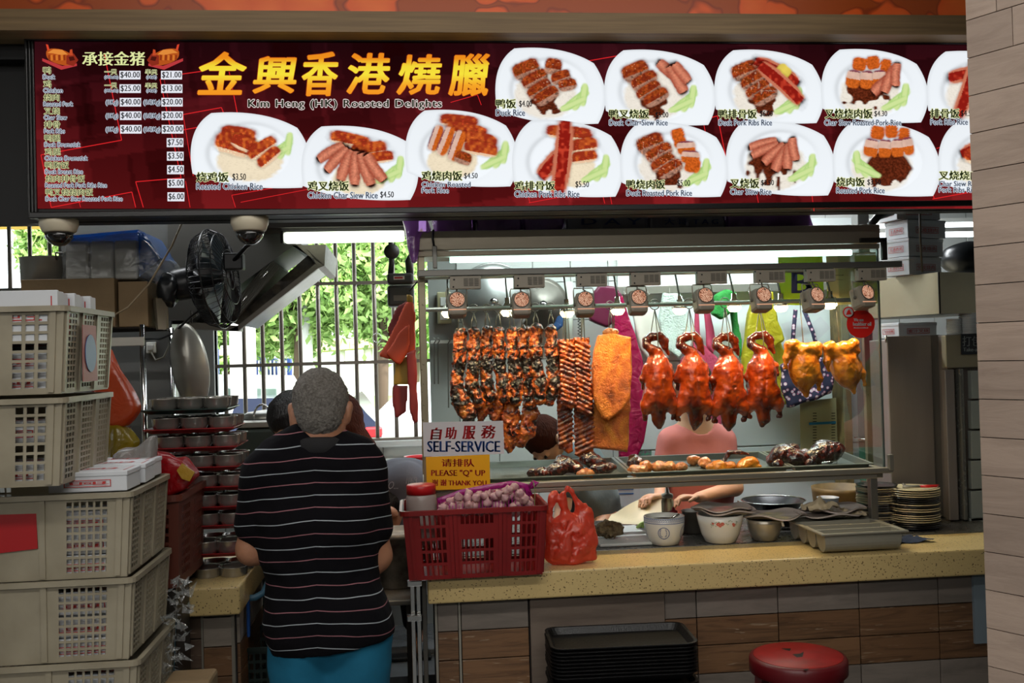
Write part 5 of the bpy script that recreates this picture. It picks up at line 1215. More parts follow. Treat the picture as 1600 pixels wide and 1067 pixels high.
for k in range(56):     # key pattern band
 a = 2 * math.pi * k / 56;w_ = 2 * math.pi / 56
 for (s0,s1,z0,z1) in ((.1,.2,37,41.5),(.1,.7,41,41.8),(.6,.7,38.5,41.5),(.35,.7,38,38.8),(.8,.9,37,41.5)):ring_band(mb,z0 * kp,z1 * kp,1,a + w_ * s0,a + w_ * s1)
for ac in (-.28,.98,2.2,3.5,4.6):     # round crests with a crane-like figure
 def cr(x,z):return on_cyl(c,rf,ac + x * .30,(21 + z * 9.5) * kp)
 N = 28
 for r0,r1 in ((.88,1.0),):
  for k in range(N):
   a,b_ = 2 * math.pi * k / N,2 * math.pi * (k + 1) / N;mb.quad(cr(r0 * math.cos(a),r0 * math.sin(a)),cr(r1 * math.cos(a),r1 * math.sin(a)),cr(r1 * math.cos(b_),r1 * math.sin(b_)),cr(r0 * math.cos(b_),r0 * math.sin(b_)))
 for k in range(9):
  y0_ = -.62 + k * .15;w0 = math.sqrt(1 - min(.9,y0_ ** 2)) * .72;mb.quad(cr(-w0,y0_),cr(w0 * .8,y0_ + .02),cr(w0 * .8,y0_ + .1),cr(-w0,y0_ + .09))
put('blue_print',mb,M_bluep,t,kind='stuff')
put('sauce',MB().lathe([(.0001,36 * kp),(30 * kp,36 * kp)],(c.x,c.y,zc),32),M_brownsauce,t)
a = Vector((c.x,c.y,zc))
ldl = MB().tube([a + Vector((.01,-.01,.085)),a + Vector((.035,-.02,.105)),a + Vector((.055,-.02,.112))],[.005,.004,.004],8,flat=.5)
o = put('ladle',ldl,M_chrome,label='short steel ladle resting in the brown sauce bowl',cat='ladle',loc=(c.x,c.y,zc + .09))
# floral bowl, covered by two square-ish plates
c2 = at(1135,851);c2.y += .07;k2 = PPM(1135,850,c2.y)
t = thing('china_bowl',(c2.x,c2.y,zc),'white china bowl painted with pink flowers under two stacked plates','bowl')
pr2 = [(22,0),(24,1),(30,14),(34,30),(36,43),(34.5,43),(32,30),(26,12),(.01,8)]
put('bowl_body',MB().lathe([(r * k2,z * k2) for r,z in pr2],(c2.x,c2.y,zc),48),M_china,t)
rf2 = lambda z:np.interp(z,[0,k2,14 * k2,30 * k2,43 * k2],[22 * k2,24 * k2,30 * k2,34 * k2,36 * k2]) + .0007
def cyl2(a,z):r = rf2(z);return Vector((c2.x + r * math.sin(a),c2.y - r * math.cos(a),zc + z))
def blob(mb,a0,z0,ra,rz_,n=9,rot=0):
 mb.quad(*[cyl2(a0 + (ra * math.cos(q) * math.cos(rot) - rz_ / (rf2(z0)) * math.sin(q) * math.sin(rot)),z0 + (rz_ * math.sin(q) * math.cos(rot) + ra * rf2(z0) * math.cos(q) * math.sin(rot))) for q in [2 * math.pi * k / n for k in range(n)]])
mbp,mbgn = MB(),MB();rg3 = random.Random(5)
for a0,z0,s in ((-.38,32,3.6),(-.30,30,3.2),(-.2,32.5,3.4),(.36,30,3.2),(-.62,33,2.2),(.30,32,2.2)):
 for q in range(6):blob(mbp,a0 + .045 * s / 3 * math.cos(q),(z0 + s * .45 * math.sin(q)) * k2,.035 * s / 3,s * .4 * k2)
for q in range(34):
 a0 = rg3.uniform(-.72,.55);z0 = 35 - abs(a0) * 6 + rg3.uniform(-3.5,3.5);blob(mbgn,a0,z0 * k2,.035,.7 * k2,6,rg3.uniform(-1,1))
put('leaf_print',mbgn,mat('faded_green_print','#8b9a82',.3),t,kind='stuff');put('flower_print',mbp,mat('pink_flower_print','#c4584c',.3),t,kind='stuff')
def wavy_plate(name,u,v,w_px,y,z,rot,m,label,thick=.006,group=None,amp=.006,fold=None):
 kq = PPM(u,v,y);cx_ = P(u,v,y).x;r = w_px / 2 * kq;N = 48;V = [];F = []
 rings = [0,.35,.62,.8,1.0]
 for top in (1,0):
  for q in rings:
   for k in range(N):
    a = 2 * math.pi * k / N;sq = (abs(math.cos(a)) ** 3.4 + abs(math.sin(a)) ** 3.4) ** (-1 / 3.4);rr_ = r * q * sq
    lift = .012 * max(0,(q - .62) / .38) ** 1.3 + amp * q * q * math.cos(4 * a + .5)
    x,y_ = rr_ * math.cos(a + rot),rr_ * math.sin(a + rot) * .9;V.append((cx_ + x,y + y_,z + lift + (thick if top else 0)))
 nr = len(rings)
 for top in (0,1):
  b_ = 0 if top == 0 else nr * N
  for i in range(nr - 1):
   for k in range(N):
    q = (b_ + i * N + k,b_ + i * N + (k + 1) % N,b_ + (i + 1) * N + (k + 1) % N,b_ + (i + 1) * N + k);F.append(q if top else q[::-1])
 for k in range(N):F.append(((nr - 1) * N + k,(nr - 1) * N + (k + 1) % N,nr * N + (nr - 1) * N + (k + 1) % N,nr * N + (nr - 1) * N + k))
 return put(name,MB().raw(V,F,True),m,label=label,cat='plate',group=group,loc=(cx_,y,z))
M_pl = mat('greige_melamine','#b7aaa0',.25,coat=.3);M_pl2 = mat('cream_melamine','#c7bb9f',.35)
z_ = zc + 43 * k2 + .001
wavy_plate('plate',1133,805,84,c2.y,z_,.3,M_pl,'cream wavy-edged plate lying directly on the floral bowl',group='plates used as lids')
wavy_plate('plate',1127,800,82,c2.y - .004,z_ + .012,.5,M_pl,'grey wavy-edged plate topmost on the floral bowl',group='plates used as lids')
# small steel bowl with a plate over it
c3 = at(1203,847);c3.y += .055;k3 = PPM(1203,847,c3.y)
M_pot = steel('small_pot_steel','#a8a294',.22)
t = thing('steel_bowl',(c3.x,c3.y,zc),'small round steel bowl covered by a grey plate beside the floral bowl','bowl')
put('bowl_body',MB().lathe([(r * k3,z * k3) for r,z in [(17,0),(20,1),(24,12),(27,26),(28,33),(27,33),(24,12),(.01,3)]],(c3.x,c3.y,zc),40),M_pot,t)
wavy_plate('plate',1211,806,90,c3.y,zc + 33 * k3 + .001,.9,M_pl,'pale grey plate tilted over the small steel bowl',amp=.007,group='plates used as lids')
o = put('spoon',MB().tube([P(1216,812,c3.y - .05),P(1222,815,c3.y - .07),P(1224,822,c3.y - .08)],[.003,.005,.005],8),M_china,label='white china spoon handle poking out under the tilted plate',cat='spoon',loc=P(1216,812,c3.y - .05))
# tall dark tin behind between the two china bowls
c4 = Vector((P(1085,830,3.92).x,3.92,zc));t = thing('steel_pot',c4,'dark steel pot standing behind and between the two china bowls','pot')
put('pot_body',MB().lathe([(.045,0),(.048,.003),(.048,.085),(.051,.088),(.046,.088),(.045,.006),(.0001,.005)],c4,32),M_dsteel,t)
# squeeze bottles
def bottle(u,vt,y,r,h,m,capm,label,tip=.03):
 c = Vector((P(u,790,y).x,y,zc));t = thing('squeeze_bottle',c,label,'bottle')
 put('bottle_body',MB().lathe([(r * .9,0),(r,.004),(r,h * .8),(r * .85,h * .9),(r * .75,h)],c,20),m,t)
 put('cap',MB().lathe([(r * .95,h * .92),(r * .95,h * 1.02),(r * .4,h * 1.06),(.004,h * 1.06 + tip),(.0001,h * 1.06 + tip)],c,20),capm,t);return t
hb_ = P(1044,764,4.0).z - zc
M_clearb = mat('clear_bottle','#a9a48a',.2,trans=.6);M_wcap = mat('white_cap','#b8b5a6',.4)
t = bottle(1043,764,4.0,.025,hb_ * .86,M_clearb,M_wcap,'clear squeeze bottle half full of brown sauce behind the blue crest bowl')
cb = origin(t);put('sauce_fill',MB().lathe([(.0001,.003),(.022,.004),(.022,hb_ * .45),(.0001,hb_ * .45)],cb,16),M_brownsauce,t)
bottle(1052,790,3.93,.017,P(1052,787,3.93).z - zc - .03,mat('red_bottle','#a3101c',.3),mat('dark_red_cap','#7a0c14',.4),'small red sauce bottle in front of the clear squeeze bottle',.012)
# chopping sheet with rice and minced topping
y_s = 3.80
t = put('white_chopping_board',MB().rbox((P(930,840,y_s).x,3.70,zc),(P(1018,840,y_s).x,4.08,zc + .012),.004),mat('pale_board','#b9bdb8',.45),label='pale flat chopping board on the steel worktop behind the coral bag',cat='chopping board',loc=(P(970,840,y_s).x,3.9,zc));t.name = 'chopping_board'
f = Field(np.array(P(950,835,3.80)) - .1,np.array(P(950,825,3.80)) + .1,.0035)
f.ell(q3(944,828,3.80),(.042,.032,.026),k=.02);f.ell(q3(962,828,3.80),(.03,.03,.024),k=.02);f.ell(q3(951,822,3.80),(.025,.02,.02),k=.02);f.lump(.010,70,3);f.lump(.003,180,5);f.cut((0,0,zc + .012),(0,0,-1))
put('minced_meat_heap',f.mesh('heap'),mat('brown_mince','#4b3a24',.7,var=.6,vs=60,col2='#8a7a58',bump=1,bs=150),label='small heap of brown minced topping over rice on the chopping board',cat='food',loc=P(950,835,3.8))
# big black pan behind the plates
c5 = Vector((P(1206,800,4.12).x,4.10,zc));k5 = PPM(1205,790,4.1)
zp_ = P(1205,781,4.1).z - zc;t = thing('wok_pan',c5,'wide black frying pan with a bright rim standing behind the plates','pan')
put('pan_body',MB().lathe([(.06,0),(.085,.01),(.10,.05),(.128,zp_ - .004),(.134,zp_),(.124,zp_ - .003),(.095,.055),(.0001,.045)],c5,44),mat('black_pan','#17181a',.25,.4),t)
put('pan_rim',MB().tube([c5 + Vector((.1325 * math.cos(a),.1325 * math.sin(a),zp_)) for a in [k * math.pi / 24 for k in range(48)]],.0022,6,closed=True),M_chrome,t)
put('pan_ear',MB().tube([c5 + Vector((-.134,-.02,zp_ - .01)),c5 + Vector((-.150,-.01,zp_)),c5 + Vector((-.150,.01,zp_)),c5 + Vector((-.134,.02,zp_ - .01))],.003,6),M_dsteel,t)
# grey cutlery bin with rounded compartments
M_bin = mat('grey_green_bin_plastic','#8d897a',.4,bump=.1,bs=50)
zb_ = cz + .0015;fl = P(1300,866,Z=zb_);fr_ = P(1391,862,Z=zb_);ztop = P(1289,836,fl.y - .015).z
xL = P(1284,838,fl.y - .02).x;xR = P(1419,832,fl.y - .01).x;yF = fl.y - .018;yBk = P(1240,806,Z=ztop).y
yBk = min(yBk,yF + .36)
t = thing('cutlery_bin',((xL + xR) / 2,yF,zb_),'grey plastic cutlery bin with rounded compartments lying empty on the stone counter','cutlery bin')
ncp = 4;dp = (yBk - yF - .02) / ncp;mb = MB()
for k in range(ncp):
 y0 = yF + .012 + k * dp;y1 = y0 + dp - .008;x0,x1 = xL + .016,xR - .020;d = ztop - zb_ - .003
 prof_ = [(y0,ztop)] + [(y0 + (y1 - y0) * (.5 - .5 * math.cos(a)) ,ztop - d * (.35 + .65 * math.sin(a)) if a > 0.01 else ztop - d * .35) for a in [i * math.pi / 12 for i in range(13)]] + [(y1,ztop)]
 n = len(prof_);V = []
 for (xa,xb,off) in ((x0,x1,0),(x0 + .004,x1 - .004,1)):
  pr_ = prof_ if not off else [(y0 + .003 + (p[0] - y0) * ((y1 - y0 - .006) / (y1 - y0)),max(p[1],ztop - d + .003) if p[1] < ztop else ztop) for p in prof_]
  V += [(xa + .006 * min(1,(ztop - z) / d),y,z) for y,z in pr_] + [(xb - .006 * min(1,(ztop - z) / d),y,z) for y,z in pr_]
 F = []
 for o_ in (0,2 * n):
  for i in range(n - 1):F.append((o_ + i,o_ + i + 1,o_ + n + i + 1,o_ + n + i))
  F.append(tuple(range(o_,o_ + n)));F.append(tuple(range(o_ + n,o_ + 2 * n))[::-1])
 put('compartment',MB().raw(V,F),M_bin,t)
mb = MB();mb.rbox((xL,yF,ztop - .004),(xR,yF + .014,ztop + .004),.003).rbox((xL,yBk - .014,ztop - .004),(xR,yBk,ztop + .004),.003).rbox((xL,yF + .012,ztop - .004),(xL + .018,yBk - .012,ztop + .004),.003).rbox((xR - .022,yF + .012,ztop - .004),(xR,yBk - .012,ztop + .004),.003)
for k in range(1,ncp):mb.rbox((xL + .014,yF + .004 + k * dp,ztop - .005),(xR - .018,yF + .013 + k * dp,ztop + .0025),.002)
put('bin_rim',mb,M_bin,t)
# plates and crumpled napkins lying over the back of the bin
zz = ztop + .006;yy = yBk - .02
wavy_plate('plate',1290,800,96,yy + .02,zz,.2,M_pl,'pale grey plate lying over the back of the cutlery bin',group='plates over the bin')
wavy_plate('plate',1302,792,90,yy + .04,zz + .013,.7,M_pl,'grey upper plate lying over the back of the cutlery bin',group='plates over the bin')
M_nap = mat('cream_napkin','#c9b795',.7,var=.2,vs=12)
def cloth(name,u,v,y,w,d,z,m,label,cat,seed,amp=.02,zz=None,rot=0):
 N = 26;c = P(u,v,y)
 def fn(a,b_):
  x,yy = (a - .5) * w,(b_ - .5) * d;ca,sa = math.cos(rot),math.sin(rot);q = np.array([[x * 1.0,yy,0.]])
  e = vnoise(q,30,seed)[0] * .5 + .5;e2 = vnoise(q,75,seed + 1)[0]
  wob = 1 + .25 * float(vnoise(np.array([[a * 3,b_ * 3,1.]]),1.3,seed + 2)[0]);x *= wob;yy *= wob
  fal = 1 - .75 * max(abs(a - .5),abs(b_ - .5)) * 2
  return (c.x + x * ca - yy * sa,y + x * sa + yy * ca,z + .0015 + amp * max(0,e * (.3 + fal) + .22 * e2))
 return put(name,MB().grid(fn,N,N),m,label=label,cat=cat,loc=(c.x,y,z))
cloth('napkin',1282,790,yy,.13,.11,zz + .024,M_nap,'crumpled cream cloth napkin on top of the grey plates','napkin',3,.045)
cloth('napkin',1332,800,yy - .02,.10,.09,zz + .002,M_nap,'flattened beige paper at the right behind the cutlery bin','napkin',9,.025)
cloth('cloth',1420,843,3.56,.14,.10,cz + .001,mat('navy_cloth','#27324a',.85,bump=.6,bs=200),'folded navy blue cleaning cloth on the stone counter beside the bin','cloth',5,.02)
# white bowl with folded paper behind
c6 = Vector((P(1297,790,4.1).x,4.12,zc));t = thing('plastic_bowl',c6,'translucent white plastic tub behind the napkin','tub');hq = P(1297,777,4.12).z - zc
put('tub_body',MB().lathe([(.036,0),(.038,.003),(.045,hq),(.047,hq + .002),(.043,hq),(.037,.006),(.0001,.005)],c6,32),mat('frosted_tub','#c5cbd0',.3,trans=.3),t)
# two tall stacks of cream and black plates
M_cr = mat('cream_plate','#cdbf98',.3,coat=.3);M_bp = mat('black_plate','#101013',.25,coat=.3)
def plate_mesh(r):
 mb = MB().lathe([(r * .55,0),(r * .62,.0),(r * .9,.0065),(r,.0085),(r,.0115),(r * .9,.0095),(r * .6,.004),(.0001,.0035)],(0,0,0),36);return mb.mesh('plate')
def stack(u,y,seq,vtop,rpx,side):
 c = Vector((P(u,820,y).x,y,zc));r = rpx * PPM(u,800,y);H_ = P(u,vtop,y).z - zc;stp = H_ / len(seq);ms = {}
 for k_,m_ in (('c',M_cr),('b',M_bp)):ms[k_] = plate_mesh(r);ms[k_].materials.append(m_)
 n = len(seq);rgs = random.Random(u)
 for i,s in enumerate(seq[::-1]):
  o = bpy.data.objects.new('plate',ms[s]);COL.objects.link(o);o.location = (c.x + rgs.uniform(-.002,.002),c.y + rgs.uniform(-.002,.002),zc + i * stp);k = n - i
  sfx = {1:'st',2:'nd',3:'rd'}.get(k if k < 20 else k % 10,'th')
  tag(o,'%s round plate, %d%s from the top of the %s plate stack' % ({'c':'cream','b':'black'}[s],k,sfx,side),'plate','%s stack of plates' % side)
 return c,H_,r
stack(1371,3.86,'bccbccccbbbcbccbcc',757,31,'left')
cs,hs,rs_ = stack(1429,3.80,'ccccbbbcbccbccccbbb',762,38.5,'right')
# red-handled scissors tongs lying on the right stack
zt_ = zc + hs + .009;t = thing('tongs',(cs.x,cs.y,zt_),'steel food tongs with red handles lying on the right plate stack','tongs')
def tq(u,v,dy=0,dz=0):p = P(u,v,cs.y - .03 + dy);return Vector((p.x,p.y,max(p.z,zt_) + dz))
put('red_handle',MB().tube([tq(1437,768),tq(1450,764),tq(1462,763),tq(1467,766),tq(1462,770,-.01),tq(1450,771,-.01),tq(1438,771)],.0048,8),M_redlid,t)
put('jaw',MB().tube([tq(1438,768),tq(1425,767),tq(1416,766),tq(1410,757,0,.004)],[.0045,.006,.008,.004],8,flat=.4).tube([tq(1438,770,-.006),tq(1424,769,-.006),tq(1411,768,-.006)],[.0045,.005,.006],8,flat=.4),M_steel,t)
# red bucket with clear lid, little stand beneath it
yb_ = 4.18;c7 = Vector((P(1388,745,yb_).x,yb_,zc));z7 = P(1388,752,yb_).z - zc
put('wooden_block',MB().rbox((c7.x - .09,yb_ - .06,zc),(c7.x + .07,yb_ + .08,zc + z7 - .001),.004),mat('brown_crate_wood','#4a3322',.7,var=.4,vs=10),label='low dark wooden block carrying the small red bucket',cat='block',loc=c7)
t = thing('bucket',(c7.x,c7.y,zc + z7),'small red plastic bucket with a wire handle behind the plate stacks','bucket');zb7 = zc + z7
put('bucket_body',MB().lathe([(.028,0),(.030,.002),(.038,.075),(.040,.077),(.036,.075),(.028,.005),(.0001,.004)],(c7.x,c7.y,zb7),28),mat('bright_red_plastic','#c0201c',.3),t)
put('clear_liner',MB().lathe([(.037,.05),(.041,.078),(.043,.080)],(c7.x,c7.y,zb7),28),film('clear_liner_plastic','#dcc8c4',.45),t)
put('handle',MB().tube([Vector((c7.x + .040,yb_,zb7 + .06)),Vector((c7.x + .046,yb_ - .02,zb7 + .03)),Vector((c7.x + .03,yb_ - .045,zb7 + .01))],.0016,6),mat('orange_wire','#d05a1c',.4),t)
put('plate',MB().lathe([(.0001,0),(.04,0),(.055,.008),(.053,.010),(.0001,.004)],(0,0,0),28),M_china,label='flat white dish behind the right plate stack',cat='plate',loc=(0,0,0)).location = (P(1416,757,4.1).x,4.08,P(1416,759,4.1).z)
pb = P(1416,757,4.1).x;put('metal_box',MB().rbox((pb - .055,4.02,zc),(pb + .055,4.14,P(1416,760,4.1).z),.003),M_dsteel,label='dull steel box standing behind the right plate stack under a white dish',cat='box',loc=(pb,4.08,zc))
# green dial scale
sc = Vector((P(1360,715,4.25).x,4.24,zc));t = thing('kitchen_scale',sc,'dark green dial scale standing behind the right end of the cabinet','scale');zs1 = P(1360,688,4.25).z
put('scale_body',MB().rbox((sc.x - .04,4.21,zc),(sc.x + .04,4.28,zs1),.008),mat('green_enamel','#1d5a45',.35),t)
dc = P(1362,722,4.209);put('dial',MB().lathe([(.0001,0),(.030,0),(.031,-.003)],(dc.x,4.2085,dc.z),28,Matrix.Rotation(R(90),3,'X')),M_white,t)
put('scale_pan',MB().lathe([(.0001,0),(.05,.0),(.07,.012),(.069,.014),(.0001,.004)],(sc.x,4.245,zs1),28),M_chrome,t)
# ------------------------------------------------------------------ signs on the cabinet
def on_plane(y):return lambda u,v:P(u,v,y)
def text_part(name,items,y,m,parent,kind='stuff',shear=0,bold=0,boldp=0):
 mb = MB()
 for s,x0,y0,x1,y1 in items:
  for q in ([0] if not bold else [-bold,0,bold]):text_to(mb,s,(x0 + q,y0,x1 + q,y1),on_plane(y),boldp,shear)
 return put(name,mb,m,parent,kind=kind)
M_sw = mat('sign_white','#c9c5c6',.35);M_red = mat('sign_red','#b01216',.4);M_blue = mat('sign_blue','#123f82',.4);M_yel = mat('sign_yellow','#e8a50c',.35)
def board(name,pts,y,m,label,cat,th=.004,group=None):
 c = P(sum(p[0] for p in pts) / len(pts),sum(p[1] for p in pts) / len(pts),y);t = thing(name,c,label,cat,group)
 put('board',MB().prism([P(u,v,y) for u,v in pts],(0,th,0)),m,t);return t
ysg = 3.585
t = board('self_service_sign',[(660.5,660),(786,657.5),(788,709),(662,713.5)],ysg,M_sw,'white plastic sign reading SELF-SERVICE in blue under red Chinese characters on the cabinet corner','sign')
text_part('red_characters',[('自',673,668,690,687),('助',696,667,713,686),('服',723,665,742,686),('務',752,664,774,685)],ysg - .0007,M_red,t,bold=.9,shear=.12)
text_part('blue_letters',[('SELF-SERVICE',668,689,781,706)],ysg - .0007,M_blue,t,bold=.7)
t = board('queue_sign',[(665.5,714),(765,710),(766,763),(667,766)],ysg,M_yel,'yellow sign asking to queue up in red letters below the white sign','sign')
text_part('red_letters',[('请排队',690,717,741,729),('PLEASE "Q" UP',674,734,758,745),('谢 谢 THANK YOU',675,749,760,759)],ysg - .0007,M_red,t,bold=.45)
ysk = Yg - .0052
t = thing('round_sticker',P(1345,503,ysk),'red round sticker saying we use healthier oil on the cabinet glass','sticker')
M_sr = mat('sticker_red','#e0241c',.35)
def disc(u,v,r,y,n=32):return [P(u + r * math.cos(2 * math.pi * k / n),v + r * math.sin(2 * math.pi * k / n),y) for k in range(n)]
put('disc',MB().prism(disc(1345,506,22,ysk),(0,.0006,0)).prism(disc(1326,488,9,ysk),(0,.0006,0)),M_sr,t)
put('white_ring',MB().prism(disc(1326,488,7,ysk - .0005),(0,.0003,0)),M_sw,t);put('red_flame',MB().prism([P(u,v,ysk - .001) for u,v in [(1322,492),(1324,486),(1327,483),(1329,487),(1331,491)]],(0,.0003,0)),M_sr,t)
text_part('white_letters',[('We use',1334,497,1349,502),('healthier oil',1333,503,1361,509),('Ask us about our healthier oil',1334,511,1356,513)],ysk - .0008,M_sw,t,bold=.3)
t = board('grade_poster',[(1216,402),(1285,400),(1288,478),(1219,476)],3.98,mat('lime_green_card','#a8c81e',.5),'lime green card with a large purple letter B inside the cabinet','poster',.002)
text_part('letter',[('B',1238,424,1268,458)],3.9795,mat('purple_ink','#3d3566',.5),t,bold=1.5)
t = board('licence_card',[(1291,396),(1370,394),(1372,474),(1293,477)],3.985,mat('beige_card','#d8c48a',.5),'beige licence card with small print and a blurred stamp beside the letter B card','poster',.002)
text_part('small_print',[('Licence',1296,428,1318,431),('Kim Heng',1300,436,1316,438),('Roasted Delights',1336,432,1362,434)],3.984,M_iron,t)
# ------------------------------------------------------------------ back wall behind the cabinet
Yw = Yb - .008
def wallboard(name,u0,v0,u1,v1,m,label,cat,y=Yw - .01,th=.008):
 return board(name,[(u0,v0),(u1,v0 - (u1 - u0) * .015),(u1,v1 - (u1 - u0) * .015),(u0,v1)],y,m,label,cat,th)
M_wb = mat('white_enamel_panel','#dfe7e6',.3)
t = thing('wall_panel_board',P(1150,560,Yw),'large white enamel panel covering the back wall behind the ducks','panel')
x0,x1 = P(968,560,Yw).x,P(1336,560,Yw).x
for a,b_ in ((343,560),(562,697),(699,860)):put('panel',MB().rbox((x0,Yw - .012,P(1150,b_,Yw).z),(x1,Yw - .002,P(1150,a,Yw).z),.002),M_wb,t)
# hook rail
M_mag = film('magenta_bag_plastic','#c2165a',.9,bump=.9,bs=18);M_pinkc = mat('dusty_pink_cloth','#b8415e',.8,bump=.4,bs=60)
yr_ = 5.22;zra_ = P(1100,450,yr_).z
t = thing('hook_rail',P(1100,450,yr_),'long steel hook rail on the white panel behind the lamps','rail')
put('rail',MB().rbox((P(965,450,yr_).x,yr_,zra_ - .025),(P(1335,450,yr_).x,yr_ + .03,zra_ + .02),.003),M_steel,t)
for u in (975,1012,1046,1090,1131,1170,1203,1228,1262):put('hook',MB().tube([P(u,450,yr_ - .002),P(u,456,yr_ - .02),P(u + 1,462,yr_ - .02),P(u + 3,458,yr_ - .025)],.0025,6),M_steel,t)
def hang(name,pts,y,m,label,cat,th=.03,seed=1,amp=.012,sc=14,vs=.007,group=None):
 """hanging bag or cloth: outline with thickness and folds, one soft closed body"""
 A = [(P(u,v,y).x,P(u,v,y).z) for u,v in pts];B = np.array(A)
 f = Field((B[:,0].min() - .03,y - th - .03,B[:,1].min() - .03),(B[:,0].max() + .03,y + th + .03,B[:,1].max() + .03),vs)
 f.poly(A,y - th / 2,y + th / 2,min(th * .45,.012),.01)
 m_ = np.abs(f.v) < .05;X = np.stack(np.meshgrid(*f.ax,indexing='ij'),-1)[m_];Xs = X * np.array([1,.3,.25]);f.v[m_] += amp * vnoise(Xs,sc,seed) + amp * .35 * vnoise(Xs,sc * 2.7,seed + 1)
 c = P(pts[0][0],pts[0][1],y);me = f.mesh(name);return put(name,me,m,label=label,cat=cat,loc=c,group=group)
hang('magenta_plastic_bag',[(968,460),(974,458),(985,500),(1000,560),(1012,620),(1005,690),(985,740),(965,735),(968,640),(962,560),(958,500)],5.14,M_mag,'long magenta plastic bag hanging to the right of the pork belly','bag',.06).name = 'plastic_bag'
hang('cloth',[(1084,482),(1092,478),(1095,520),(1112,600),(1110,690),(1090,700),(1078,640),(1082,560)],5.16,M_pinkc,'dusty pink apron strap hanging behind the second duck','cloth',.03,5).name = 'apron_strap'
hang('apron',[(1062,560),(1090,530),(1120,560),(1130,640),(1120,705),(1080,705),(1060,640)],5.18,M_pinkc,'pink apron hanging low between the second and third ducks','apron',.025,6)
hang('cloth',[(1100,480),(1108,478),(1118,530),(1116,560),(1106,540)],5.17,M_pinkc,'short pink strap hanging right of the towel','cloth',.02,7)
hang('plastic_bag',[(985,485),(1000,480),(1022,482),(1040,530),(1046,560),(1020,570),(1002,545)],5.19,mat('printed_white_bag','#d9d6c8',.45),'white printed rice bag with a red and yellow edge behind the first duck','bag',.02,8)
hang('towel',[(1036,458),(1062,456),(1072,470),(1078,540),(1060,560),(1036,545),(1030,500)],5.18,mat('mint_white_towel','#c9d8cc',.95,bump=.8,bs=120),'pale fluffy towel hanging behind the lamps','towel',.04,9,.02)
hang('green_cloth',[(1118,462),(1134,453),(1148,458),(1152,480),(1138,490),(1126,500),(1114,490)],5.12,mat('green_cloth','#2f8a3c',.9,bump=.6,bs=90),'rolled green cloth hanging beside the yellow bags','cloth',.05,10).name = 'cloth'
hang('cloth',[(1142,478),(1152,476),(1160,530),(1156,560),(1146,540)],5.16,bpy.data.materials['green_cloth'],'thin green cloth strip hanging under the rolled green cloth','cloth',.02,11)
M_ybag = film('yellow_bag_plastic','#e8dc3a',.85,bump=.9,bs=18)
hang('plastic_bag',[(1168,490),(1180,462),(1196,460),(1200,500),(1216,530),(1224,560),(1226,630),(1200,640),(1176,600),(1160,590),(1155,560)],5.15,M_ybag,'crumpled yellow plastic bags hanging behind the fourth duck','bag',.07,12,.018)
hang('plastic_bag',[(1188,458),(1206,456),(1214,500),(1224,530),(1210,545),(1192,530)],5.08,M_ybag,'small yellow plastic bag hanging highest on the hook rail','bag',.04,13,.018)
M_note = mat('white_note_paper','#d9dde0',.6)
board('paper_note',[(1221,506),(1258,494),(1268,520),(1230,534)],5.19,M_note,'tilted white printed note left of the flowered bag strap','paper',.001)
board('paper_note',[(1262,510),(1282,494),(1298,512),(1275,534)],5.192,M_note,'white note folded between the flowered bag straps','paper',.001)
# flowered shoulder bag
m,nt,b = new_mat('flower_print_fabric');L = nt.links.new;tc = nd(nt,'ShaderNodeTexCoord');vo = nd(nt,'ShaderNodeTexVoronoi',i_Scale=42.0);L(tc.outputs['Object'],vo.inputs['Vector'])
r = ramp(nt,[(.0,'#d8b84a'),(.10,'#d9cdd6'),(.30,'#b06a86'),(.40,'#2b2a44')],'CONSTANT');L(vo.outputs['Distance'],r.inputs['Fac']);L(r.outputs['Color'],b.inputs['Base Color']);b.inputs['Roughness'].default_value = .8
fb = thing('shoulder_bag',P(1260,600,5.1),'dark flowered cloth shoulder bag hanging behind the chickens','bag')
f = None
def hang_part(name,pts,y,m,parent,th,seed,amp=.01):
 A = [(P(u,v,y).x,P(u,v,y).z) for u,v in pts];B = np.array(A);f = Field((B[:,0].min() - .03,y - th - .03,B[:,1].min() - .03),(B[:,0].max() + .03,y + th + .03,B[:,1].max() + .03),.007)
 f.poly(A,y - th / 2,y + th / 2,min(th * .45,.02),.01);f.lump(amp,16,seed);return put(name,f.mesh(name),m,parent)
hang_part('bag_body',[(1218,570),(1250,552),(1290,560),(1302,585),(1296,615),(1262,628),(1232,636),(1222,615)],5.12,m,fb,.07,3)
for u0,u1 in ((1243,1236),(1256,1285)):
 put('strap',MB().tube([P(u0,484,5.13),P((u0 + u1) / 2,520,5.12),P(u1,575,5.11)],.012,8,flat=.25,up=(1,0,0)),m,fb)
# paper list with a blue line, taped low on the panel
t = board('price_list',[(1250,628),(1318,620),(1320,700),(1251,706)],5.2,mat('aged_list_paper','#c3bf94',.6),'aged laminated paper list with a blue line hanging below the flowered bag','paper',.002)
put('blue_line',MB().prism([P(1264,660,5.199),P(1306,658,5.199),P(1306,662,5.199),P(1264,664,5.199)],(0,-.001,0)),mat('blue_tape','#2f86b8',.5),t)
mb = MB()
for k in range(13):
 for a in (1270,1299):mb.prism([P(a,645 + k * 4.3,5.199),P(a + 6,644.8 + k * 4.3,5.199),P(a + 6,646 + k * 4.3,5.199),P(a,646.2 + k * 4.3,5.199)],(0,-.0005,0))
put('printed_rows',mb,M_iron,t,kind='stuff')
mb = MB();t = board('wall_calendar',[(936,758),(1000,756),(1000,790),(936,792)],5.2,M_note,'white wall calendar with blue print seen under the cabinet shelf','calendar',.002)
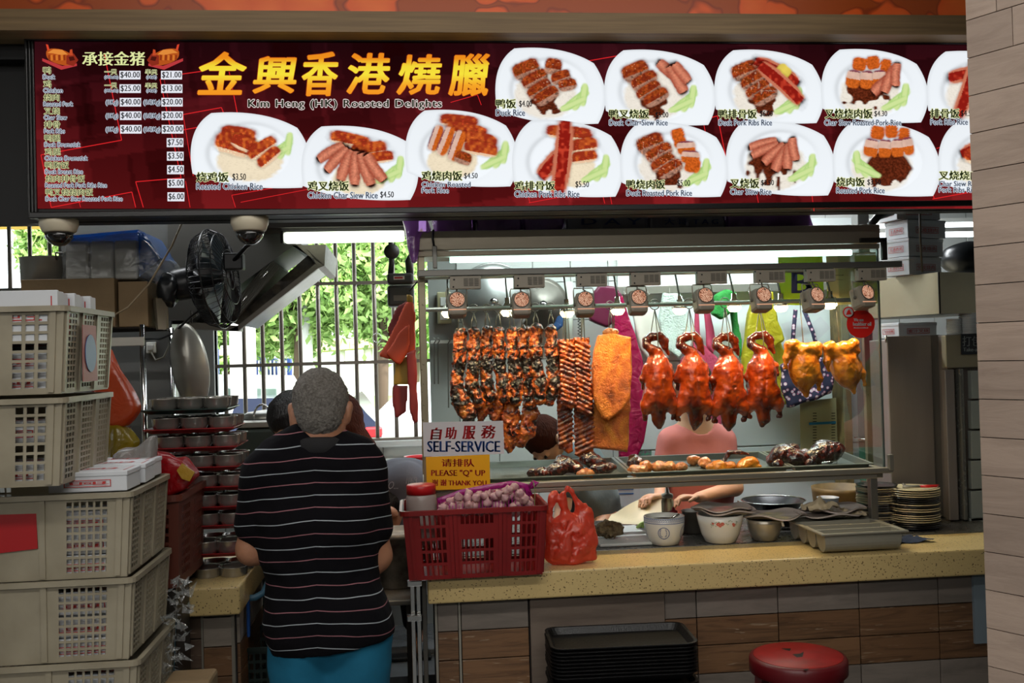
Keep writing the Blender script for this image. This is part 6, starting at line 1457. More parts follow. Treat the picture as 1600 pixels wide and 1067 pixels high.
put('blue_print',MB().prism([P(940,763,5.199),P(990,762,5.199),P(990,765,5.199),P(940,766,5.199)],(0,-.001,0)).prism([P(940,771,5.199),P(990,770,5.199),P(990,772,5.199),P(940,773,5.199)],(0,-.001,0)),mat('blue_ink','#4a76b0',.6),t)
board('wall_poster',[(982,705),(1018,704),(1018,740),(982,741)],5.21,mat('colourful_print','#8a2a66',.5,var=.9,vs=60,col2='#3ab08a'),'small bright patterned print above the calendar','poster',.002)
# steel lids on the tiles, switch box, utensils
def lid(u,v,rpx,y,name,label,tiltx=8,m=None):
 c = P(u,v,y);r = rpx * PPM(u,v,y);M_ = Matrix.Rotation(R(90 + tiltx),3,'X');t = thing(name,c,label,'lid','steel lids hanging on the back wall');m = m or mat('lid_aluminium','#9fa19e',.38,.55)
 put('lid_body',MB().lathe([(r,.0),(r * 1.0,.008),(r * .96,.012),(r * .88,.006),(r * .85,.024),(r * .64,.026),(r * .60,.044),(r * .48,.046),(r * .44,.060),(r * .26,.062),(r * .22,.070),(.0001,.072)],c,56,M_),m or M_steel,t)
 put('lid_knob',MB().lathe([(.012,.05),(.012,.062),(.022,.066),(.022,.074),(.0001,.078)],c,20,M_),M_chrome,t);return t
lid(770,470,60,5.14,'pot_cover','large ringed steel lid hanging above the charred pork strips')
lid(846,476,42,5.2,'pot_cover','darker steel lid partly hidden behind the large ringed lid',4,M_dsteel)
t = thing('switch_box',P(694,482,5.27),'cream wall switch box at the left inside the cabinet view','switch')
a,b_ = P(684,506,5.27),P(704,456,5.27);put('box',MB().rbox((a.x,5.255,a.z),(b_.x,5.29,b_.z),.006),mat('aged_cream_plastic','#a8a27e',.4),t)
for k in (0,1):q0,q1 = P(688,478 + k * 22,5.25),P(700,464 + k * 22,5.25);put('rocker',MB().rbox((q0.x,5.248,q0.z),(q1.x,5.258,q1.z),.003),M_white,t)
t = thing('utensil_rack',P(690,535,5.24),'small wall rail with hanging steel rods left of the pork strips','rack')
a,b_ = P(673,537,5.26),P(712,531,5.26);put('rail',MB().rbox((a.x,5.25,a.z),(b_.x,5.28,b_.z),.003),M_white,t)
for u in (678,684,700):put('rod',MB().tube([P(u,528,5.23),P(u + 3,532,5.22),P(u,537,5.235),P(u + 1,637 if u == 700 else 600,5.23)],.004,6),M_dsteel,t)
t = thing('water_tube',P(888,500,5.2),'white plastic pipe with a black coiled cord on the back wall','pipe')
put('pipe',MB().tube([P(889,440,5.2),P(889,560,5.2)],.022,14),mat('white_pipe','#bfc4b8',.4),t)
put('coiled_cord',MB().tube([P(905 + 2.2 * math.cos(k * .9),470 + k * .7,5.2 + .01 * math.sin(k * .9)) for k in range(110)],.0022,5),M_blackgloss,t)
hang('blue_bag',[(862,470),(876,462),(884,470),(880,510),(868,520),(858,505)],5.2,film('blue_bag_plastic','#3a6aa8',.85),'blue and white plastic bag hanging left of the white pipe','bag',.05,21).name = 'plastic_bag'
f = None
hang('hanging_tub_lid',[(928,456),(936,446),(960,448),(972,462),(962,500),(948,512),(930,505),(920,500)],5.16,mat('maroon_plastic','#5c1634',.35),'dark maroon plastic lid hanging behind the third heat lamp','lid',.05,22,.004).name = 'maroon_cover'
# wooden post, brown tub and dark column at the right end of the back wall
t = struct('trim_5',MB().rbox((P(1318,600,5.1).x,5.1,0),(P(1330,600,5.1).x,5.25,2.0),.003),mat('stained_wood','#7d6a3e',.7,var=.6,vs=14))
struct('trim_6',MB().rbox((P(1341,600,4.6).x,4.55,0),(P(1359,600,4.6).x,4.62,2.5),.004),mat('grey_post','#6e6f6c',.4,.5))
f = Field(np.array(P(1320,830,4.5)) - .22,np.array(P(1320,770,4.5)) + .22,.01)
c = P(1316,800,4.5);put('tub',MB().lathe([(.10,-.16),(.11,-.15),(.135,.10),(.138,.12),(.13,.12),(.105,-.14),(.0001,-.145)],c,28),mat('brown_tub','#7a6236',.6,var=.5,vs=10),label='tall stained brown tub standing behind the cutlery bin',cat='tub',loc=c)
put('tub_stand',MB().box((c.x - .12,4.40,0),(c.x + .12,4.62,c.z - .162)),M_dsteel,label='grey steel stand carrying the stained brown tub',cat='stand',loc=(c.x,4.5,0))
# ------------------------------------------------------------------ steel equipment at the right
def ubox(name,u0,v0,u1,v1,y0,y1,m,parent,r=.004,base=None):
 a,b_ = P(u0,v0,y0),P(u1,v1,y0);z1 = P((u0 + u1) / 2,v0,y0).z;z0 = P((u0 + u1) / 2,v1,y0).z if base is None else base
 return put(name,MB().rbox((a.x,y0,z0),(b_.x,y1,z1),r),m,parent)
M_st2 = steel('cabinet_steel','#a0968f',.45,stretch=(4,4,.6));M_st3 = steel('warm_duct_steel','#b3a98e',.36)
t = thing('steel_cupboard',P(1420,830,3.95),'tall brushed steel cupboard behind the right plate stack','cupboard')
ubox('cupboard_body',1384,530,1470,830,4.0,4.18,M_st2,t,base=zc);a = P(1383,524,3.99);b_ = P(1452,524,3.99)
put('door',MB().rbox((a.x,3.975,zc + .003),(b_.x,3.998,a.z - .004),.004),M_st2,t)
put('door_edge',MB().rbox((b_.x + .002,3.985,zc + .003),(b_.x + .045,3.999,a.z - .004),.003),M_dsteel,t)
put('hinge',MB().tube([Vector((a.x - .004,3.974,a.z - .03)),Vector((a.x - .004,3.974,a.z))],.005,8),M_chrome,t)
t = thing('roasting_oven',P(1505,830,3.85),'tall steel oven unit at the far right with a takeaway sign','oven')
ubox('oven_body',1478,522,1560,840,3.92,4.4,M_st2,t,base=zc)
ubox('upper_panel',1477,523,1545,574,3.88,3.915,M_st3,t);ubox('door',1476,577,1500,840,3.885,3.915,M_st2,t,base=zc + .004)
ubox('door_frame',1499,576,1514,840,3.875,3.915,steel('rail_steel','#8d8c84',.25),t,base=zc + .004)
for k in range(7):
 a = P(1516,578 + k * 47,3.89);b_ = P(1560,577 + k * 47 + 45,3.89);put('tile',MB().rbox((a.x,3.885,max(zc + .01,P(1520,623 + k * 47,3.89).z)),(b_.x,3.912,P(1520,579 + k * 47,3.89).z),.002),mat('grey_wall_tile','#8f948c',.3) if k == 0 else bpy.data.materials['grey_wall_tile'],t)
t = board('takeaway_sign',[(1502,522),(1545,520),(1545,553),(1502,554)],3.872,mat('black_sign','#23262a',.4),'small black takeaway sign with grey characters on the oven','sign')
text_part('lettering',[('打包',1504,525,1532,541),('Take-away',1505,543,1540,551)],3.8712,mat('grey_ink','#8d9290',.5),t,bold=.3)
# boxed steel duct, its corner towards the visitor
yd = 3.98;dk = thing('steel_duct',P(1440,490,yd),'boxed steel duct above the cupboard carrying the takeaway boxes','duct')
A = P(1469,490,3.86);B = P(1376,492,4.22);C_ = P(1560,487,3.98);hgt = P(1469,425,3.86).z - A.z
B.z = A.z;C_.z = A.z;put('duct_body',MB().prism([A,C_,C_ + Vector((0,.5,0)),B + Vector((.05,.4,0)),B],(0,0,hgt)),M_st3,dk)
put('corner_seam',MB().box((A.x - .004,A.y - .003,A.z),(A.x + .002,A.y + .002,A.z + hgt)),M_iron,dk);ztop_ = A.z + hgt;zbot_ = A.z
# ------------------------------------------------------------------ takeaway boxes
M_card = mat('white_card','#c6c9cd',.55);M_rp = mat('red_box_print','#b3322e',.5)
def tbox(w,d,h,txt,end,name='takeaway_box'):
 t = bpy.data.objects.new(name,None);COL.objects.link(t)
 put('carton',MB().rbox((-w / 2,0,0),(w / 2,d,h),.002),M_card,t);put('lid',MB().rbox((-w / 2 - .002,-.002,h - .012),(w / 2 + .002,d + .002,h + .001),.002),M_card,t)
 mb = MB()
 def lab(f,W_,s):        # framed lettering on a face of width W_
  a0,a1,b0,b1 = W_ * .2,W_ * .8,h * .30,h * .72;e = .0022
  for q in ((a0,b0,a1,b0 + e),(a0,b1 - e,a1,b1),(a0,b0,a0 + e,b1),(a1 - e,b0,a1,b1)):mb.quad(f(q[0],q[1]),f(q[2],q[1]),f(q[2],q[3]),f(q[0],q[3]))
  for dd in (0,.0006):text_to(mb,s,(a0 + .006 + dd,h - b1 + .005,a1 - .006 + dd,h - b0 - .005),lambda x,y:f(x,h - y))
 lab(lambda x,z:(-w / 2 + x,-.0030,z * .85),w,txt);lab(lambda y,z:(-w / 2 - .0030,d - y,z * .85),d,end)
 for q in ((.01,.012),(w - .014,.012)):mb.quad((-w / 2 + q[0],d * .1,h + .0018),(-w / 2 + q[0] + .003,d * .1,h + .0018),(-w / 2 + q[0] + .003,d * .9,h + .0018),(-w / 2 + q[0],d * .9,h + .0018))
 text_to(mb,txt,(-w * .32,-d * .65,w * .32,-d * .35),lambda x,y:(x,-y,h + .0018))
 put('red_print',mb,M_rp,t,kind='stuff');return t
def tilted(t,loc,rz,label,ry=0,group='printed takeaway boxes'):
 t.location = loc;t.rotation_euler = (0,ry,rz);tag(t,label,'box',group);return t
yb0 = 4.02;first = tbox(.21,.13,.075,'化皮烧肉','五香炸鸡')
rz_ = R(20)
sp_ = [(1442,'lowest',5,.0),(1444,'second from the bottom',2,.0),(1446,'third from the bottom',-3,.005),(1434,'topmost',-12,0)]
for i,(u,w_,dr,ry) in enumerate(sp_):
 o = first if i == 0 else dup(first);tilted(o,(P(u,400,yb0).x + .01,yb0,ztop_ + .001 + i * .0785),rz_ + R(dr),'white card box with red characters, %s in the stack on the duct' % w_)
second = tbox(.20,.12,.062,'蜜汁叉烧','飞龙烧鸭');xo = P(1436,515,4.02).x
tilted(second,(xo,4.03,P(1436,526,4.0).z - .002),R(14),'white card box with red roast pork lettering under the steel duct',0,'printed takeaway boxes')
# stacks of foam cups beside it
M_cup = mat('foam_cup','#cfd3d2',.6)
for i,(u,n,lb) in enumerate([(1491,9,'short stack of white foam cups beside the printed box under the duct'),(1513,12,'ribbed stack of white foam bowls at the right under the duct')]):
 c = P(u,522,3.96);c.z = P(1505,523,3.9).z + .001;t = thing('cup_stack',c,lb,'cups','foam cup stacks');mb = MB()
 for k in range(n):mb.lathe([(.026 + i * .006,k * .0075),(.031 + i * .006,k * .0075 + .006),(.031 + i * .006,k * .0075 + .0072),(.0001,k * .0075 + .0074)],c,20)
 put('cups',mb,M_cup,t,kind='stuff')
# black sack behind the boxes, bright tubes and pipes further back
f = Field(np.array(P(1510,440,4.3)) - .2,np.array(P(1510,400,4.3)) + .2,.008);f.ell(P(1520,405,4.3),(.14,.1,.08));f.lump(.02,12,3);put('bin_bag',f.mesh('bin_bag'),mat('black_bag','#17191b',.3),label='crumpled black plastic bag behind the takeaway box stack',cat='bag',loc=P(1520,425,4.3))
for v0,y_ in ((352,4.9),(367,4.75)):
 a,b_ = P(1350,v0 + 2,y_),P(1560,v0 - 2,y_);c = (a + b_) / 2
 t = thing('ceiling_tube_light',c,'bright white ceiling tube light behind the boxes, the %s one' % ('upper' if v0 < 360 else 'lower'),'light','tube lights at the back right');put('tube',MB().tube([a,b_],.014,10),emis('cool_tube','#f0faff',4) if v0 < 360 else bpy.data.materials['cool_tube'],t);put('batten',MB().box((a.x,y_ - .02,a.z + .014),(b_.x,y_ + .02,a.z + .035)),M_white,t)
t = put('black_pipe',MB().tube([P(1360,352,3.9),P(1372,338,3.9),P(1395,330,3.9)],.016,10),M_blackgloss,label='thick black pipe bending over the right end of the canopy',cat='pipe',loc=P(1372,338,3.9))
put('cable',MB().tube([P(1437,320,3.75),P(1438,370,3.76),P(1441,425,3.8)],.0045,6),mat('brown_cable','#5a4f44',.6),label='thin brown cable running down in front of the takeaway boxes',cat='cable',loc=P(1438,370,3.76))
# bags of foam boxes stored on top of the canopy
M_foam = mat('foam_box','#e0d8e6',.6);M_purp = film('purple_film','#b070c4',.5,bump=.8,bs=20)
zc1_ = zc1 + .001
for i,(u0,u1,lb,tx) in enumerate([(680,738,'purple film bag of foam boxes at the left end of the canopy',''),(742,815,'purple film bag of foam boxes second along the canopy',''),(820,880,'purple film bag of foam boxes third along the canopy',''),(884,1010,'clear bag of foam boxes printed with blue letters on the canopy','D A Y'),(1014,1130,'clear bag printed with two Chinese characters and TAG','大 哥  T A G'),(1136,1268,'purple film bag of foam boxes at the right end of the canopy','')]):
 a,b_ = P(u0,360,3.72),P(u1,360,3.72);t = thing('foam_box_bag',((a.x + b_.x) / 2,3.75,zc1),lb,'bag','bags of foam boxes on the canopy');mb = MB();n = 2
 for k in range(n):w_ = (b_.x - a.x) / n;put('foam_box',MB().rbox((a.x + k * w_ + .004,3.72,zc1_ + .002),(a.x + (k + 1) * w_ - .004,3.92,zc1_ + .13),.008),M_foam,t)
 f = Field((a.x - .02,3.68,zc1_ - .01),(b_.x + .02,3.97,zc1_ + .19),.008);f.poly([(a.x,zc1_ + .001),(b_.x,zc1_ + .001),(b_.x,zc1_ + .14),((a.x + b_.x) / 2,zc1_ + .15),(a.x,zc1_ + .14)],3.705,3.935,.012,.005);f.lump(.010,22,i);f.cut((0,0,zc1_),(0,0,-1))
 put('film',f.mesh('film'),M_purp if not tx else film('clear_film','#b5b2b8',.35,bump=.8,bs=20) if i == 3 else bpy.data.materials['clear_film'],t)
 if tx:text_part('blue_lettering',[(tx,u0 + 25,341,u1 - 8,351)],3.69,mat('dark_blue_ink','#20305e',.5) if i == 3 else bpy.data.materials['dark_blue_ink'],t,bold=.5)
t = hang('purple_bag',[(630,338),(668,335),(676,362),(664,366),(655,374),(650,408),(645,412),(638,384)],3.60,M_purp,'crinkled purple film bag hanging off the left end of the canopy','bag',.06,31,.02,22);t.name = 'plastic_bag'
# ------------------------------------------------------------------ below the counter
M_tr = mat('black_tray','#0a090a',.45,bump=.2,bs=160)
yf = 3.02;zt_ = P(960,1000,yf).z
def food_tray(me_cache=[]):
 if me_cache:return me_cache[0]
 w,d = .235,.13;mb = MB();N = 6
 def ring(w,d,r,z):
  out = []
  for cx_,cy_,a0 in ((w - r,-d + r,-90),(w - r,d - r,0),(-w + r,d - r,90),(-w + r,-d + r,180)):
   for k in range(N):a = R(a0 + 90 * k / (N - 1));out.append((cx_ + r * math.cos(a),cy_ + r * math.sin(a),z))
  return out
 L_ = [ring(w - .02,d - .02,.03,0),ring(w - .008,d - .008,.035,.018),ring(w,d,.04,.021),ring(w,d,.04,.024),ring(w - .01,d - .01,.035,.0235),ring(w - .022,d - .022,.03,.003)]
 n = 4 * N;V = [p for r_ in L_ for p in r_];F = [(a * n + k,a * n + (k + 1) % n,(a + 1) * n + (k + 1) % n,(a + 1) * n + k) for a in range(5) for k in range(n)] + [tuple(range(n))[::-1],tuple(5 * n + k for k in range(n))]
 mb.raw(V,F);me = mb.mesh('tray');me.materials.append(M_tr);me_cache.append(me);return me
ct = P(972,975,Z=P(876,968,3.02).z);ztt = P(1000,990,3.16).z
ctx = P(968,990,3.20).x;rgt = random.Random(2);n_t = 0;z = P(970,1012,3.07).z - .024;z0_ = z
k = 0;pitch_ = .0115
while z > .03 and k < 62:
 o = bpy.data.objects.new('serving_tray',food_tray());COL.objects.link(o);j = .006 if k > 8 else .001
 o.location = (ctx + rgt.uniform(-j,j),3.21 + rgt.uniform(-j,j),z);o.rotation_euler = (0,0,R(-2.0 + rgt.uniform(-.5,.5)))
 tag(o,'black rounded serving tray topmost of the stack below the counter' if k == 0 else 'black serving tray in the tall stack below the counter','tray','black serving trays stacked below the counter');z -= pitch_ + (.02 if k == 8 else 0);k += 1
zbase = z + pitch_
put('tray_stand',MB().box((ctx - .2,3.10,0),(ctx + .2,3.32,zbase - .001)),M_black,label='low black stand carrying the stack of serving trays',cat='stand',loc=(ctx,3.2,0))
cs_ = P(1247,1034,3.12);rs = 75 * PPM(1247,1040,3.12);zs = P(1247,1026,3.10).z
t = thing('round_stool',(cs_.x,3.12,0),'round dark red plastic stool with a torn seat in front of the tiled counter','stool')
M_st = mat('dark_red_stool','#5c0d14',.4);put('seat',MB().lathe([(.0001,zs - .001),(rs * .92,zs - .001),(rs * .97,zs - .004),(rs,zs - .012),(rs,zs - .05),(rs * .97,zs - .055),(.0001,zs - .056)],(cs_.x,3.12,0),48),M_st,t)
put('seat_disc',MB().lathe([(.0001,zs + .0005),(rs * .90,zs + .0005),(rs * .91,zs - .001)],(cs_.x,3.12,0),40),mat('worn_red_disc','#a01518',.45,var=.4,vs=10),t)
mb = MB()
for q in ([(1238,1022),(1245,1027),(1254,1026),(1256,1018),(1250,1021)],[(1220,1013),(1236,1013),(1234,1017)],[(1254,1046),(1260,1048),(1264,1044)]):mb.quad(*[P(u,v,Z=zs + .0014) for u,v in q])
put('tear',mb,M_black,t)
for k in range(4):
 a = R(45 + 90 * k);put('leg',MB().prism([Vector((cs_.x + rs * .9 * math.cos(a + q),3.12 + rs * .9 * math.sin(a + q),zs - .055)) for q in (-.25,.25)] + [Vector((cs_.x + rs * .75 * math.cos(a + q),3.12 + rs * .75 * math.sin(a + q),zs - .055)) for q in (.25,-.25)],(rs * .15 * math.cos(a),rs * .15 * math.sin(a),-(zs - .055))),M_st,t)
# ------------------------------------------------------------------ left side: crates of takeaway boxes
m,nt,b = new_mat('milky_crate_plastic');b.inputs['Base Color'].default_value = hx('#a9a292');b.inputs['Roughness'].default_value = .38;b.inputs['Transmission Weight'].default_value = .12;b.inputs['Subsurface Weight'].default_value = .15;b.inputs['Subsurface Radius'].default_value = (.02,.018,.014)
tc = nd(nt,'ShaderNodeTexCoord');n = nd(nt,'ShaderNodeTexNoise',i_Scale=5.0,i_Detail=5.0);nt.links.new(tc.outputs['Object'],n.inputs['Vector']);r = ramp(nt,[(.3,'#867d69'),(.7,'#a69d88')]);nt.links.new(n.outputs['Fac'],r.inputs['Fac']);nt.links.new(r.outputs['Color'],b.inputs['Base Color'])
M_crate = m
cbox = tbox(.20,.13,.052,'興','烧腊');cbox.name = 'carton_box'
first_used = [False]
def put_box(x,y,z,rz,label,rx=0):
 o = cbox if not first_used[0] else dup(cbox);first_used[0] = True
 o.location = (x,y,z);o.rotation_euler = (rx,0,rz);tag(o,label,'box','white cartons in the crates');return o
fspec = lambda a,b_,n,rows:([(a,b_,n,.38)],[(.07,.90,rows,.42)],None)
side = ([(.05,.25,4,.35),(.40,.60,4,.35),(.75,.95,4,.35)],[(.06,.92,13,.5)],None)
CRS = []
for i,(u,v,y,wd,fs,lb) in enumerate([
 (206,902,2.72,.62,fspec(.70,.90,7,9),'milky crate of white cartons, second from the bottom in view, with red printed cartons showing'),
 (214,1031,2.72,.62,fspec(.72,.91,6,9),'milky crate of white cartons lowest in view in the left stack'),
 (203,768,2.72,.62,fspec(.74,.91,6,9),'milky crate with a dark red square label on its front, third in the left stack'),
 (97,621,2.60,.62,fspec(.82,.94,3,8),'milky crate of cartons just above the red labelled crate'),
 (100,477,2.60,.62,fspec(.80,.94,3,8),'topmost milky crate of the left stack with a blue oval label on its side')]):
 x1 = P(u,v,y).x;zt = P(u,v,y).z;CRS.append((x1,y,zt,fs,lb,wd))
order = sorted(CRS,key=lambda c:c[2])
low = order[0][2] - .222
extra = []
for k in range(3):
 extra.append((order[0][0],2.72,order[0][2] - .2215 * (k + 1),fspec(.72,.91,6,9),'milky crate hidden low in the left stack, %s from the floor' % ['third','second','lowest'][k],.62))
allc = extra[::-1] + order;zprev = 0
for i,(x1,y,zt,fs,lb,wd) in enumerate(allc):
 z0 = zprev + .001 if i else .003;
 if i >= 1 and zt - z0 > .225:z0 = zt - .222
 t = basket('storage_crate',x1 - wd,x1,y,y + .41,z0,zt,M_crate,lb,'crate',fs,side,'milky crates of cartons',.95,.014,(.04,.34,.64,.96))
 if i < 3:zprev = zt;continue
 seen_lb = ['lowest crate in view','second lowest crate','red labelled crate','crate under the topmost','topmost crate'][i - 3]
 if i in (3,4,5):
  for col in range(3):
   for lay in range(3):
    if lay == 2 or col == 0:put_box(x1 - .135 - col * .202,y + .02,z0 + .006 + lay * .056 + (.0 if lay < 2 else .002),0,'white carton, %s from the right in the %s layer, %s' % (['first','second','third'][col],['bottom','middle','top'][lay],seen_lb))
 else:
  for col in range(3 if i == 6 else 2):
   o = put_box(x1 - .14 - col * .203,y + .025 + (.08 if i == 7 else 0),z0 + .11 + (.0 if i == 6 else 0),0,'white carton, %s from the right near the rim, %s' % (['first','second','third'][col],seen_lb))
   put_box(x1 - .14 - col * .203,y + .025,z0 + .006,0,'white carton, %s from the right at the bottom, %s' % (['first','second','third'][col],seen_lb))
   put_box(x1 - .14 - col * .203,y + .026,z0 + .06 - .001,0,'white carton, %s from the right in the middle, %s' % (['first','second','third'][col],seen_lb)) if i == 7 else None
 zprev = zt
x1,y,zt = [c for c in CRS if 'dark red' in c[4]][0][:3]
for k,(dx,dy,dz,rz,lb) in enumerate([(-.11,.03,.002,0,'white carton resting on the rim in front of the crate above'),(-.10,.17,.004,3,'white carton behind the front one on the rim of the red labelled crate'),(-.125,.30,.002,-4,'white carton farthest back on top of the red labelled crate')]):put_box(x1 + dx,y + dy - .02,zt + dz,R(rz),lb)
mb = MB();q = [P(-10,805,y - .005),P(55,803,y - .005),P(57,858,y - .005),P(-10,866,y - .005)]
put('red_square_label',MB().prism([Vector((p.x,y + .012,p.z)) for p in q],(0,-.010,0)),mat('red_square','#9e0f14',.45),label='dark red square tag fixed to the front of the third crate',cat='label',loc=P(20,830,y))
x1,y,zt = [c for c in CRS if 'blue oval' in c[4]][0][:3]
for k in range(5):put_box(x1 - .12 - (.012 * (k % 2)),y + .06 + k * .065,zt - .092,0,'white carton standing upright in the topmost crate, %s from the front' % ordl[k],R(90))
put_box(x1 - .33,y + .055,zt - .075,0,'white carton with a large red character showing above the topmost crate',R(90))
yy0 = y + .17;ov = [Vector((x1 + .009,yy0 + .045 * math.cos(a),zt - .12 + .05 * math.sin(a))) for a in [k * math.pi / 12 for k in range(24)]]
t = thing('oval_label',ov[0],'blue oval sticker with a red edge on the side of the topmost crate','label');put('blue_oval',MB().prism(ov,(.0015,0,0)),mat('blue_oval','#2c4f86',.4),t);put('red_back',MB().prism([Vector((x1 + .006,yy0 + a,zt - .12 + c)) for a,c in ((-.06,-.075),(.06,-.075),(.055,.075),(-.055,.075))],(.002,0,0)),mat('pale_red_back','#9c5f5a',.5),t)
# ---- shelf at the upper left with cardboard boxes, wrapped packs and a pot
ysf = 3.62;M_kraft = mat('kraft_cardboard','#7d6748',.75,var=.15,vs=6,bump=.1,bs=90)
zs_ = P(190,512,ysf).z;t = thing('wire_shelf',(-1.6,ysf,0),'steel wire shelf unit at the upper left carrying cardboard boxes','shelf')
xs0,xs1 = -2.55,P(226,520,ysf).x
mb = MB()
for k in range(9):mb.tube([(xs0,ysf + .02 + k * .05,zs_),(xs1 - .01,ysf + .02 + k * .05,zs_)],.003,5)
for k in range(26):mb.tube([(xs0 + k * .055,ysf + .01,zs_ - .004),(xs0 + k * .055,ysf + .43,zs_ - .004)],.0025,4) if xs0 + k * .055 < xs1 else None
put('wire_rack',mb,M_iron,t,kind='stuff')
put('shelf_edge',MB().rbox((xs0,ysf - .012,P(190,541,ysf).z),(xs1,ysf - .002,P(190,527,ysf).z),.002),M_steel,t)
for x in (xs0 + .01,xs1 - .008):
 for y in (ysf,ysf + .43):put('post',MB().tube([(x,y,cz if y < 4.04 else 0),(x,y,zs_ + .01)],.010,8),M_chrome,t)
for k,vv in enumerate((640,)):put('lower_shelf',MB().box((xs0,ysf,P(215,vv,ysf).z - .012),(xs1,ysf + .42,P(215,vv,ysf).z)),M_dsteel,t)
def carton(name,u0,v0,u1,v1,y0,d,label,side_w=.02):
 a,b_ = P(u0,v0,y0),P(u1,v1,y0);z0 = zs_ + .004;t = thing(name,((a.x + b_.x) / 2,y0,z0),label,'box','cardboard boxes on the shelf')
 put('carton',MB().rbox((a.x,y0,z0),(b_.x,y0 + d,a.z),.003),M_kraft,t);put('flap_seam',MB().box((a.x + .001,y0 + d * .5 - .001,a.z + .0002),(b_.x - .001,y0 + d * .5 + .001,a.z + .001)),M_iron,t)
 put('tape',MB().box((b_.x + .0003,y0 + d * .42,z0 + .01),(b_.x + .0012,y0 + d * .58,a.z)),mat('pale_tape','#a9a48c',.25) if 'pale_tape' not in bpy.data.materials else bpy.data.materials['pale_tape'],t);return t
carton('cardboard_box',32,437,180,512,3.64,.34,'wide brown cardboard box on the wire shelf at the left')
carton('cardboard_box',184,440,232,512,3.66,.30,'smaller brown cardboard box at the right end of the wire shelf')
zk = P(180,437,3.64).z
a,b_ = P(98,436,3.66),P(216,436,3.66);t = thing('wrapped_pack',((a.x + b_.x) / 2,3.66,zk),'big pack of white foam trays wrapped in clear and blue film on the cardboard box','pack')
zz1 = P(160,372,3.66).z
for k in range(3):put('foam_tray_block',MB().rbox((a.x + k * .085 + .004,3.675,zk + .003),(a.x + k * .085 + .084,3.93,zz1 - .006),.008),mat('foam_white','#d8d4cc',.5) if k == 0 else bpy.data.materials['foam_white'],t)
f = Field((a.x - .03,3.62,zk - .01),(b_.x + .16,4.0,zz1 + .06),.009);f.poly([(a.x - .004,zk + .002),(b_.x,zk + .002),(b_.x + .10,zk + .01),(b_.x + .07,zk + .08),(b_.x + .004,zz1 + .02),(a.x,zz1)],3.66,3.95,.01,.01);f.lump(.010,22,4);f.cut((0,0,zk + .001),(0,0,-1))
put('film',f.mesh('film'),film('clear_wrap','#d4d8d8',.14,bump=.7,bs=22),t)
put('blue_film',MB().prism([Vector((a.x,3.655,zz1 - .002)),Vector((b_.x,3.655,zz1 + .018)),Vector((b_.x + .005,3.655,zz1 + .028)),Vector((a.x,3.655,zz1 + .008))],(0,.3,0)).prism([Vector((b_.x + .004,3.66,zk + .01)),Vector((b_.x + .07,3.70,zk + .08)),Vector((b_.x + .02,3.68,zz1 + .02)),Vector((b_.x + .004,3.66,zz1 + .02))],(0,.25,0)),film('blue_wrap','#1668b4',.7,bs=20),t)
c = P(59,436,3.66);c = Vector((c.x,3.80,zk));hp_ = P(59,401,3.7).z - zk;t = thing('stock_pot',c,'steel stock pot with side handle on the left end of the cardboard box','pot')
put('pot_body',MB().lathe([(.098,0),(.104,.004),(.106,hp_),(.110,hp_ + .003),(.104,hp_ + .002),(.101,.008),(.0001,.006)],c,40),M_steel,t)
put('handle',MB().tube([c + Vector((.05,-.095,hp_ - .01)),c + Vector((.055,-.12,hp_ + .01)),c + Vector((.085,-.10,hp_ + .012)),c + Vector((.09,-.065,hp_ - .01))],.004,8),M_steel,t)
f = Field(np.array(P(262,456,3.72)) - .1,np.array(P(262,456,3.72)) + .1,.006);f.ell(P(262,450,3.72),(.04,.05,.05));f.ell(P(266,468,3.72),(.03,.04,.03));f.lump(.012,35,2);put('black_bag',f.mesh('b'),bpy.data.materials['black_bag'],label='small black plastic bundle at the right end of the shelf boxes',cat='bag',loc=P(262,456,3.72)).name = 'bin_bag'
c = P(252,515,3.72);put('plastic_basket',MB().lathe([(.018,0),(.028,.11),(.032,.112),(.026,.11),(.017,.004),(.0001,.003)],c,4,None,1,2.4,False),M_crate,label='small white plastic basket under the black bundle',cat='basket',loc=c)
# cord hanging across the shelf
put('cord',MB().tube([P(286,345,3.55),P(268,385,3.55),P(232,445,3.56),P(200,480,3.57),P(158,504,3.58)],.0035,6),mat('tan_cord','#8a7a60',.7),label='tan cord slanting down in front of the wrapped pack',cat='cord',loc=P(286,345,3.55))
# wall socket with its cable, black cable
a,b_ = P(228,552,4.2),P(243,534,4.2)
struct('wall_left.001',MB().rbox((P(110,400,4.22).x,4.22,0),(P(268,500,4.22).x,4.32,2.62),.004),mat('grey_wall_tiles','#5d5e5c',.35,var=.15,vs=4))
t = thing('wall_socket',a,'cream wall socket with plug below the shelf','socket');put('plate',MB().rbox((a.x,4.205,a.z),(b_.x,4.219,b_.z),.003),M_white,t);put('plug',MB().rbox((a.x + .008,4.185,a.z + .01),(a.x + .03,4.206,a.z + .035),.004),M_white,t)
put('cable',MB().tube([P(236,550,4.18),P(243,563,4.15),P(256,558,4.15),P(264,540,4.15),P(268,522,4.15),P(290,505,4.1),P(306,492,4.0)],.004,6),mat('grey_cable','#6d6a60',.5),t)
put('black_cable',MB().tube([P(228,530,4.18),P(250,530,4.1),P(272,520,4.0),P(298,495,3.9),P(318,480,3.8)],.005,6),M_blackgloss,label='black cable sagging from the wall to the fan',cat='cable',loc=P(250,530,4.1))
# dark panels behind the fan, duct tower
struct('wall_left.002',MB().rbox((P(257,420,4.25).x,4.24,P(290,506,4.24).z),(P(372,420,4.25).x,4.27,2.5),.003),mat('dark_grey_panel','#3f4140',.4,.3))
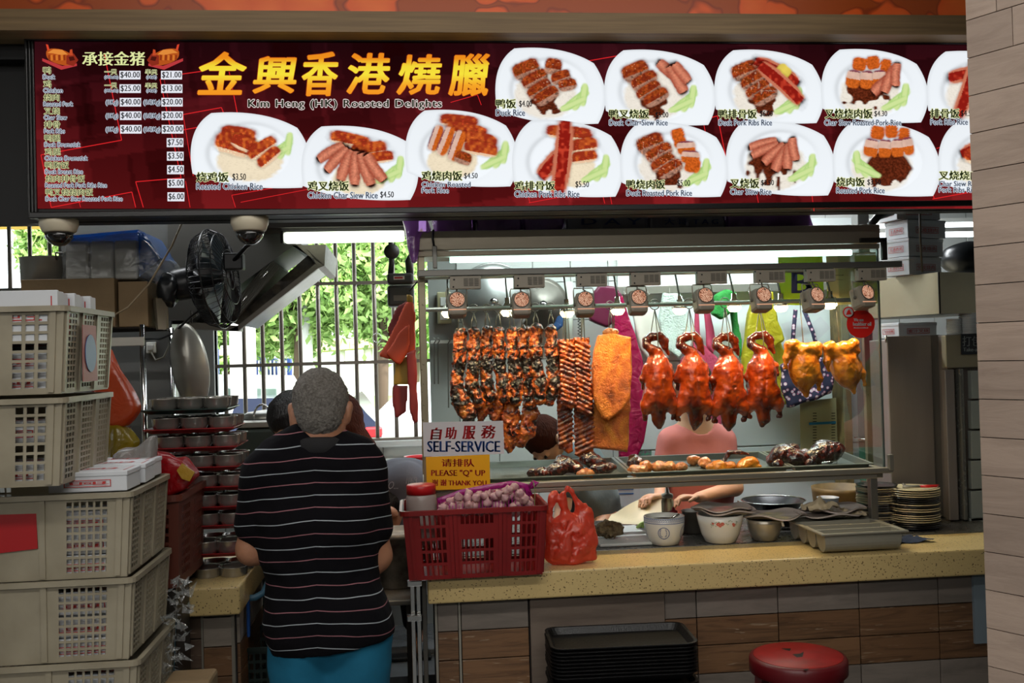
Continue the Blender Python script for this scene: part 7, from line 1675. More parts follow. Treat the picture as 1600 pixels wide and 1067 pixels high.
# ------------------------------------------------------------------ CCTV domes, fluorescent lamp
M_cream = mat('cream_plastic','#d8cdb4',.45)
for i,(u,v) in enumerate([(92,345),(390,343)]):
 c = P(u,v + 1,3.35);k_ = PPM(u,v,3.34);t = thing('dome_camera',c,'cream ceiling dome camera with a dark glass bowl, %s' % ['at the far left under the sign','beside the wall fan'][i],'camera')
 put('housing',MB().lathe([(29 * k_,8 * k_),(29 * k_,-6 * k_),(27 * k_,-10 * k_),(25 * k_,-16 * k_),(22 * k_,-18 * k_)],c,36),M_cream,t)
 put('dome',MB().lathe([(.0001,-39 * k_),(8 * k_,-38 * k_),(15 * k_,-33 * k_),(20 * k_,-26 * k_),(22 * k_,-18 * k_)],c,32),mat('smoked_dome','#151515',.06,coat=1) if i == 0 else bpy.data.materials['smoked_dome'],t)
 put('bracket',MB().box((c.x - .05,c.y - .03,c.z + 8 * k_),(c.x + .05,c.y + .045,c.z + 8 * k_ + .006)),M_cream,t)
yl = 4.0;a,b_ = P(441,372,yl),P(632,367,yl);t = thing('fluorescent_lamp',(a + b_) / 2,'lit fluorescent batten lamp above the window','lamp')
k_ = PPM(500,370,yl);put('diffuser',MB().rbox((a.x + .008,yl - .03,a.z - 8 * k_),(b_.x,yl + .03,a.z + 8 * k_),.01),emis('lamp_glow','#f4ffe8',3.2),t);put('end_cap',MB().rbox((a.x - .004,yl - .032,a.z - 9 * k_),(a.x + .008,yl + .032,a.z + 10 * k_),.002),M_iron,t)
put('batten',MB().box((a.x,yl - .02,a.z + 8 * k_),(b_.x,yl + .02,a.z + 14 * k_)),M_alu,t)
struct('beam.001',MB().box((a.x - .1,yl - .05,a.z + 14 * k_),(P(655,400,4.1).x,4.3,2.66)),mat('dark_brown_beam','#39332b',.7))  # beam in one even dark brown
t = thing('ceiling_tube_light',P(560,337,3.52),'thin bright white ceiling strip just below the sign','light');put('tube',MB().tube([P(430,337.5,3.54),P(632,334.5,3.54)],.006,8),bpy.data.materials['cool_tube'],t);put('batten',MB().box((P(425,337,3.54).x,3.53,P(500,331,3.54).z),(P(636,337,3.54).x,3.57,P(500,326,3.54).z)),M_white,t)
# ------------------------------------------------------------------ extraction hood
yh0,yh1 = 4.15,5.0;M_hood = steel('hood_steel','#6e675e',.45);hd = thing('extraction_hood',P(400,450,yh0),'slanted steel cooker hood with baffle filters left of the window','cooker hood')
def pr(u,v,y=yh0):return P(u,v,y)
put('outer_cover',MB().prism([pr(262,348),pr(462,352),pr(462,381),pr(372,447),pr(300,500),pr(262,500)],(0,.5,0)),mat('hood_cover','#56544f',.45,.5),hd)
put('end_box',MB().prism([pr(455,383,4.12),pr(509,382,4.12),pr(507,415,4.12),pr(497,419,4.12),pr(486,397,4.12),pr(470,381,4.12)],(0,.6,0)),M_hood,hd)
put('lip',MB().prism([pr(497,419,4.12),pr(372,517,4.12),pr(357,517,4.12),pr(357,514,4.12),pr(368,511,4.12),pr(493,412,4.12)],(0,.03,0)),M_hood,hd)
put('bottom_lip',MB().prism([pr(296,503,4.12),pr(372,509,4.12),pr(372,517,4.12),pr(296,514,4.12)],(0,.12,0)),M_hood,hd)
put('grease_tray',MB().prism([pr(482,398,4.2),pr(494,414,4.2),pr(374,508,4.2),pr(362,504,4.2)],(0,.5,0)),mat('greasy_dark','#16130f',.3,.4,var=.6,vs=14,col2='#4a4035'),hd)
for k in range(2):
 A = pr(424 - k * 33,404 + k * 39,4.17);B = pr(438 - k * 33,418 + k * 39,4.17);C_ = pr(404 - k * 33,457 + k * 39,4.17);D = pr(390 - k * 33,443 + k * 39,4.17);fl_ = put('baffle_filter',MB().prism([A,B,C_,D],(0,.45,0)),M_hood,hd)
 mb = MB()
 for q in range(7):e = (q + .5) / 7;a_,b_ = A.lerp(B,e),D.lerp(C_,e);mb.tube([a_ + Vector((0,-.003,0)),b_ + Vector((0,-.003,0))],.004,5)
 put('baffle',mb,M_dsteel,fl_,kind='stuff');m0 = A.lerp(D,.35).lerp(B.lerp(C_,.35),.5);m1 = A.lerp(D,.65).lerp(B.lerp(C_,.65),.5)
 put('handle',MB().tube([m0 + Vector((0,-.004,0)),m0 + Vector((.004,-.03,0)),m1 + Vector((.004,-.03,0)),m1 + Vector((0,-.004,0))],.0025,6),M_chrome,fl_)
# wall fan seen side on
yf_ = 3.75;fan = thing('wall_fan',P(335,430,yf_),'black wire-caged wall fan turned sideways beside the dome camera','fan')
c = P(338,436,yf_);kf = PPM(338,430,yf_);ax = Vector((.98,-.12,.12)).normalized();s1 = ax.cross(Vector((0,0,1))).normalized();s2 = s1.cross(ax);M_fan = mat('fan_black','#1a1a1c',.35,.3)
mb = MB();Rf = 78 * kf
def fp(a,r,h):return c + s1 * (r * math.cos(a)) + s2 * (r * math.sin(a)) + ax * h
for k in range(52):
 a = 2 * math.pi * k / 52
 mb.tube([fp(a,.02,.05),fp(a,Rf * .55,.055),fp(a,Rf * .88,.04),fp(a,Rf,.0)],.0016,4);mb.tube([fp(a,.05,-.07),fp(a,Rf * .6,-.07),fp(a,Rf * .9,-.045),fp(a,Rf,0)],.0016,4)
for r_,h in ((Rf,0),(Rf * .55,.056),(Rf * .9,.036),(Rf * .6,-.071),(Rf * .25,.053)):mb.tube([fp(k * math.pi / 20,r_,h) for k in range(40)],.003 if h == 0 else .002,5,closed=True)
put('cage',mb,M_fan,fan,kind='stuff')
for q in range(4):put('blade',MB().grid(lambda a,b_,q=q:fp(q * math.pi / 2 + a * 1.05,.03 + b_ * (Rf * .78),.02 * math.sin(3 * a) - .02 * b_ + .01),8,5),mat('fan_blade','#2e3a40',.3) if q == 0 else bpy.data.materials['fan_blade'],fan)
M_ = Matrix((s1,s2,ax)).transposed()
put('motor',MB().lathe([(.0001,-.20),(.045,-.19),(.06,-.15),(.06,-.08),(.03,-.06),(.03,.02),(.0001,.03)],c,24,M_),M_fan,fan)
put('arm',MB().tube([fp(0,0,-.15),P(300,420,3.9),P(290,430,4.1)],.022,10),M_fan,fan);put('control_box',MB().rbox((P(352,420,3.7).x,3.66,P(352,423,3.7).z),(P(382,400,3.7).x,3.72,P(352,397,3.7).z),.006,M=None),M_fan,fan)
put('mount_bar',MB().tube([P(352,422,3.7),P(385,385,3.62),P(402,374,3.6)],.008,8),M_fan,fan)
# big steel lid leaning above the bowl stack
yq = 4.0;t = thing('pot_cover',P(298,610,yq),'large steel lid hanging on edge above the bowl stack','lid');c = P(297,572,yq);k_ = PPM(297,570,yq)
M_ = Matrix.Rotation(R(-6),3,'Y') @ Matrix.Diagonal((.42,1,1)) @ Matrix.Rotation(R(98),3,'X');f_ = lambda r,z:(r * k_,z * k_)
put('lid_body',MB().lathe([f_(68,0),f_(68,2),f_(60,6),f_(40,16),f_(15,22),f_(.01,23)],c,44,M_),M_steel,t);put('cord',MB().tube([P(300,505,yq - .06),P(299,485,yq - .05)],.003,5),M_iron,t)
# ------------------------------------------------------------------ bowls on trays
M_bowl = mat('bowl_steel','#aaa7a0',.24,.72);kb = PPM(300,640,3.62)
bmesh_ = MB().lathe([(r * kb,z * kb) for r,z in [(14,0),(17,2),(20.5,9),(21.5,20),(22.5,21),(21,21),(19.5,9),(15,3),(.01,2)]],(0,0,0),28).mesh('bowl');bmesh_.materials.append(M_bowl)
M_rt = mat('red_tray','#8c0f14',.35);M_gt = mat('dark_green_tray','#16302c',.35)
def tray_obj(uc,wpx,v,y,m,label):
 x = P(uc,v,y).x;z = P(uc,v + 5,y - .1).z;w = wpx * PPM(uc,v,y) / 2;d = .118
 o = [(x - w,y - d),(x + w,y - d),(x + w,y + d),(x - w,y + d)];i_ = [(x - w + .022,y - d + .022),(x + w - .022,y - d + .022),(x + w - .022,y + d - .022),(x - w + .022,y + d - .022)]
 V = [(a,b_,z) for a,b_ in i_] + [(a,b_,z + .013) for a,b_ in o] + [(a,b_,z + .016) for a,b_ in o] + [(a,b_,z + .003) for a,b_ in i_]
 F = [(0,3,2,1),(12,13,14,15)] + [(a * 4 + k,a * 4 + (k + 1) % 4,(a + 1) * 4 + (k + 1) % 4,(a + 1) * 4 + k) for a in range(3) for k in range(4)]
 put('serving_tray',MB().raw(V,F),m,label=label,cat='tray',group='trays between the steel bowls',loc=(x,y,z));return x,z + .004,w
tiers = [(300,128,641,'g'),(306,134,671,'r'),(312,132,700,'r'),(316,130,731,'r'),(322,130,762,'r'),(322,128,793,'r'),(326,126,822,'r'),(324,120,866,'r'),(326,128,908,'r')]
for i,(uc,w_,v,mk) in enumerate(tiers):
 lb = ['topmost','second','third','fourth','fifth','sixth','seventh','eighth','lowest'][i]
 x,z,w = tray_obj(uc,w_,v,3.60,M_gt if mk == 'g' else M_rt,('%s tray, %s in the bowl stack' % ('dark green' if mk == 'g' else 'red',lb)))
 zn = z + 21.5 * kb
 for row,yy in enumerate((3.545,3.655)):
  for c_ in range(3):
   o = bpy.data.objects.new('steel_bowl',bmesh_);COL.objects.link(o);o.location = (x + (c_ - 1) * (w - .055) + .006 * row + .008,yy,z)
   tag(o,'steel bowl, %s of the %s row on the %s tray of the bowl stack' % (['left','middle','right'][c_],['front','back'][row],lb),'bowl','steel bowls stacked on trays')
x,z,w = P(300,0,3.6).x,0,0
zt0_ = P(300,646,3.5).z + .004
for row,yy in enumerate((3.545,3.655)):pass
# orange and yellow bags, red and white bags, brown basket, roll of clear bags
M_or = film('orange_bag','#d85a2a',.8,bs=20)
t = hang('orange_bag',[(152,545),(160,540),(170,548),(192,590),(216,636),(214,642),(196,662),(176,668),(158,640),(150,600)],3.35,M_or,'bunch of orange plastic bags hanging right of the top crates','bag',.06,41);t.name = 'plastic_bag'
t = hang('plastic_bag',[(148,600),(165,620),(190,660),(205,668),(200,680),(150,678)],3.42,film('red_bag_dark','#8a1c18',.85,bs=20),'dark red plastic bags hanging under the orange ones','bag',.08,42)
t = hang('plastic_bag',[(150,668),(175,664),(195,672),(212,690),(208,705),(190,712),(150,716)],3.36,film('yellow_bag_dark','#a8901e',.85,bs=20),'crumpled yellow plastic bags behind the crate stack','bag',.08,43,.02)
t = hang('plastic_bag',[(183,712),(205,700),(228,688),(242,682),(243,700),(240,722),(215,728),(186,726)],3.12,film('white_bag','#b9b6b2',.6,bs=26),'crumpled white plastic bag lying on the red labelled crate','bag',.08,44,.018)
bk_ = P(273,760,3.2);M_brb = mat('brown_basket_plastic','#5a2a1e',.4,var=.2,vs=5)
xb1 = P(262,792,3.0).x;t = basket('plastic_basket',xb1 - .30,xb1,3.14,3.52,P(262,925,3.10).z,P(262,775,3.12).z,M_brb,'tall dark brown slotted plastic basket between the crates and the bowl stack','basket',([(.1,.4,4,.5),(.6,.9,4,.5)],[(.1,.85,8,.5)],None),([(.12,.42,6,.6),(.58,.88,6,.6)],[(.1,.85,8,.5)],None),None,.94,.02)
zbk = P(262,925,3.10).z
put('plinth',MB().box((xb1 - .28,3.16,0),(xb1 - .02,3.34,zbk - .001)),M_iron,label='dark plinth under the tall brown basket',cat='stand',loc=(xb1 - .15,3.25,0))
M_rbag = film('red_gold_bag','#b0101a',.92,bs=22)
t = hang('plastic_bag',[(236,775),(238,730),(244,700),(262,708),(286,722),(306,738),(308,746),(296,760),(270,772),(252,778)],3.22,M_rbag,'shiny red plastic bag with a gold patch lying on the brown basket','bag',.12,45,.016)
put('gold_patch',MB().prism([P(276,735,3.13),P(284,724,3.13),P(304,738,3.13),P(296,752,3.13),P(284,748,3.13)],(0,.01,0)),mat('gold_film','#9a7620',.35,bump=.6,bs=30),t);
M_cl = film('clear_crinkle','#d8dcdc',.28,rough=.12,bump=1.2,bs=40)
t = thing('bag_roll',P(275,990,3.0),'hanging bunch of crinkled clear plastic bags below the brown basket','bags');rgz = random.Random(3)
mb = MB()
for k in range(70):
 v = 905 + k * 2.3;u = 276 + 9 * math.sin(k * .4) - (v - 905) * .03;c = P(u + rgz.uniform(-14,16),v + rgz.uniform(-4,4),3.02 + rgz.uniform(-.02,.02));s = rgz.uniform(.012,.032)
 q = [c + Vector((rgz.uniform(-s,s),rgz.uniform(-s,s) * .5,rgz.uniform(-s,s) * .8)) for _ in range(4)];mb.raw([c] + q,[(0,1,2),(0,2,3),(0,3,4)])
put('bag_leaves',mb,M_cl,t,kind='stuff');put('hanger_string',MB().tube([P(278,905,3.02),P(274,980,3.02),P(270,1075,3.02)],.002,5),M_chrome,t)
c = P(300,1056,2.95);put('paper_bag',MB().rbox((c.x - .07,2.9,c.z - .12),(c.x + .06,3.02,c.z),.01),M_kraft,label='crumpled brown paper bag at the bottom beside the crates',cat='bag',loc=c)
put('carton_stack',MB().rbox((c.x - .08,2.88,0),(c.x + .07,3.04,c.z - .122),.004),M_kraft,label='tall plain carton on the floor carrying the brown paper bag',cat='box',loc=(c.x,2.9,0)).name = 'floor_carton'
# ------------------------------------------------------------------ gas meter, red packets, boiler and things in the gap
M_mt = mat('meter_grey','#3c3d3c',.5,.3);ym = 4.6;t = thing('gas_meter',P(627,425,ym),'dark grey gas meter on a pipe at the right side of the window','meter')
a,b_ = P(606,480,ym),P(646,434,ym);put('meter_body',MB().rbox((a.x,ym - .06,a.z),(b_.x,ym + .05,P(627,447,ym).z),.012),M_mt,t);put('meter_head',MB().rbox((a.x,ym - .055,P(627,445,ym).z),(b_.x,ym + .045,P(627,428,ym).z),.012),M_mt,t)
a,b_ = P(615,437,ym - .06),P(632,431,ym - .06);put('dial_window',MB().box((a.x,ym - .062,a.z),(b_.x,ym - .056,b_.z)),M_white,t);put('digits',MB().box((a.x + .004,ym - .064,a.z + .004),(b_.x - .008,ym - .0625,b_.z - .004)),M_redlid,t)
a,b_ = P(615,470,ym - .06),P(638,461,ym - .06);put('plate',MB().box((a.x,ym - .063,a.z),(b_.x,ym - .058,b_.z)),mat('meter_plate','#6e6a60',.5),t)
put('inlet_pipe',MB().tube([P(610,428,ym),P(612,410,ym),P(611,395,ym),P(611,360,ym)],.013,10).tube([P(640,428,ym),P(638,408,ym),P(643,400,ym)],.016,10),M_mt,t);put('valve',MB().lathe([(.0001,-.02),(.034,-.018),(.036,.0),(.034,.018),(.0001,.02)],P(612,393,ym),20,Matrix.Rotation(R(90),3,'X')),M_mt,t)
M_o1 = mat('orange_red_paper','#b8401c',.6,bump=.4,bs=14);M_o2 = mat('maroon_paper','#6e1414',.6);M_o3 = mat('ochre_paper','#8a6a14',.6)
yr2 = 3.9;pk = thing('packet_bunch',P(636,456,yr2),'bunch of orange, ochre and maroon plastic packets hanging on the cabinet corner','packets')
for nm,pts,y,m,th in [('orange_packet',[(634,472),(645,470),(650,490),(648,560),(642,572),(640,552),(628,566),(592,556),(606,528),(622,498)],3.88,M_o1,.012),('orange_packet',[(604,552),(622,520),(640,505),(640,545),(626,572),(618,568)],3.86,M_o1,.01),('maroon_packet',[(604,510),(622,478),(636,470),(640,490),(624,520),(606,530)],3.90,M_o2,.012),('ochre_packet',[(616,566),(640,552),(642,602),(614,602)],3.90,M_o3,.012),('maroon_packet',[(614,600),(640,600),(636,644),(618,656),(612,630)],3.91,M_o2,.014),('maroon_packet',[(634,552),(650,545),(654,660),(646,664),(638,640)],3.87,M_o2,.014),('ochre_packet',[(634,458),(645,462),(646,474),(636,472)],3.88,M_o3,.012)]:hang_part(nm,pts,y,m,pk,th,5,.004)
put('wire_hook',MB().tube([P(640,455,yr2 - .02),P(648,445,yr2 - .02),P(652,440,yr2 - .02)],.003,6),M_iron,pk)
put('key_ring',MB().tube([P(589 + 7 * math.cos(a),528 + 7 * math.sin(a),5.2) for a in [k * math.pi / 12 for k in range(24)]],.0022,6,closed=True),M_chrome,label='thin steel ring hanging on a window bar',cat='ring',loc=P(589,528,5.2))
M_boil = steel('boiler_steel','#47504b',.4);yo = 4.5;t = thing('noodle_boiler',P(420,720,yo),'dull green-grey steel boiler below the window behind the man','boiler')
a,b_ = P(366,662,yo),P(545,662,yo);put('boiler_body',MB().rbox((a.x,yo,0.02),(b_.x,yo + .6,a.z - .02),.02),M_boil,t);put('top_plate',MB().rbox((a.x - .02,yo - .02,a.z - .02),(b_.x,yo + .62,a.z + .005),.004),M_steel,t)
put('pot_lid',MB().lathe([(.12,0),(.125,.004),(.08,.03),(.0001,.04)],(P(412,650,4.7).x,4.75,a.z + .006),32),M_steel,t);put('lid_handle',MB().tube([P(410 + 14 * math.cos(q),655 - 23 * math.sin(q),4.6) for q in [k * math.pi / 10 for k in range(11)]],.005,8),M_chrome,t)
# gap below: raised floor, bench, bucket, green crate, hose, sliding steel rails
struct('floor.001',MB().box((-2.6,4.45,.0),(cx0 + .3,5.3,.24)),M_floor)
t = thing('low_table',P(590,925,4.1),'low dark steel table in the gap behind the man','table');q = [P(520,917,4.25),P(650,905,4.35),P(655,925,4.0),P(525,955,3.9)];zt_ = q[0].z
a,b_ = P(530,925,4.0),P(652,925,4.0);put('table_top',MB().rbox((a.x,3.85,P(590,940,3.85).z - .02),(b_.x,4.35,P(590,940,3.85).z),.004),M_dsteel,t)
for x in (a.x + .03,b_.x - .03):
 for y in (3.88,4.32):put('leg',MB().rbox((x - .015,y - .015,0),(x + .015,y + .015,P(590,940,3.85).z - .021),.002),M_iron,t)
c = P(622,900,4.12);zt2 = P(590,940,3.85).z;c.z = zt2 + .001;t = thing('paint_bucket',c,'stained white plastic bucket standing on the low table','bucket');hb2 = P(622,836,4.0).z - c.z
put('bucket_body',MB().lathe([(.09,0),(.095,.004),(.11,hb2),(.115,hb2),(.115,hb2 - .02),(.105,hb2 - .02),(.0001,hb2 - .03)],c,32),mat('stained_white_bucket','#8d867a',.5,var=.6,vs=12,col2='#4a3f33'),t)
a = P(641,905,3.75);t = thing('sliding_gate',(a.x,3.72,0),'shiny steel folded gate standing beside the counter end','gate')
for k in range(3):x = P(645 + 9 * k,940,3.56 - .0 * k).x;put('gate_rail',MB().rbox((x - .008,3.55 - .02,.01),(x + .008,3.57,P(650,906,3.55).z),.002),M_chrome if k < 2 else M_dsteel,t)
for v in (908,962):put('gate_latch',MB().rbox((P(636,v,3.53).x,3.50,P(640,v + 6,3.53).z),(P(660,v,3.53).x,3.528,P(640,v - 3,3.53).z),.003),M_chrome,t)
c = P(650,706,4.4);t = thing('red_basin',P(648,722,4.9),'small red plastic basin on the ledge behind the grey shirt person','basin');c = P(655,724,4.95);put('basin',MB().lathe([(.05,0),(.07,.035),(.076,.037),(.066,.034),(.05,.005),(.0001,.004)],c,24),M_redlid,t)
struct('trim_7',MB().box((P(600,725,4.9).x,4.86,c.z - .03),(cx0 + .3,5.29,c.z - .001)),M_wtile)
yg_ = 3.6;a,b_ = P(381,1012,yg_),P(413,1012,yg_);t = basket('vegetable_crate',a.x,b_.x + .02,yg_,yg_ + .3,P(390,1085,yg_).z,P(390,1012,yg_).z,mat('dark_green_crate','#1c2a26',.4),'dark green slotted crate low in the gap beside the left counter','crate',([(.15,.85,3,.5)],[(.1,.85,4,.5)],None),([(.15,.85,4,.5)],[(.1,.85,4,.5)],None),None,.9,.012)
put('crate_stand',MB().box((a.x + .01,yg_ + .02,0),(b_.x,yg_ + .28,P(390,1085,yg_).z - .001)),M_iron,label='dark stand under the green crate',cat='stand',loc=(a.x,yg_,0))
t = put('blue_hose',MB().tube([P(388,868,3.55),P(404,877,3.55),P(418,884,3.56),P(421,905,3.58),P(412,926,3.58),P(398,934,3.57),P(386,934,3.56)],.012,10),mat('light_blue_hose','#3f6a82',.35),label='light blue hose looping beside the left counter',cat='hose',loc=P(404,877,3.55))
put('blue_handle',MB().rbox((P(384,900,3.55).x,3.54,P(388,995,3.55).z),(P(389,900,3.55).x,3.56,P(388,905,3.55).z),.004),mat('blue_plastic','#1d4f9a',.4),label='long blue plastic brush handle standing beside the left counter',cat='brush',loc=P(388,995,3.55)).name = 'brush'
# ------------------------------------------------------------------ people
M_skin = mat('skin','#a8765a',.5,sss=.15,bump=.15,bs=90,var=.12,vs=10);M_skinl = mat('pale_skin','#c99c7e',.5,sss=.15,bump=.1,bs=90)
M_eye = mat('eye_dark','#1a1210',.1);M_lip = mat('lips','#8f4a40',.5)
def unit(v):v = np.array(v,float);return v / np.linalg.norm(v)
def head(f,c,F,U=(0,0,1),s=1.0):
 c = np.array(c,float);F = unit(F);U = np.array(U,float);U = unit(U - F * (U @ F));S = np.cross(F,U);Rm = np.stack([S,F,U],1)
 L = lambda x,y,z:c + s * (S * x + F * y + U * z)
 f.ell(L(0,-.008,.028),s * np.array([.076,.094,.092]),Rm,.02);f.ell(L(0,.025,-.045),s * np.array([.054,.062,.068]),Rm,.03)
 f.ell(L(0,.096,-.012),s * np.array([.012,.018,.024]),Rm,.012);f.ell(L(0,.060,-.100),s * np.array([.022,.02,.018]),Rm,.02)
 f.ell(L(0,.082,-.050),s * np.array([.022,.012,.010]),Rm,.008);f.ell(L(.033,.078,-.002),s * np.array([.018,.012,.010]),Rm,.008);f.ell(L(-.033,.078,-.002),s * np.array([.018,.012,.010]),Rm,.008)
 for q in (-1,1):f.ell(L(q * .082,-.006,-.010),s * np.array([.011,.022,.034]),Rm,.008);f.ell(L(q * .090,-.002,.006),s * np.array([.007,.018,.018]),Rm,.006)
 return L,Rm
def hand(f,w,D,N,s=1.0,curl=.5,side=1):
 """palm and five fingers; w wrist, D pointing along the hand, N palm normal"""
 w = np.array(w,float);D = unit(D);N = np.array(N,float);N = unit(N - D * (N @ D));S = np.cross(D,N) * side;p = w + D * .075 * s
 f.cap(w,p,.026 * s,.036 * s,.012,N,.45)
 for k,(o,l) in enumerate([(-.027,.064),(-.009,.074),(.009,.070),(.026,.056)]):
  a = w + D * .082 * s + S * o * s;b = a + unit(D + N * curl * .5) * l * .5 * s;e = b + unit(D * (1 - curl) + N * (curl + .1)) * l * .5 * s
  f.cap(a,b,.0088 * s,.0082 * s,.004);f.cap(b,e,.0082 * s,.007 * s,.003)
 a = w + D * .028 * s - S * .026 * s;b = a + unit(D * .8 - S * .8 + N * .3) * .038 * s;e = b + unit(D + N * .5) * .03 * s;f.cap(a,b,.012 * s,.010 * s,.006);f.cap(b,e,.0098 * s,.008 * s,.003)
def face(t,L,s=1.0):
 mb = MB()
 for q in (-1,1):mb.ball(L(q * .033,.086,-.001),.009 * s,10,6)
 put('eyes',mb,M_eye,t);put('lips',MB().tube([L(-.022,.088,-.052),L(0,.095,-.050),L(.022,.088,-.052)],[.002,.005,.002],8,flat=.6),M_lip,t)
def torso(f,neck,chest,waist,hip,shl,shr,r=1.0,dep=.62,k=.05):
 shl,shr = np.array(shl,float),np.array(shr,float);chest,waist,hip = (np.array(x,float) for x in (chest,waist,hip));n = np.cross(shr - shl,np.array(neck,float) - hip);n = unit(n)
 f.cap(shl,shr,.062 * r,.062 * r,k);f.cap(chest,waist,.165 * r,.150 * r,k,n,dep);f.cap(waist,hip,.150 * r,.168 * r,k,n,dep);f.cap((shl + shr) / 2,chest,.13 * r,.165 * r,k,n,dep)
def bounds(pts,m):A = np.array([list(p) for p in pts]);return A.min(0) - m,A.max(0) + m
def V3(u,v,y):return np.array(P(u,v,y))
# --- the man seen from behind
Ym = 3.05;hc = V3(501,640,Ym);kx = PPM(490,700,Ym);dn = np.array([-.028,0,0]) * 0
shl,shr = V3(414,742,Ym),V3(566,735,Ym);hipc = V3(514,985,Ym);ch = V3(494,800,Ym + .0);wa = V3(505,895,Ym)
ell_,elr = V3(394,858,Ym + .02),V3(588,868,Ym + .04);wrl,wrr = ell_ + np.array([.10,.22,.05]),elr + np.array([-.02,.22,.07])
kl,kr = np.array([hipc[0] - .10,Ym + .02,.47]),np.array([hipc[0] + .10,Ym + .02,.47]);al,ar = kl + np.array([-.01,-.02,-.39]),kr + np.array([.01,-.02,-.39])
man = thing('person',(hipc[0],Ym,0),'man seen from behind in a black striped polo shirt and blue shorts, short grey hair','person')
lo,hi = bounds([hc,shl,shr,wrl,wrr,al,ar,ell_,elr],.16);lo[2] = -.005;f = Field(lo,hi,.0075)
L,Rm = head(f,hc,(0,1,-.05),s=1.0);nb = (shl + shr) / 2 + np.array([.0,-.01,.03])
f.chain([hc + np.array([0,-.02,-.06]),nb],[.064,.068],.03);torso(f,hc,ch,wa,hipc,shl,shr,.93,.60)
for s_,e_,w_,n_ in ((shl,ell_,wrl,-1),(shr,elr,wrr,1)):f.chain([s_,e_],[.054,.046],.03);f.chain([e_,w_],[.045,.028],.02);hand(f,w_,w_ - e_,(-n_ * .6,0,-.6),1,.5,n_)
for k_,a_,n_ in ((kl,al,-1),(kr,ar,1)):f.chain([hipc + np.array([n_ * .07,0,-.06]),k_ + np.array([-n_ * .02,0,0]),a_],[.08,.06,.042],.03);f.cap(a_ + np.array([0,-.03,-.04]),a_ + np.array([n_ * .02,.15,-.055]),.036,.03,.02)
put('body',f.mesh('body'),M_skin,man);face(man,L)
hf = Field(hc - .15,hc + .17,.005);Lh = lambda x,y,z:hc + np.array([x,y,z]);hf.ell(Lh(0,-.010,.034),(.083,.098,.094),k=.01);hf.ell(Lh(0,-.052,-.018),(.066,.054,.062),k=.02);hf.ell(Lh(0,.03,.02),(.079,.066,.088),k=.02);hf.cut(Lh(0,.03,-.015),(0,.8,-.62));hf.cut(Lh(0,.06,0),(0,1,-.3));hf.lump(.0035,150,3);hf.lump(.0025,300,4)
for q in (-1,1):hf.ell(Lh(q * .086,.0,-.012),(.020,.026,.030),k=.006,op='sub')
M_hair = mat('grey_hair','#8f8a82',.75,var=.3,vs=140,col2='#5c554e',bump=1.0,bs=420);put('hair',hf.mesh('hair'),M_hair,man)
# shirt: black with thin white and dusty pink lines
m,nt,b = new_mat('striped_black_knit');L_ = nt.links.new;tc = nd(nt,'ShaderNodeTexCoord');n1 = nd(nt,'ShaderNodeTexNoise',i_Scale=3.5,i_Detail=2.0);L_(tc.outputs['Object'],n1.inputs['Vector']);sp = nd(nt,'ShaderNodeSeparateXYZ');L_(tc.outputs['Object'],sp.inputs[0])
def mth(op,a,b_=None,c=None):
 q = nd(nt,'ShaderNodeMath',operation=op)
 for i,x in enumerate((a,b_,c)):
  if x is None:continue
  if isinstance(x,(int,float)):q.inputs[i].default_value = x
  else:L_(x,q.inputs[i])
 return q.outputs[0]
zz_ = mth('ADD',mth('MULTIPLY_ADD',n1.outputs['Fac'],.035,sp.outputs['Z']),mth('MULTIPLY',mth('ABSOLUTE',mth('ADD',sp.outputs['X'],.02)),.10));ph = mth('MULTIPLY',zz_,1 / .0365);fr = mth('FRACT',ph);st = mth('LESS_THAN',fr,.075);al_ = mth('GREATER_THAN',mth('FRACT',mth('MULTIPLY',mth('FLOOR',ph),.5)),.25)
c1 = nd(nt,'ShaderNodeMix',data_type='RGBA');c1.inputs[6].default_value = hx('#8d5f66');c1.inputs[7].default_value = hx('#9aa0a6');L_(al_,c1.inputs[0]);c2_ = nd(nt,'ShaderNodeMix',data_type='RGBA');c2_.inputs[6].default_value = hx('#08070b');L_(c1.outputs[2],c2_.inputs[7]);L_(st,c2_.inputs[0]);L_(c2_.outputs[2],b.inputs['Base Color'])
b.inputs['Roughness'].default_value = .95;b.inputs['Specular IOR Level'].default_value = .15;n2 = nd(nt,'ShaderNodeTexNoise',i_Scale=9.0,i_Detail=3.0);L_(tc.outputs['Object'],n2.inputs['Vector']);bp = nd(nt,'ShaderNodeBump',i_Strength=.5,i_Distance=.03);L_(n2.outputs['Fac'],bp.inputs['Height']);L_(bp.outputs[0],b.inputs['Normal']);M_polo = m
lo,hi = bounds([shl,shr,ell_,elr,hipc,hc - np.array([0,0,.1])],.16);f = Field(lo,hi,.0075);torso(f,hc,ch,wa,hipc,shl,shr,1.0,.78,.05);f.cap(shl + np.array([.02,0,.012]),shr + np.array([-.02,0,.012]),.072,.072,.05);f.cap(nb + np.array([0,0,-.02]),ch,.11,.16,.08,(0,1,0),.6)
f.cap(hipc + np.array([-.04,0,.04]),hipc + np.array([.03,0,.02]),.15,.16,.04,(0,1,0),.98);nc = nb + np.array([(hc[0] - nb[0]) * .7,0,0]);f.cap(nc,nc + np.array([0,.0,.03]),.105,.084,.03);f.lump(.010,9,2);f.lump(.004,22,3);f.cut(V3(514,1003,Ym),(.10,0,-1))
for s_,e_ in ((shl,ell_),(shr,elr)):q = s_ + (e_ - s_) * .66;f.cap(s_,q,.068,.066,.022)
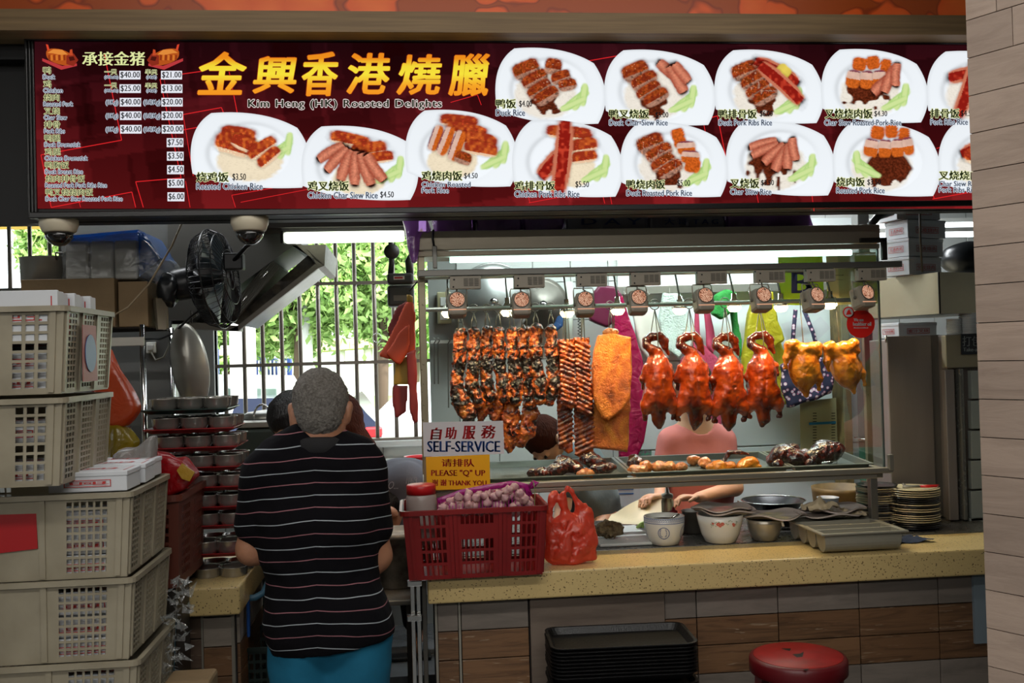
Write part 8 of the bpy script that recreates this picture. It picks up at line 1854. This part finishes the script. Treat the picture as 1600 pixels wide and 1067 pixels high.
put('polo_shirt',f.mesh('shirt'),M_polo,man);put('collar',MB().tube([nc + np.array([.084 * math.cos(a),.002 + .082 * math.sin(a),.044 - .014 * math.sin(a)]) for a in [k * math.pi / 14 for k in range(28)]],.026,8,closed=True,flat=.4,up=(0,0,1)),mat('black_knit','#0c0b0e',.85),man)
M_sh = mat('blue_shorts','#0a6a8c',.8,bump=.35,bs=14,var=.2,vs=4);lo,hi = bounds([hipc + np.array([0,0,.1]),kl,kr],.2);f = Field(lo,hi,.009);f.cap(hipc + np.array([-.035,0,.04]),hipc + np.array([.04,0,.04]),.155,.15,.03,(0,1,0),.93)
for k_,n_ in ((kl,-1),(kr,1)):f.cap(hipc + np.array([n_ * .07,0,-.04]),k_ + np.array([-n_ * .02,0,.03]),.108,.098,.03)
f.lump(.008,10,5);f.cut((0,0,kl[2] + .02),(0,0,-1));f.cut((0,0,hipc[2] + .0),(0,0,1));put('shorts',f.mesh('shorts'),M_sh,man)
for a_,n_ in ((al,-1),(ar,1)):put('sandal',MB().rbox((a_[0] - .05,a_[1] - .08,0.0),(a_[0] + .05,a_[1] + .19,.012),.005),M_black,man)
ph_ = wrr + np.array([-.01,.07,.03]);put('phone',MB().rbox(ph_ - np.array([.035,.06,.005]),ph_ + np.array([.035,.07,.004]),.004),M_blackgloss,label='dark phone held in the hands of the man in the striped shirt',cat='phone',loc=ph_)
# --- generic clothed figure for the people further back
def figure(label,hc,F,U,shl,shr,chest,waist,hip,arms,legs,skin,topm,hairfn,botm,vs=.009,s=1.0,r=.92,zfl=.0,sleeve=.7,hands=True,vh=None):
 hc,shl,shr,chest,waist,hip = (np.array(x,float) for x in (hc,shl,shr,chest,waist,hip));t = thing('person',(hip[0],hip[1],zfl),label,'person')
 pts = [hc,shl,shr,hip] + [q for a in arms for q in a[:2]] + [q for l in legs for q in l];lo,hi = bounds(pts,.15);lo[2] = max(lo[2],zfl - .005);f = Field(lo,hi,vs);L,Rm = head(f,hc,F,U,s);nb = (shl + shr) / 2
 f.chain([L(0,-.02,-.06),nb + (hc - nb) * .1],[.052 * s,.056 * s],.03);torso(f,hc,chest,waist,hip,shl,shr,r)
 for (e,w,D,N,sd),s_ in zip(arms,(shl,shr)):e,w = np.array(e,float),np.array(w,float);f.chain([s_,e,w],[.046 * r,.040 * r,.026 * r],.02);hand(f,w,D,N,s * .95,.6,sd)
 for (k_,a_),n_ in zip(legs,(-1,1)):
  k_,a_ = np.array(k_,float),np.array(a_,float);f.chain([hip + np.array([n_ * .085,0,-.03]),k_,a_],[.085,.055,.038],.03);f.cap(a_ + np.array([0,.03,-.03]),a_ + np.array([n_ * .02,-.13,-.045]),.033,.026,.02)
 put('body',f.mesh('body'),skin,t);face(t,L,s)
 lo,hi = bounds([shl,shr,hip,hc] + [a[0] for a in arms],.16);g = Field(lo,hi,.009);torso(g,hc,chest,waist,hip,shl,shr,r * 1.08,.7)
 for (e,*_),s_ in zip(arms,(shl,shr)):e = np.array(e,float);g.cap(s_,s_ + (e - s_) * sleeve,.060,.056,.03)
 ax = unit(hc - nb);g.cap(nb + ax * .085,hc,.075,.11,.01,op='sub');g.lump(.008,11,4);put('top',g.mesh('top'),topm,t)
 lo,hi = bounds([hip + np.array([0,0,.08])] + [l[0] for l in legs] + [l[1] for l in legs],.17);g = Field(lo,hi,.012);g.cap(hip + np.array([-.03,0,0]),hip + np.array([.03,0,0]),.15 * r,.15 * r,.03,(0,1,0),.75)
 for (k_,a_),n_ in zip(legs,(-1,1)):g.chain([hip + np.array([n_ * .08,0,-.03]),np.array(k_),np.array(k_) + (np.array(a_) - np.array(k_)) * .8],[.10,.075,.06],.03)
 put('trousers',g.mesh('trousers'),botm,t)
 g = Field(hc - .3,hc + .3,.008);hairfn(g,L,Rm,hc);put('hair',g.mesh('hair'),M_bh if 'brown' not in label else M_brh,t);return t,L
M_bh = mat('black_hair','#0e0b0b',.4,bump=.6,bs=200,stretch=(1,1,.15));M_brh = mat('brown_hair','#3a1a10',.85,spec=.1,bump=.8,bs=160,stretch=(1,1,.12),var=.4,vs=30)
M_dk = mat('dark_trousers','#1b1c22',.8);M_pk = mat('pink_tshirt','#d8817c',.85,bump=.3,bs=12,var=.12,vs=5);M_pc = mat('peach_top','#d9906c',.85,bump=.3,bs=14);M_gy = mat('grey_tshirt','#4b4b53',.9,bump=.4,bs=12);M_tl = mat('slate_tshirt','#5f6c70',.9,bump=.4,bs=12)
def short_hair(g,L,Rm,hc):
 g.ell(L(0,-.014,.036),(.086,.100,.094),Rm,.02);g.ell(L(0,-.060,-.02),(.074,.052,.085),Rm,.03);g.ell(L(0,.06,-.035),(.062,.07,.062),Rm,.015,op='sub');g.lump(.003,60,2)
def std_legs(hip,zf,dx=.09):return [((hip[0] - dx,hip[1] - .02,zf + .45),(hip[0] - dx,hip[1] + .02,zf + .07)),((hip[0] + dx,hip[1] - .02,zf + .45),(hip[0] + dx,hip[1] + .02,zf + .07))]
# pink shirt worker behind the ducks, facing the visitor, holding paper
yp = 4.62;hc6 = V3(1085,606,yp - .05);s1_,s2_ = V3(1050,690,yp),V3(1128,690,yp);hp6 = V3(1090,850,yp)
wl6,wr6 = V3(1030,775,4.30),V3(1092,777,4.28);e6l,e6r = V3(1036,745,yp - .02),V3(1148,762,yp - .08)
figure('person in a pink t-shirt behind the ducks, hands holding a sheet of paper',hc6,(-.05,-1,-.45),(0,0,1),s1_,s2_,V3(1089,735,yp),V3(1090,790,yp),hp6,[(e6l,wl6,(-.7,-.6,.05),(.3,0,-1),1),(e6r,wr6,(-1,-.25,.05),(0,-.3,-1),-1)],std_legs(hp6,.24),M_skinl,M_pk,short_hair,M_dk,vs=.0058,r=.92,zfl=.24,sleeve=.62)
# worker stooping behind the hanging char siew
y5 = 4.55;figure('person with dark brown hair stooping in a slate t-shirt behind the hanging pork',V3(852,690,y5),(-.35,-.5,-.8),(-.5,-.3,.6),V3(896,712,y5 - .05),V3(930,735,y5 + .1),V3(918,765,y5 + .04),V3(932,800,y5 + .06),V3(940,860,y5 + .08),[(V3(880,790,y5 - .12),V3(868,830,y5 - .2),(-.2,-.6,-.6),(1,0,0),1),(V3(952,800,y5),V3(925,835,y5 - .2),(-.5,-.7,-.2),(0,0,-1),-1)],std_legs(V3(940,860,y5 + .08),.24),M_skinl,M_tl,short_hair,M_dk,zfl=.24,vs=.0075,r=.86)
# woman with black hair and glasses in front of the man
y2 = 3.75;hc2 = V3(462,663,y2);t2,L2 = figure('woman with black hair and dark-framed glasses looking down beside the man',hc2,(-.55,-.55,-.5),(-.3,0,1),V3(452,745,y2),V3(520,742,y2 + .05),V3(488,790,y2),V3(492,850,y2),V3(495,900,y2),[(V3(450,820,y2),V3(470,850,y2 - .2),(.3,-.9,0),(0,0,-1),1),(V3(525,820,y2),V3(500,850,y2 - .2),(-.3,-.9,0),(0,0,-1),-1)],std_legs(V3(495,900,y2),0),M_skinl,M_dk,short_hair,M_dk,r=.78,s=.95)
put('glasses',MB().tube([L2(-.075,.0,.0),L2(-.07,.09,.0)],.0022,6).tube([L2(.075,.0,.0),L2(.07,.09,.0)],.0022,6).tube([L2(-.036 + .028 * math.cos(a),.102,-.004 + .02 * math.sin(a)) for a in [k * math.pi / 8 for k in range(16)]],.002,6,closed=True).tube([L2(.036 + .028 * math.cos(a),.102,-.004 + .02 * math.sin(a)) for a in [k * math.pi / 8 for k in range(16)]],.002,6,closed=True),mat('navy_frames','#1a2236',.3),t2)
# woman with long brown hair in a peach top, further back
def long_hair(g,L,Rm,hc):
 g.ell(L(0,-.012,.034),(.088,.102,.096),Rm,.02);b_ = hc + np.array([.02,.0,-.02]);g.chain([b_ + np.array([.02,-.05,0]),b_ + np.array([.075,-.08,-.08]),b_ + np.array([.13,-.10,-.22])],[.060,.045,.018],.03);g.ell(L(0,.08,-.035),(.058,.07,.07),Rm,.015,op='sub');g.lump(.004,50,2)
y3 = 3.98;hc3 = V3(532,664,y3);figure('woman with long brown hair in a peach top partly hidden behind the man',hc3,(-.3,.9,-.3),(0,0,1),V3(500,728,y3),V3(562,722,y3),V3(518,790,y3),V3(518,850,y3),V3(518,900,y3),[(V3(485,810,y3),V3(495,850,y3 + .15),(.2,.9,0),(0,0,-1),-1),(V3(556,810,y3),V3(540,850,y3 + .15),(-.2,.9,0),(0,0,-1),1)],std_legs(V3(518,900,y3),0),M_skinl,M_pc,long_hair,M_dk,r=.74,s=.92)
# person bending over in a grey t-shirt beside the counter end
y4 = 4.72;f0_ = np.array(P(634,1003,4.9));hp4 = V3(655,800,y4 + .05);t4,_ = figure('person in a grey printed t-shirt bending over in the gap beside the cabinet',V3(598,800,y4 - .25),(-.6,-.4,-.9),(-.8,-.3,.4),V3(606,765,y4 - .12),V3(640,752,y4 - .22),V3(622,762,y4 - .06),V3(640,762,y4),hp4,[(V3(600,820,y4 - .2),V3(604,860,y4 - .2),(0,-.1,-1),(1,0,0),1),(V3(634,840,y4 - .28),V3(628,890,y4 - .3),(0,-.1,-1),(1,0,0),-1)],[((hp4[0] - .05,y4 + .03,.68),(hp4[0] - .03,4.86,.31)),((hp4[0] + .12,y4,.68),(hp4[0] + .14,4.78,.31))],M_skin,M_gy,short_hair,M_dk,zfl=.24,vs=.008,r=.95,sleeve=.85)
put('chest_print',MB().raw(*[(lambda m_:(m_.V,m_.F))(text_to(text_to(MB(),'SO...',(600,752,622,764),on_plane(y4 - .335),shear=.4),'1/63',(634,745,652,756),on_plane(y4 - .335),shear=.2))][0]),mat('faded_print','#8d8d96',.8),t4,kind='stuff')
put('flip_flop',MB().rbox((f0_[0] - .10,4.66,.241),(f0_[0] + .12,4.75,.258),.006),M_black,label='black flip-flop under the foot of the bending person',cat='flip-flop',loc=(f0_[0],4.7,.241))
# paper sheet held by the pink shirt worker
def sheet(a,b_):
 q = V3(948,838,4.15) * (1 - a) * (1 - b_) + V3(1040,834,4.10) * a * (1 - b_) + V3(955,806,4.35) * (1 - a) * b_ + V3(1046,778,4.30) * a * b_;q[2] += .035 * math.sin(math.pi * a) * (.3 + b_) ;q[1] -= .05 * math.sin(math.pi * a);q[2] = max(q[2],zc + .014);return q
c = V3(1000,810,4.25);put('wrapping_paper',MB().grid(sheet,16,12),mat('wax_paper','#c9bf9e',.5),label='curled sheet of pale wrapping paper held by the pink shirt worker',cat='paper',loc=c)
f = Field(V3(1005,815,3.98) - .06,V3(1005,815,3.98) + .06,.004)
for k in range(6):a = V3(996 + 3 * k,822,3.98) ;a[2] = zc + .02 + .006 * (k % 3);f.cap(a,a + np.array([.03,.01 * (k % 2),.012]),.007,.006,.004)
put('cucumber_slices',f.mesh('c'),mat('pale_cucumber','#a9c56a',.4),label='small heap of pale green cucumber strips on the chopping board',cat='food',loc=V3(1005,815,3.98))
# ------------------------------------------------------------------ outside the window
struct('ground',MB().box((-30,5.5,-.15),(30,60,-.1)),mat('bright_asphalt','#9a9a96',.9))
struct('lawn',MB().box((-30,13.5,-.1),(30,60,-.04)),mat('lawn','#7da050',.95,var=.3,vs=.8))
M_leaf = mat('leaf_green','#b4cf7c',.6,trans=0,var=.5,vs=2.5,col2='#6f9a45');M_bark = mat('bark','#5a4a3a',.9)
def outp(u,v,y):return np.array(P(u,v,y))
def tree(u,vtop,vbot,y,rpx,seed,label,n=11000):
 c = outp(u,(vtop + vbot) / 2,y);k_ = PPM(u,400,y);rx,rz_ = rpx * k_,abs(vbot - vtop) / 2 * k_;rg_ = np.random.RandomState(seed);t = thing('tree',(c[0],y,-.05),label,'tree','trees outside the window')
 cl = rg_.normal(size=(46,3));cl /= np.linalg.norm(cl,axis=1)[:,None];cl *= rg_.uniform(.35,.95,(46,1)) * np.array([rx,rx * .7,rz_]);p = cl[rg_.randint(0,46,n)] + rg_.normal(size=(n,3)) * rx * .13 + c
 a,b_ = rg_.normal(size=(n,3)),rg_.normal(size=(n,3));a /= np.linalg.norm(a,axis=1)[:,None];b_ /= np.linalg.norm(b_,axis=1)[:,None];s = rg_.uniform(.035,.08,(n,1)) * y / 11
 V = np.stack([p - a * s,p + b_ * s * .5,p + a * s,p - b_ * s * .5],1).reshape(-1,3);F = np.arange(n * 4).reshape(n,4);me = bpy.data.meshes.new('foliage');me.from_pydata(V.tolist(),[],F.tolist());put('foliage',me,M_leaf,t,kind='stuff')
 put('trunk',MB().tube([(c[0],y,-.05),(c[0] + .1,y,c[2] - rz_ * .6),(c[0] - .1,y,c[2])],[.09,.07,.03],10),M_bark,t)
 for k in range(5):q = cl[k] + c;put('branch',MB().tube([(c[0] + .05,y,c[2] - rz_ * .6),(q[0] * .5 + c[0] * .5,y,(q[2] + c[2] - rz_ * .3) / 2),q],[.035,.025,.01],6),M_bark,t)
tree(455,330,560,13,120,1,'bright green leafy tree outside the left half of the window');tree(585,330,545,12.4,90,2,'leafy tree with drooping branches outside the right half of the window');tree(350,420,600,16,70,3,'smaller tree behind the playground posts',2500);tree(80,340,450,12,60,5,'tree outside the small left window',2500);tree(640,430,560,17,80,6,'far tree behind the covered walkway',2500)
M_wp = mat('bright_white_paint','#e6e6e2',.5);M_bp2 = mat('play_blue','#2350a8',.4);M_rp2 = mat('play_red','#c4252a',.4);M_yp = mat('play_yellow','#e8a02a',.4)
yq = 14;t = thing('playground',outp(400,640,yq),'red, blue and yellow playground frame outside the window','playground');gz = -.05
for u in (334,388,407,426,448):p = outp(u,545 if u < 410 else 560,yq);put('post',MB().tube([(p[0],yq,gz),(p[0],yq,p[2])],.07,8),M_bp2,t)
a,b_ = outp(388,575,yq),outp(408,547,yq);put('red_panel',MB().rbox(a,(b_[0],yq + .1,b_[2]),.05),M_rp2,t);c = outp(398,560,yq - .05);put('round_window',MB().lathe([(.0001,0),(.13,0)],c,20,Matrix.Rotation(R(90),3,'X')),M_wp,t)
a,b_ = outp(383,545,yq),outp(414,532,yq);put('yellow_roof',MB().prism([(a[0],yq - .4,a[2]),(b_[0],yq - .4,a[2]),((a[0] + b_[0]) / 2,yq - .4,b_[2])],(0,.8,0)),M_yp,t)
a,b_ = outp(396,596,yq),outp(450,590,yq);put('slide',MB().rbox((a[0],yq - .2,a[2] - .15),(b_[0] + .4,yq + .2,a[2]),.05),M_rp2,t);a = outp(388,600,yq);put('yellow_step',MB().rbox((a[0],yq - .2,a[2] - .3),(a[0] + .6,yq + .1,a[2]),.05),M_yp,t)
mb = MB()
for k in range(9):p = outp(400 + k * 6,563,yq);mb.tube([(p[0],yq - .1,p[2]),(p[0],yq - .1,p[2] - .35)],.015,5)
put('railing_bars',mb,M_wp,t,kind='stuff')
t = thing('climbing_frame',outp(350,640,15),'white ladder climbing frame left of the playground','climbing frame');a,b_ = outp(335,553,15),outp(386,553,15)
put('side_rail',MB().tube([a,b_],.03,6).tube([a + np.array([0,.5,.1]),b_ + np.array([0,.5,.1])],.03,6),M_wp,t)
for k in range(9):q = a + (b_ - a) * k / 8;put('rung',MB().tube([q,q + np.array([.1,.5,.1])],.02,5),M_wp,t)
put('post',MB().tube([a,(a[0],15,-.05)],.05,6),M_rp2,t);put('post',MB().tube([b_,(b_[0] - .6,15,-.05)],.05,6),M_wp,t)
yv = 9.5;va,vb = outp(330,594,yv),outp(470,592,yv);t = thing('van',((va[0] + vb[0]) / 2,yv,-.1),'white van parked outside the window','van');zt_ = va[2];zb2 = -.1
M_van = mat('white_car_paint','#e9ebee',.25,coat=.8);M_tyre = mat('tyre','#151515',.8);M_wg = mat('car_glass','#5f7468',.1,.0,coat=1)
put('van_body',MB().prism([(va[0] - .6,yv,.25),(vb[0] + .35,yv,.25),(vb[0] + .35,yv,.9),(vb[0],yv,1.05),(vb[0] - .25,yv,zt_),(va[0] - .6,yv,zt_ + .05)],(0,1.6,0)),M_van,t)
for u0,u1 in ((350,372),(380,408),(414,432)):a,b_ = outp(u0,640,yv - .01),outp(u1,606,yv - .01);put('window',MB().rbox((a[0],yv - .012,a[2]),(b_[0],yv + .01,b_[2]),.02),M_wg,t)
for x in (va[0],vb[0] - .1):put('wheel',MB().lathe([(.0001,-.1),(.28,-.1),(.30,-.06),(.30,.06),(.0001,.1)],(x,yv + .05,.20),24,Matrix.Rotation(R(90),3,'X')),M_tyre,t)
yc_ = 8.6;t = thing('car',outp(585,690,yc_),'dark blue parked car with red tail lamps outside the window','car');a,b_ = outp(520,618,yc_),outp(592,668,yc_)
put('car_body',MB().prism([(a[0] - 1.2,yc_,.15),(b_[0] + .05,yc_,.15),(b_[0] + .02,yc_,b_[2]),(outp(572,640,yc_)[0],yc_,outp(572,645,yc_)[2]),(outp(552,620,yc_)[0],yc_,outp(552,620,yc_)[2]),(a[0] - .8,yc_,a[2])],(0,1.5,0)),mat('navy_car_paint','#2a3148',.25,coat=1),t)
put('window',MB().prism([(a[0] - .6,yc_ - .01,outp(520,650,yc_)[2]),(outp(568,650,yc_)[0],yc_ - .01,outp(568,650,yc_)[2]),(outp(551,625,yc_)[0],yc_ - .01,outp(551,625,yc_)[2]),(a[0] - .5,yc_ - .01,a[2] - .04)],(0,.01,0)),mat('pale_car_glass','#9aa6b0',.1,coat=1),t)
p = outp(588,667,yc_ - .02);put('tail_lamp',MB().rbox((p[0] - .10,yc_ - .02,p[2] - .09),(p[0] + .05,yc_ + .1,p[2]),.02),M_rp2,t)
for x in (a[0] - .6,b_[0] - .3):put('wheel',MB().lathe([(.0001,-.1),(.27,-.1),(.29,-.06),(.29,.06),(.0001,.1)],(x,yc_ + .05,.19),24,Matrix.Rotation(R(90),3,'X')),M_tyre,t)
yc_ = 10.2;a,b_ = outp(598,655,yc_),outp(650,640,yc_);t = thing('car',a,'white parked car behind the dark blue car','car');put('car_body',MB().prism([(a[0] - .1,yc_,.2),(b_[0] + 1,yc_,.2),(b_[0] + 1,yc_,a[2] + .1),(b_[0] + .3,yc_,b_[2] + .3),(a[0] + .2,yc_,b_[2] + .2),(a[0] - .1,yc_,a[2])],(0,1.5,0)),M_van,t)
for x in (a[0] + .3,b_[0] + .5):put('wheel',MB().lathe([(.0001,-.1),(.27,-.1),(.29,.0),(.0001,.1)],(x,yc_ + .05,.19),20,Matrix.Rotation(R(90),3,'X')),M_tyre,t)
yw = 20;a,b_ = outp(400,556,yw),outp(660,537,yw);t = thing('covered_walkway',a,'pale covered walkway with a long roof beyond the lawn','walkway');put('roof',MB().prism([a,b_,b_ + np.array([0,0,.22]),a + np.array([0,0,.22])],(0,2.5,0)),mat('walkway_beige','#c9b48e',.8),t)  # roof in one even beige
for k in range(7):q = a + (b_ - a) * k / 6;put('post',MB().tube([(q[0],yw + .2,-.05),(q[0],yw + .2,q[2])],.09,6),M_wp,t)
a,b_ = outp(590,594,16),outp(598,574,16);put('orange_sign',MB().rbox((a[0],16,a[2]),(b_[0],16.06,b_[2]),.01),mat('orange_red_sign','#c4562c',.6),label='small orange-red sign board standing outside at the right of the window',cat='sign',loc=a).name = 'notice_board'
p = outp(594,594,16);put('signpost',MB().tube([(p[0],16.03,-.05),(p[0],16.03,a[2] - .01)],.04,6),M_wp,label='thin white post under the orange-red sign outside',cat='post',loc=(p[0],16,0))
q = outp(478,560,13);put('lamp_post',MB().tube([(q[0],13,-.05),(q[0],13,3.6)],.09,10),M_wp,label='tall white lamp post outside the window',cat='lamp post',loc=(q[0],13,0))
a = outp(20,352,9);put('yellow_beam',MB().rbox((a[0] - 2.5,9,a[2]),(a[0] + 2,9.3,a[2] + .3),.02),mat('yellow_paint','#c99a2a',.6),label='yellow painted roof beam outside the small left window',cat='beam',loc=a)
for k in range(2):put('roof_post',MB().box((a[0] - 2.3 + k * 4.1,9.05,-.1),(a[0] - 2.1 + k * 4.1,9.25,a[2] - .001)),M_wp,label='white post holding the yellow roof beam, %s end' % ['left','right'][k],cat='post',loc=(a[0] - 2.2 + k * 4.1,9,0))
struct('exterior',MB().box((-26,45,-.1),(26,46,5)),mat('far_pale_block','#cfd2cc',.9))
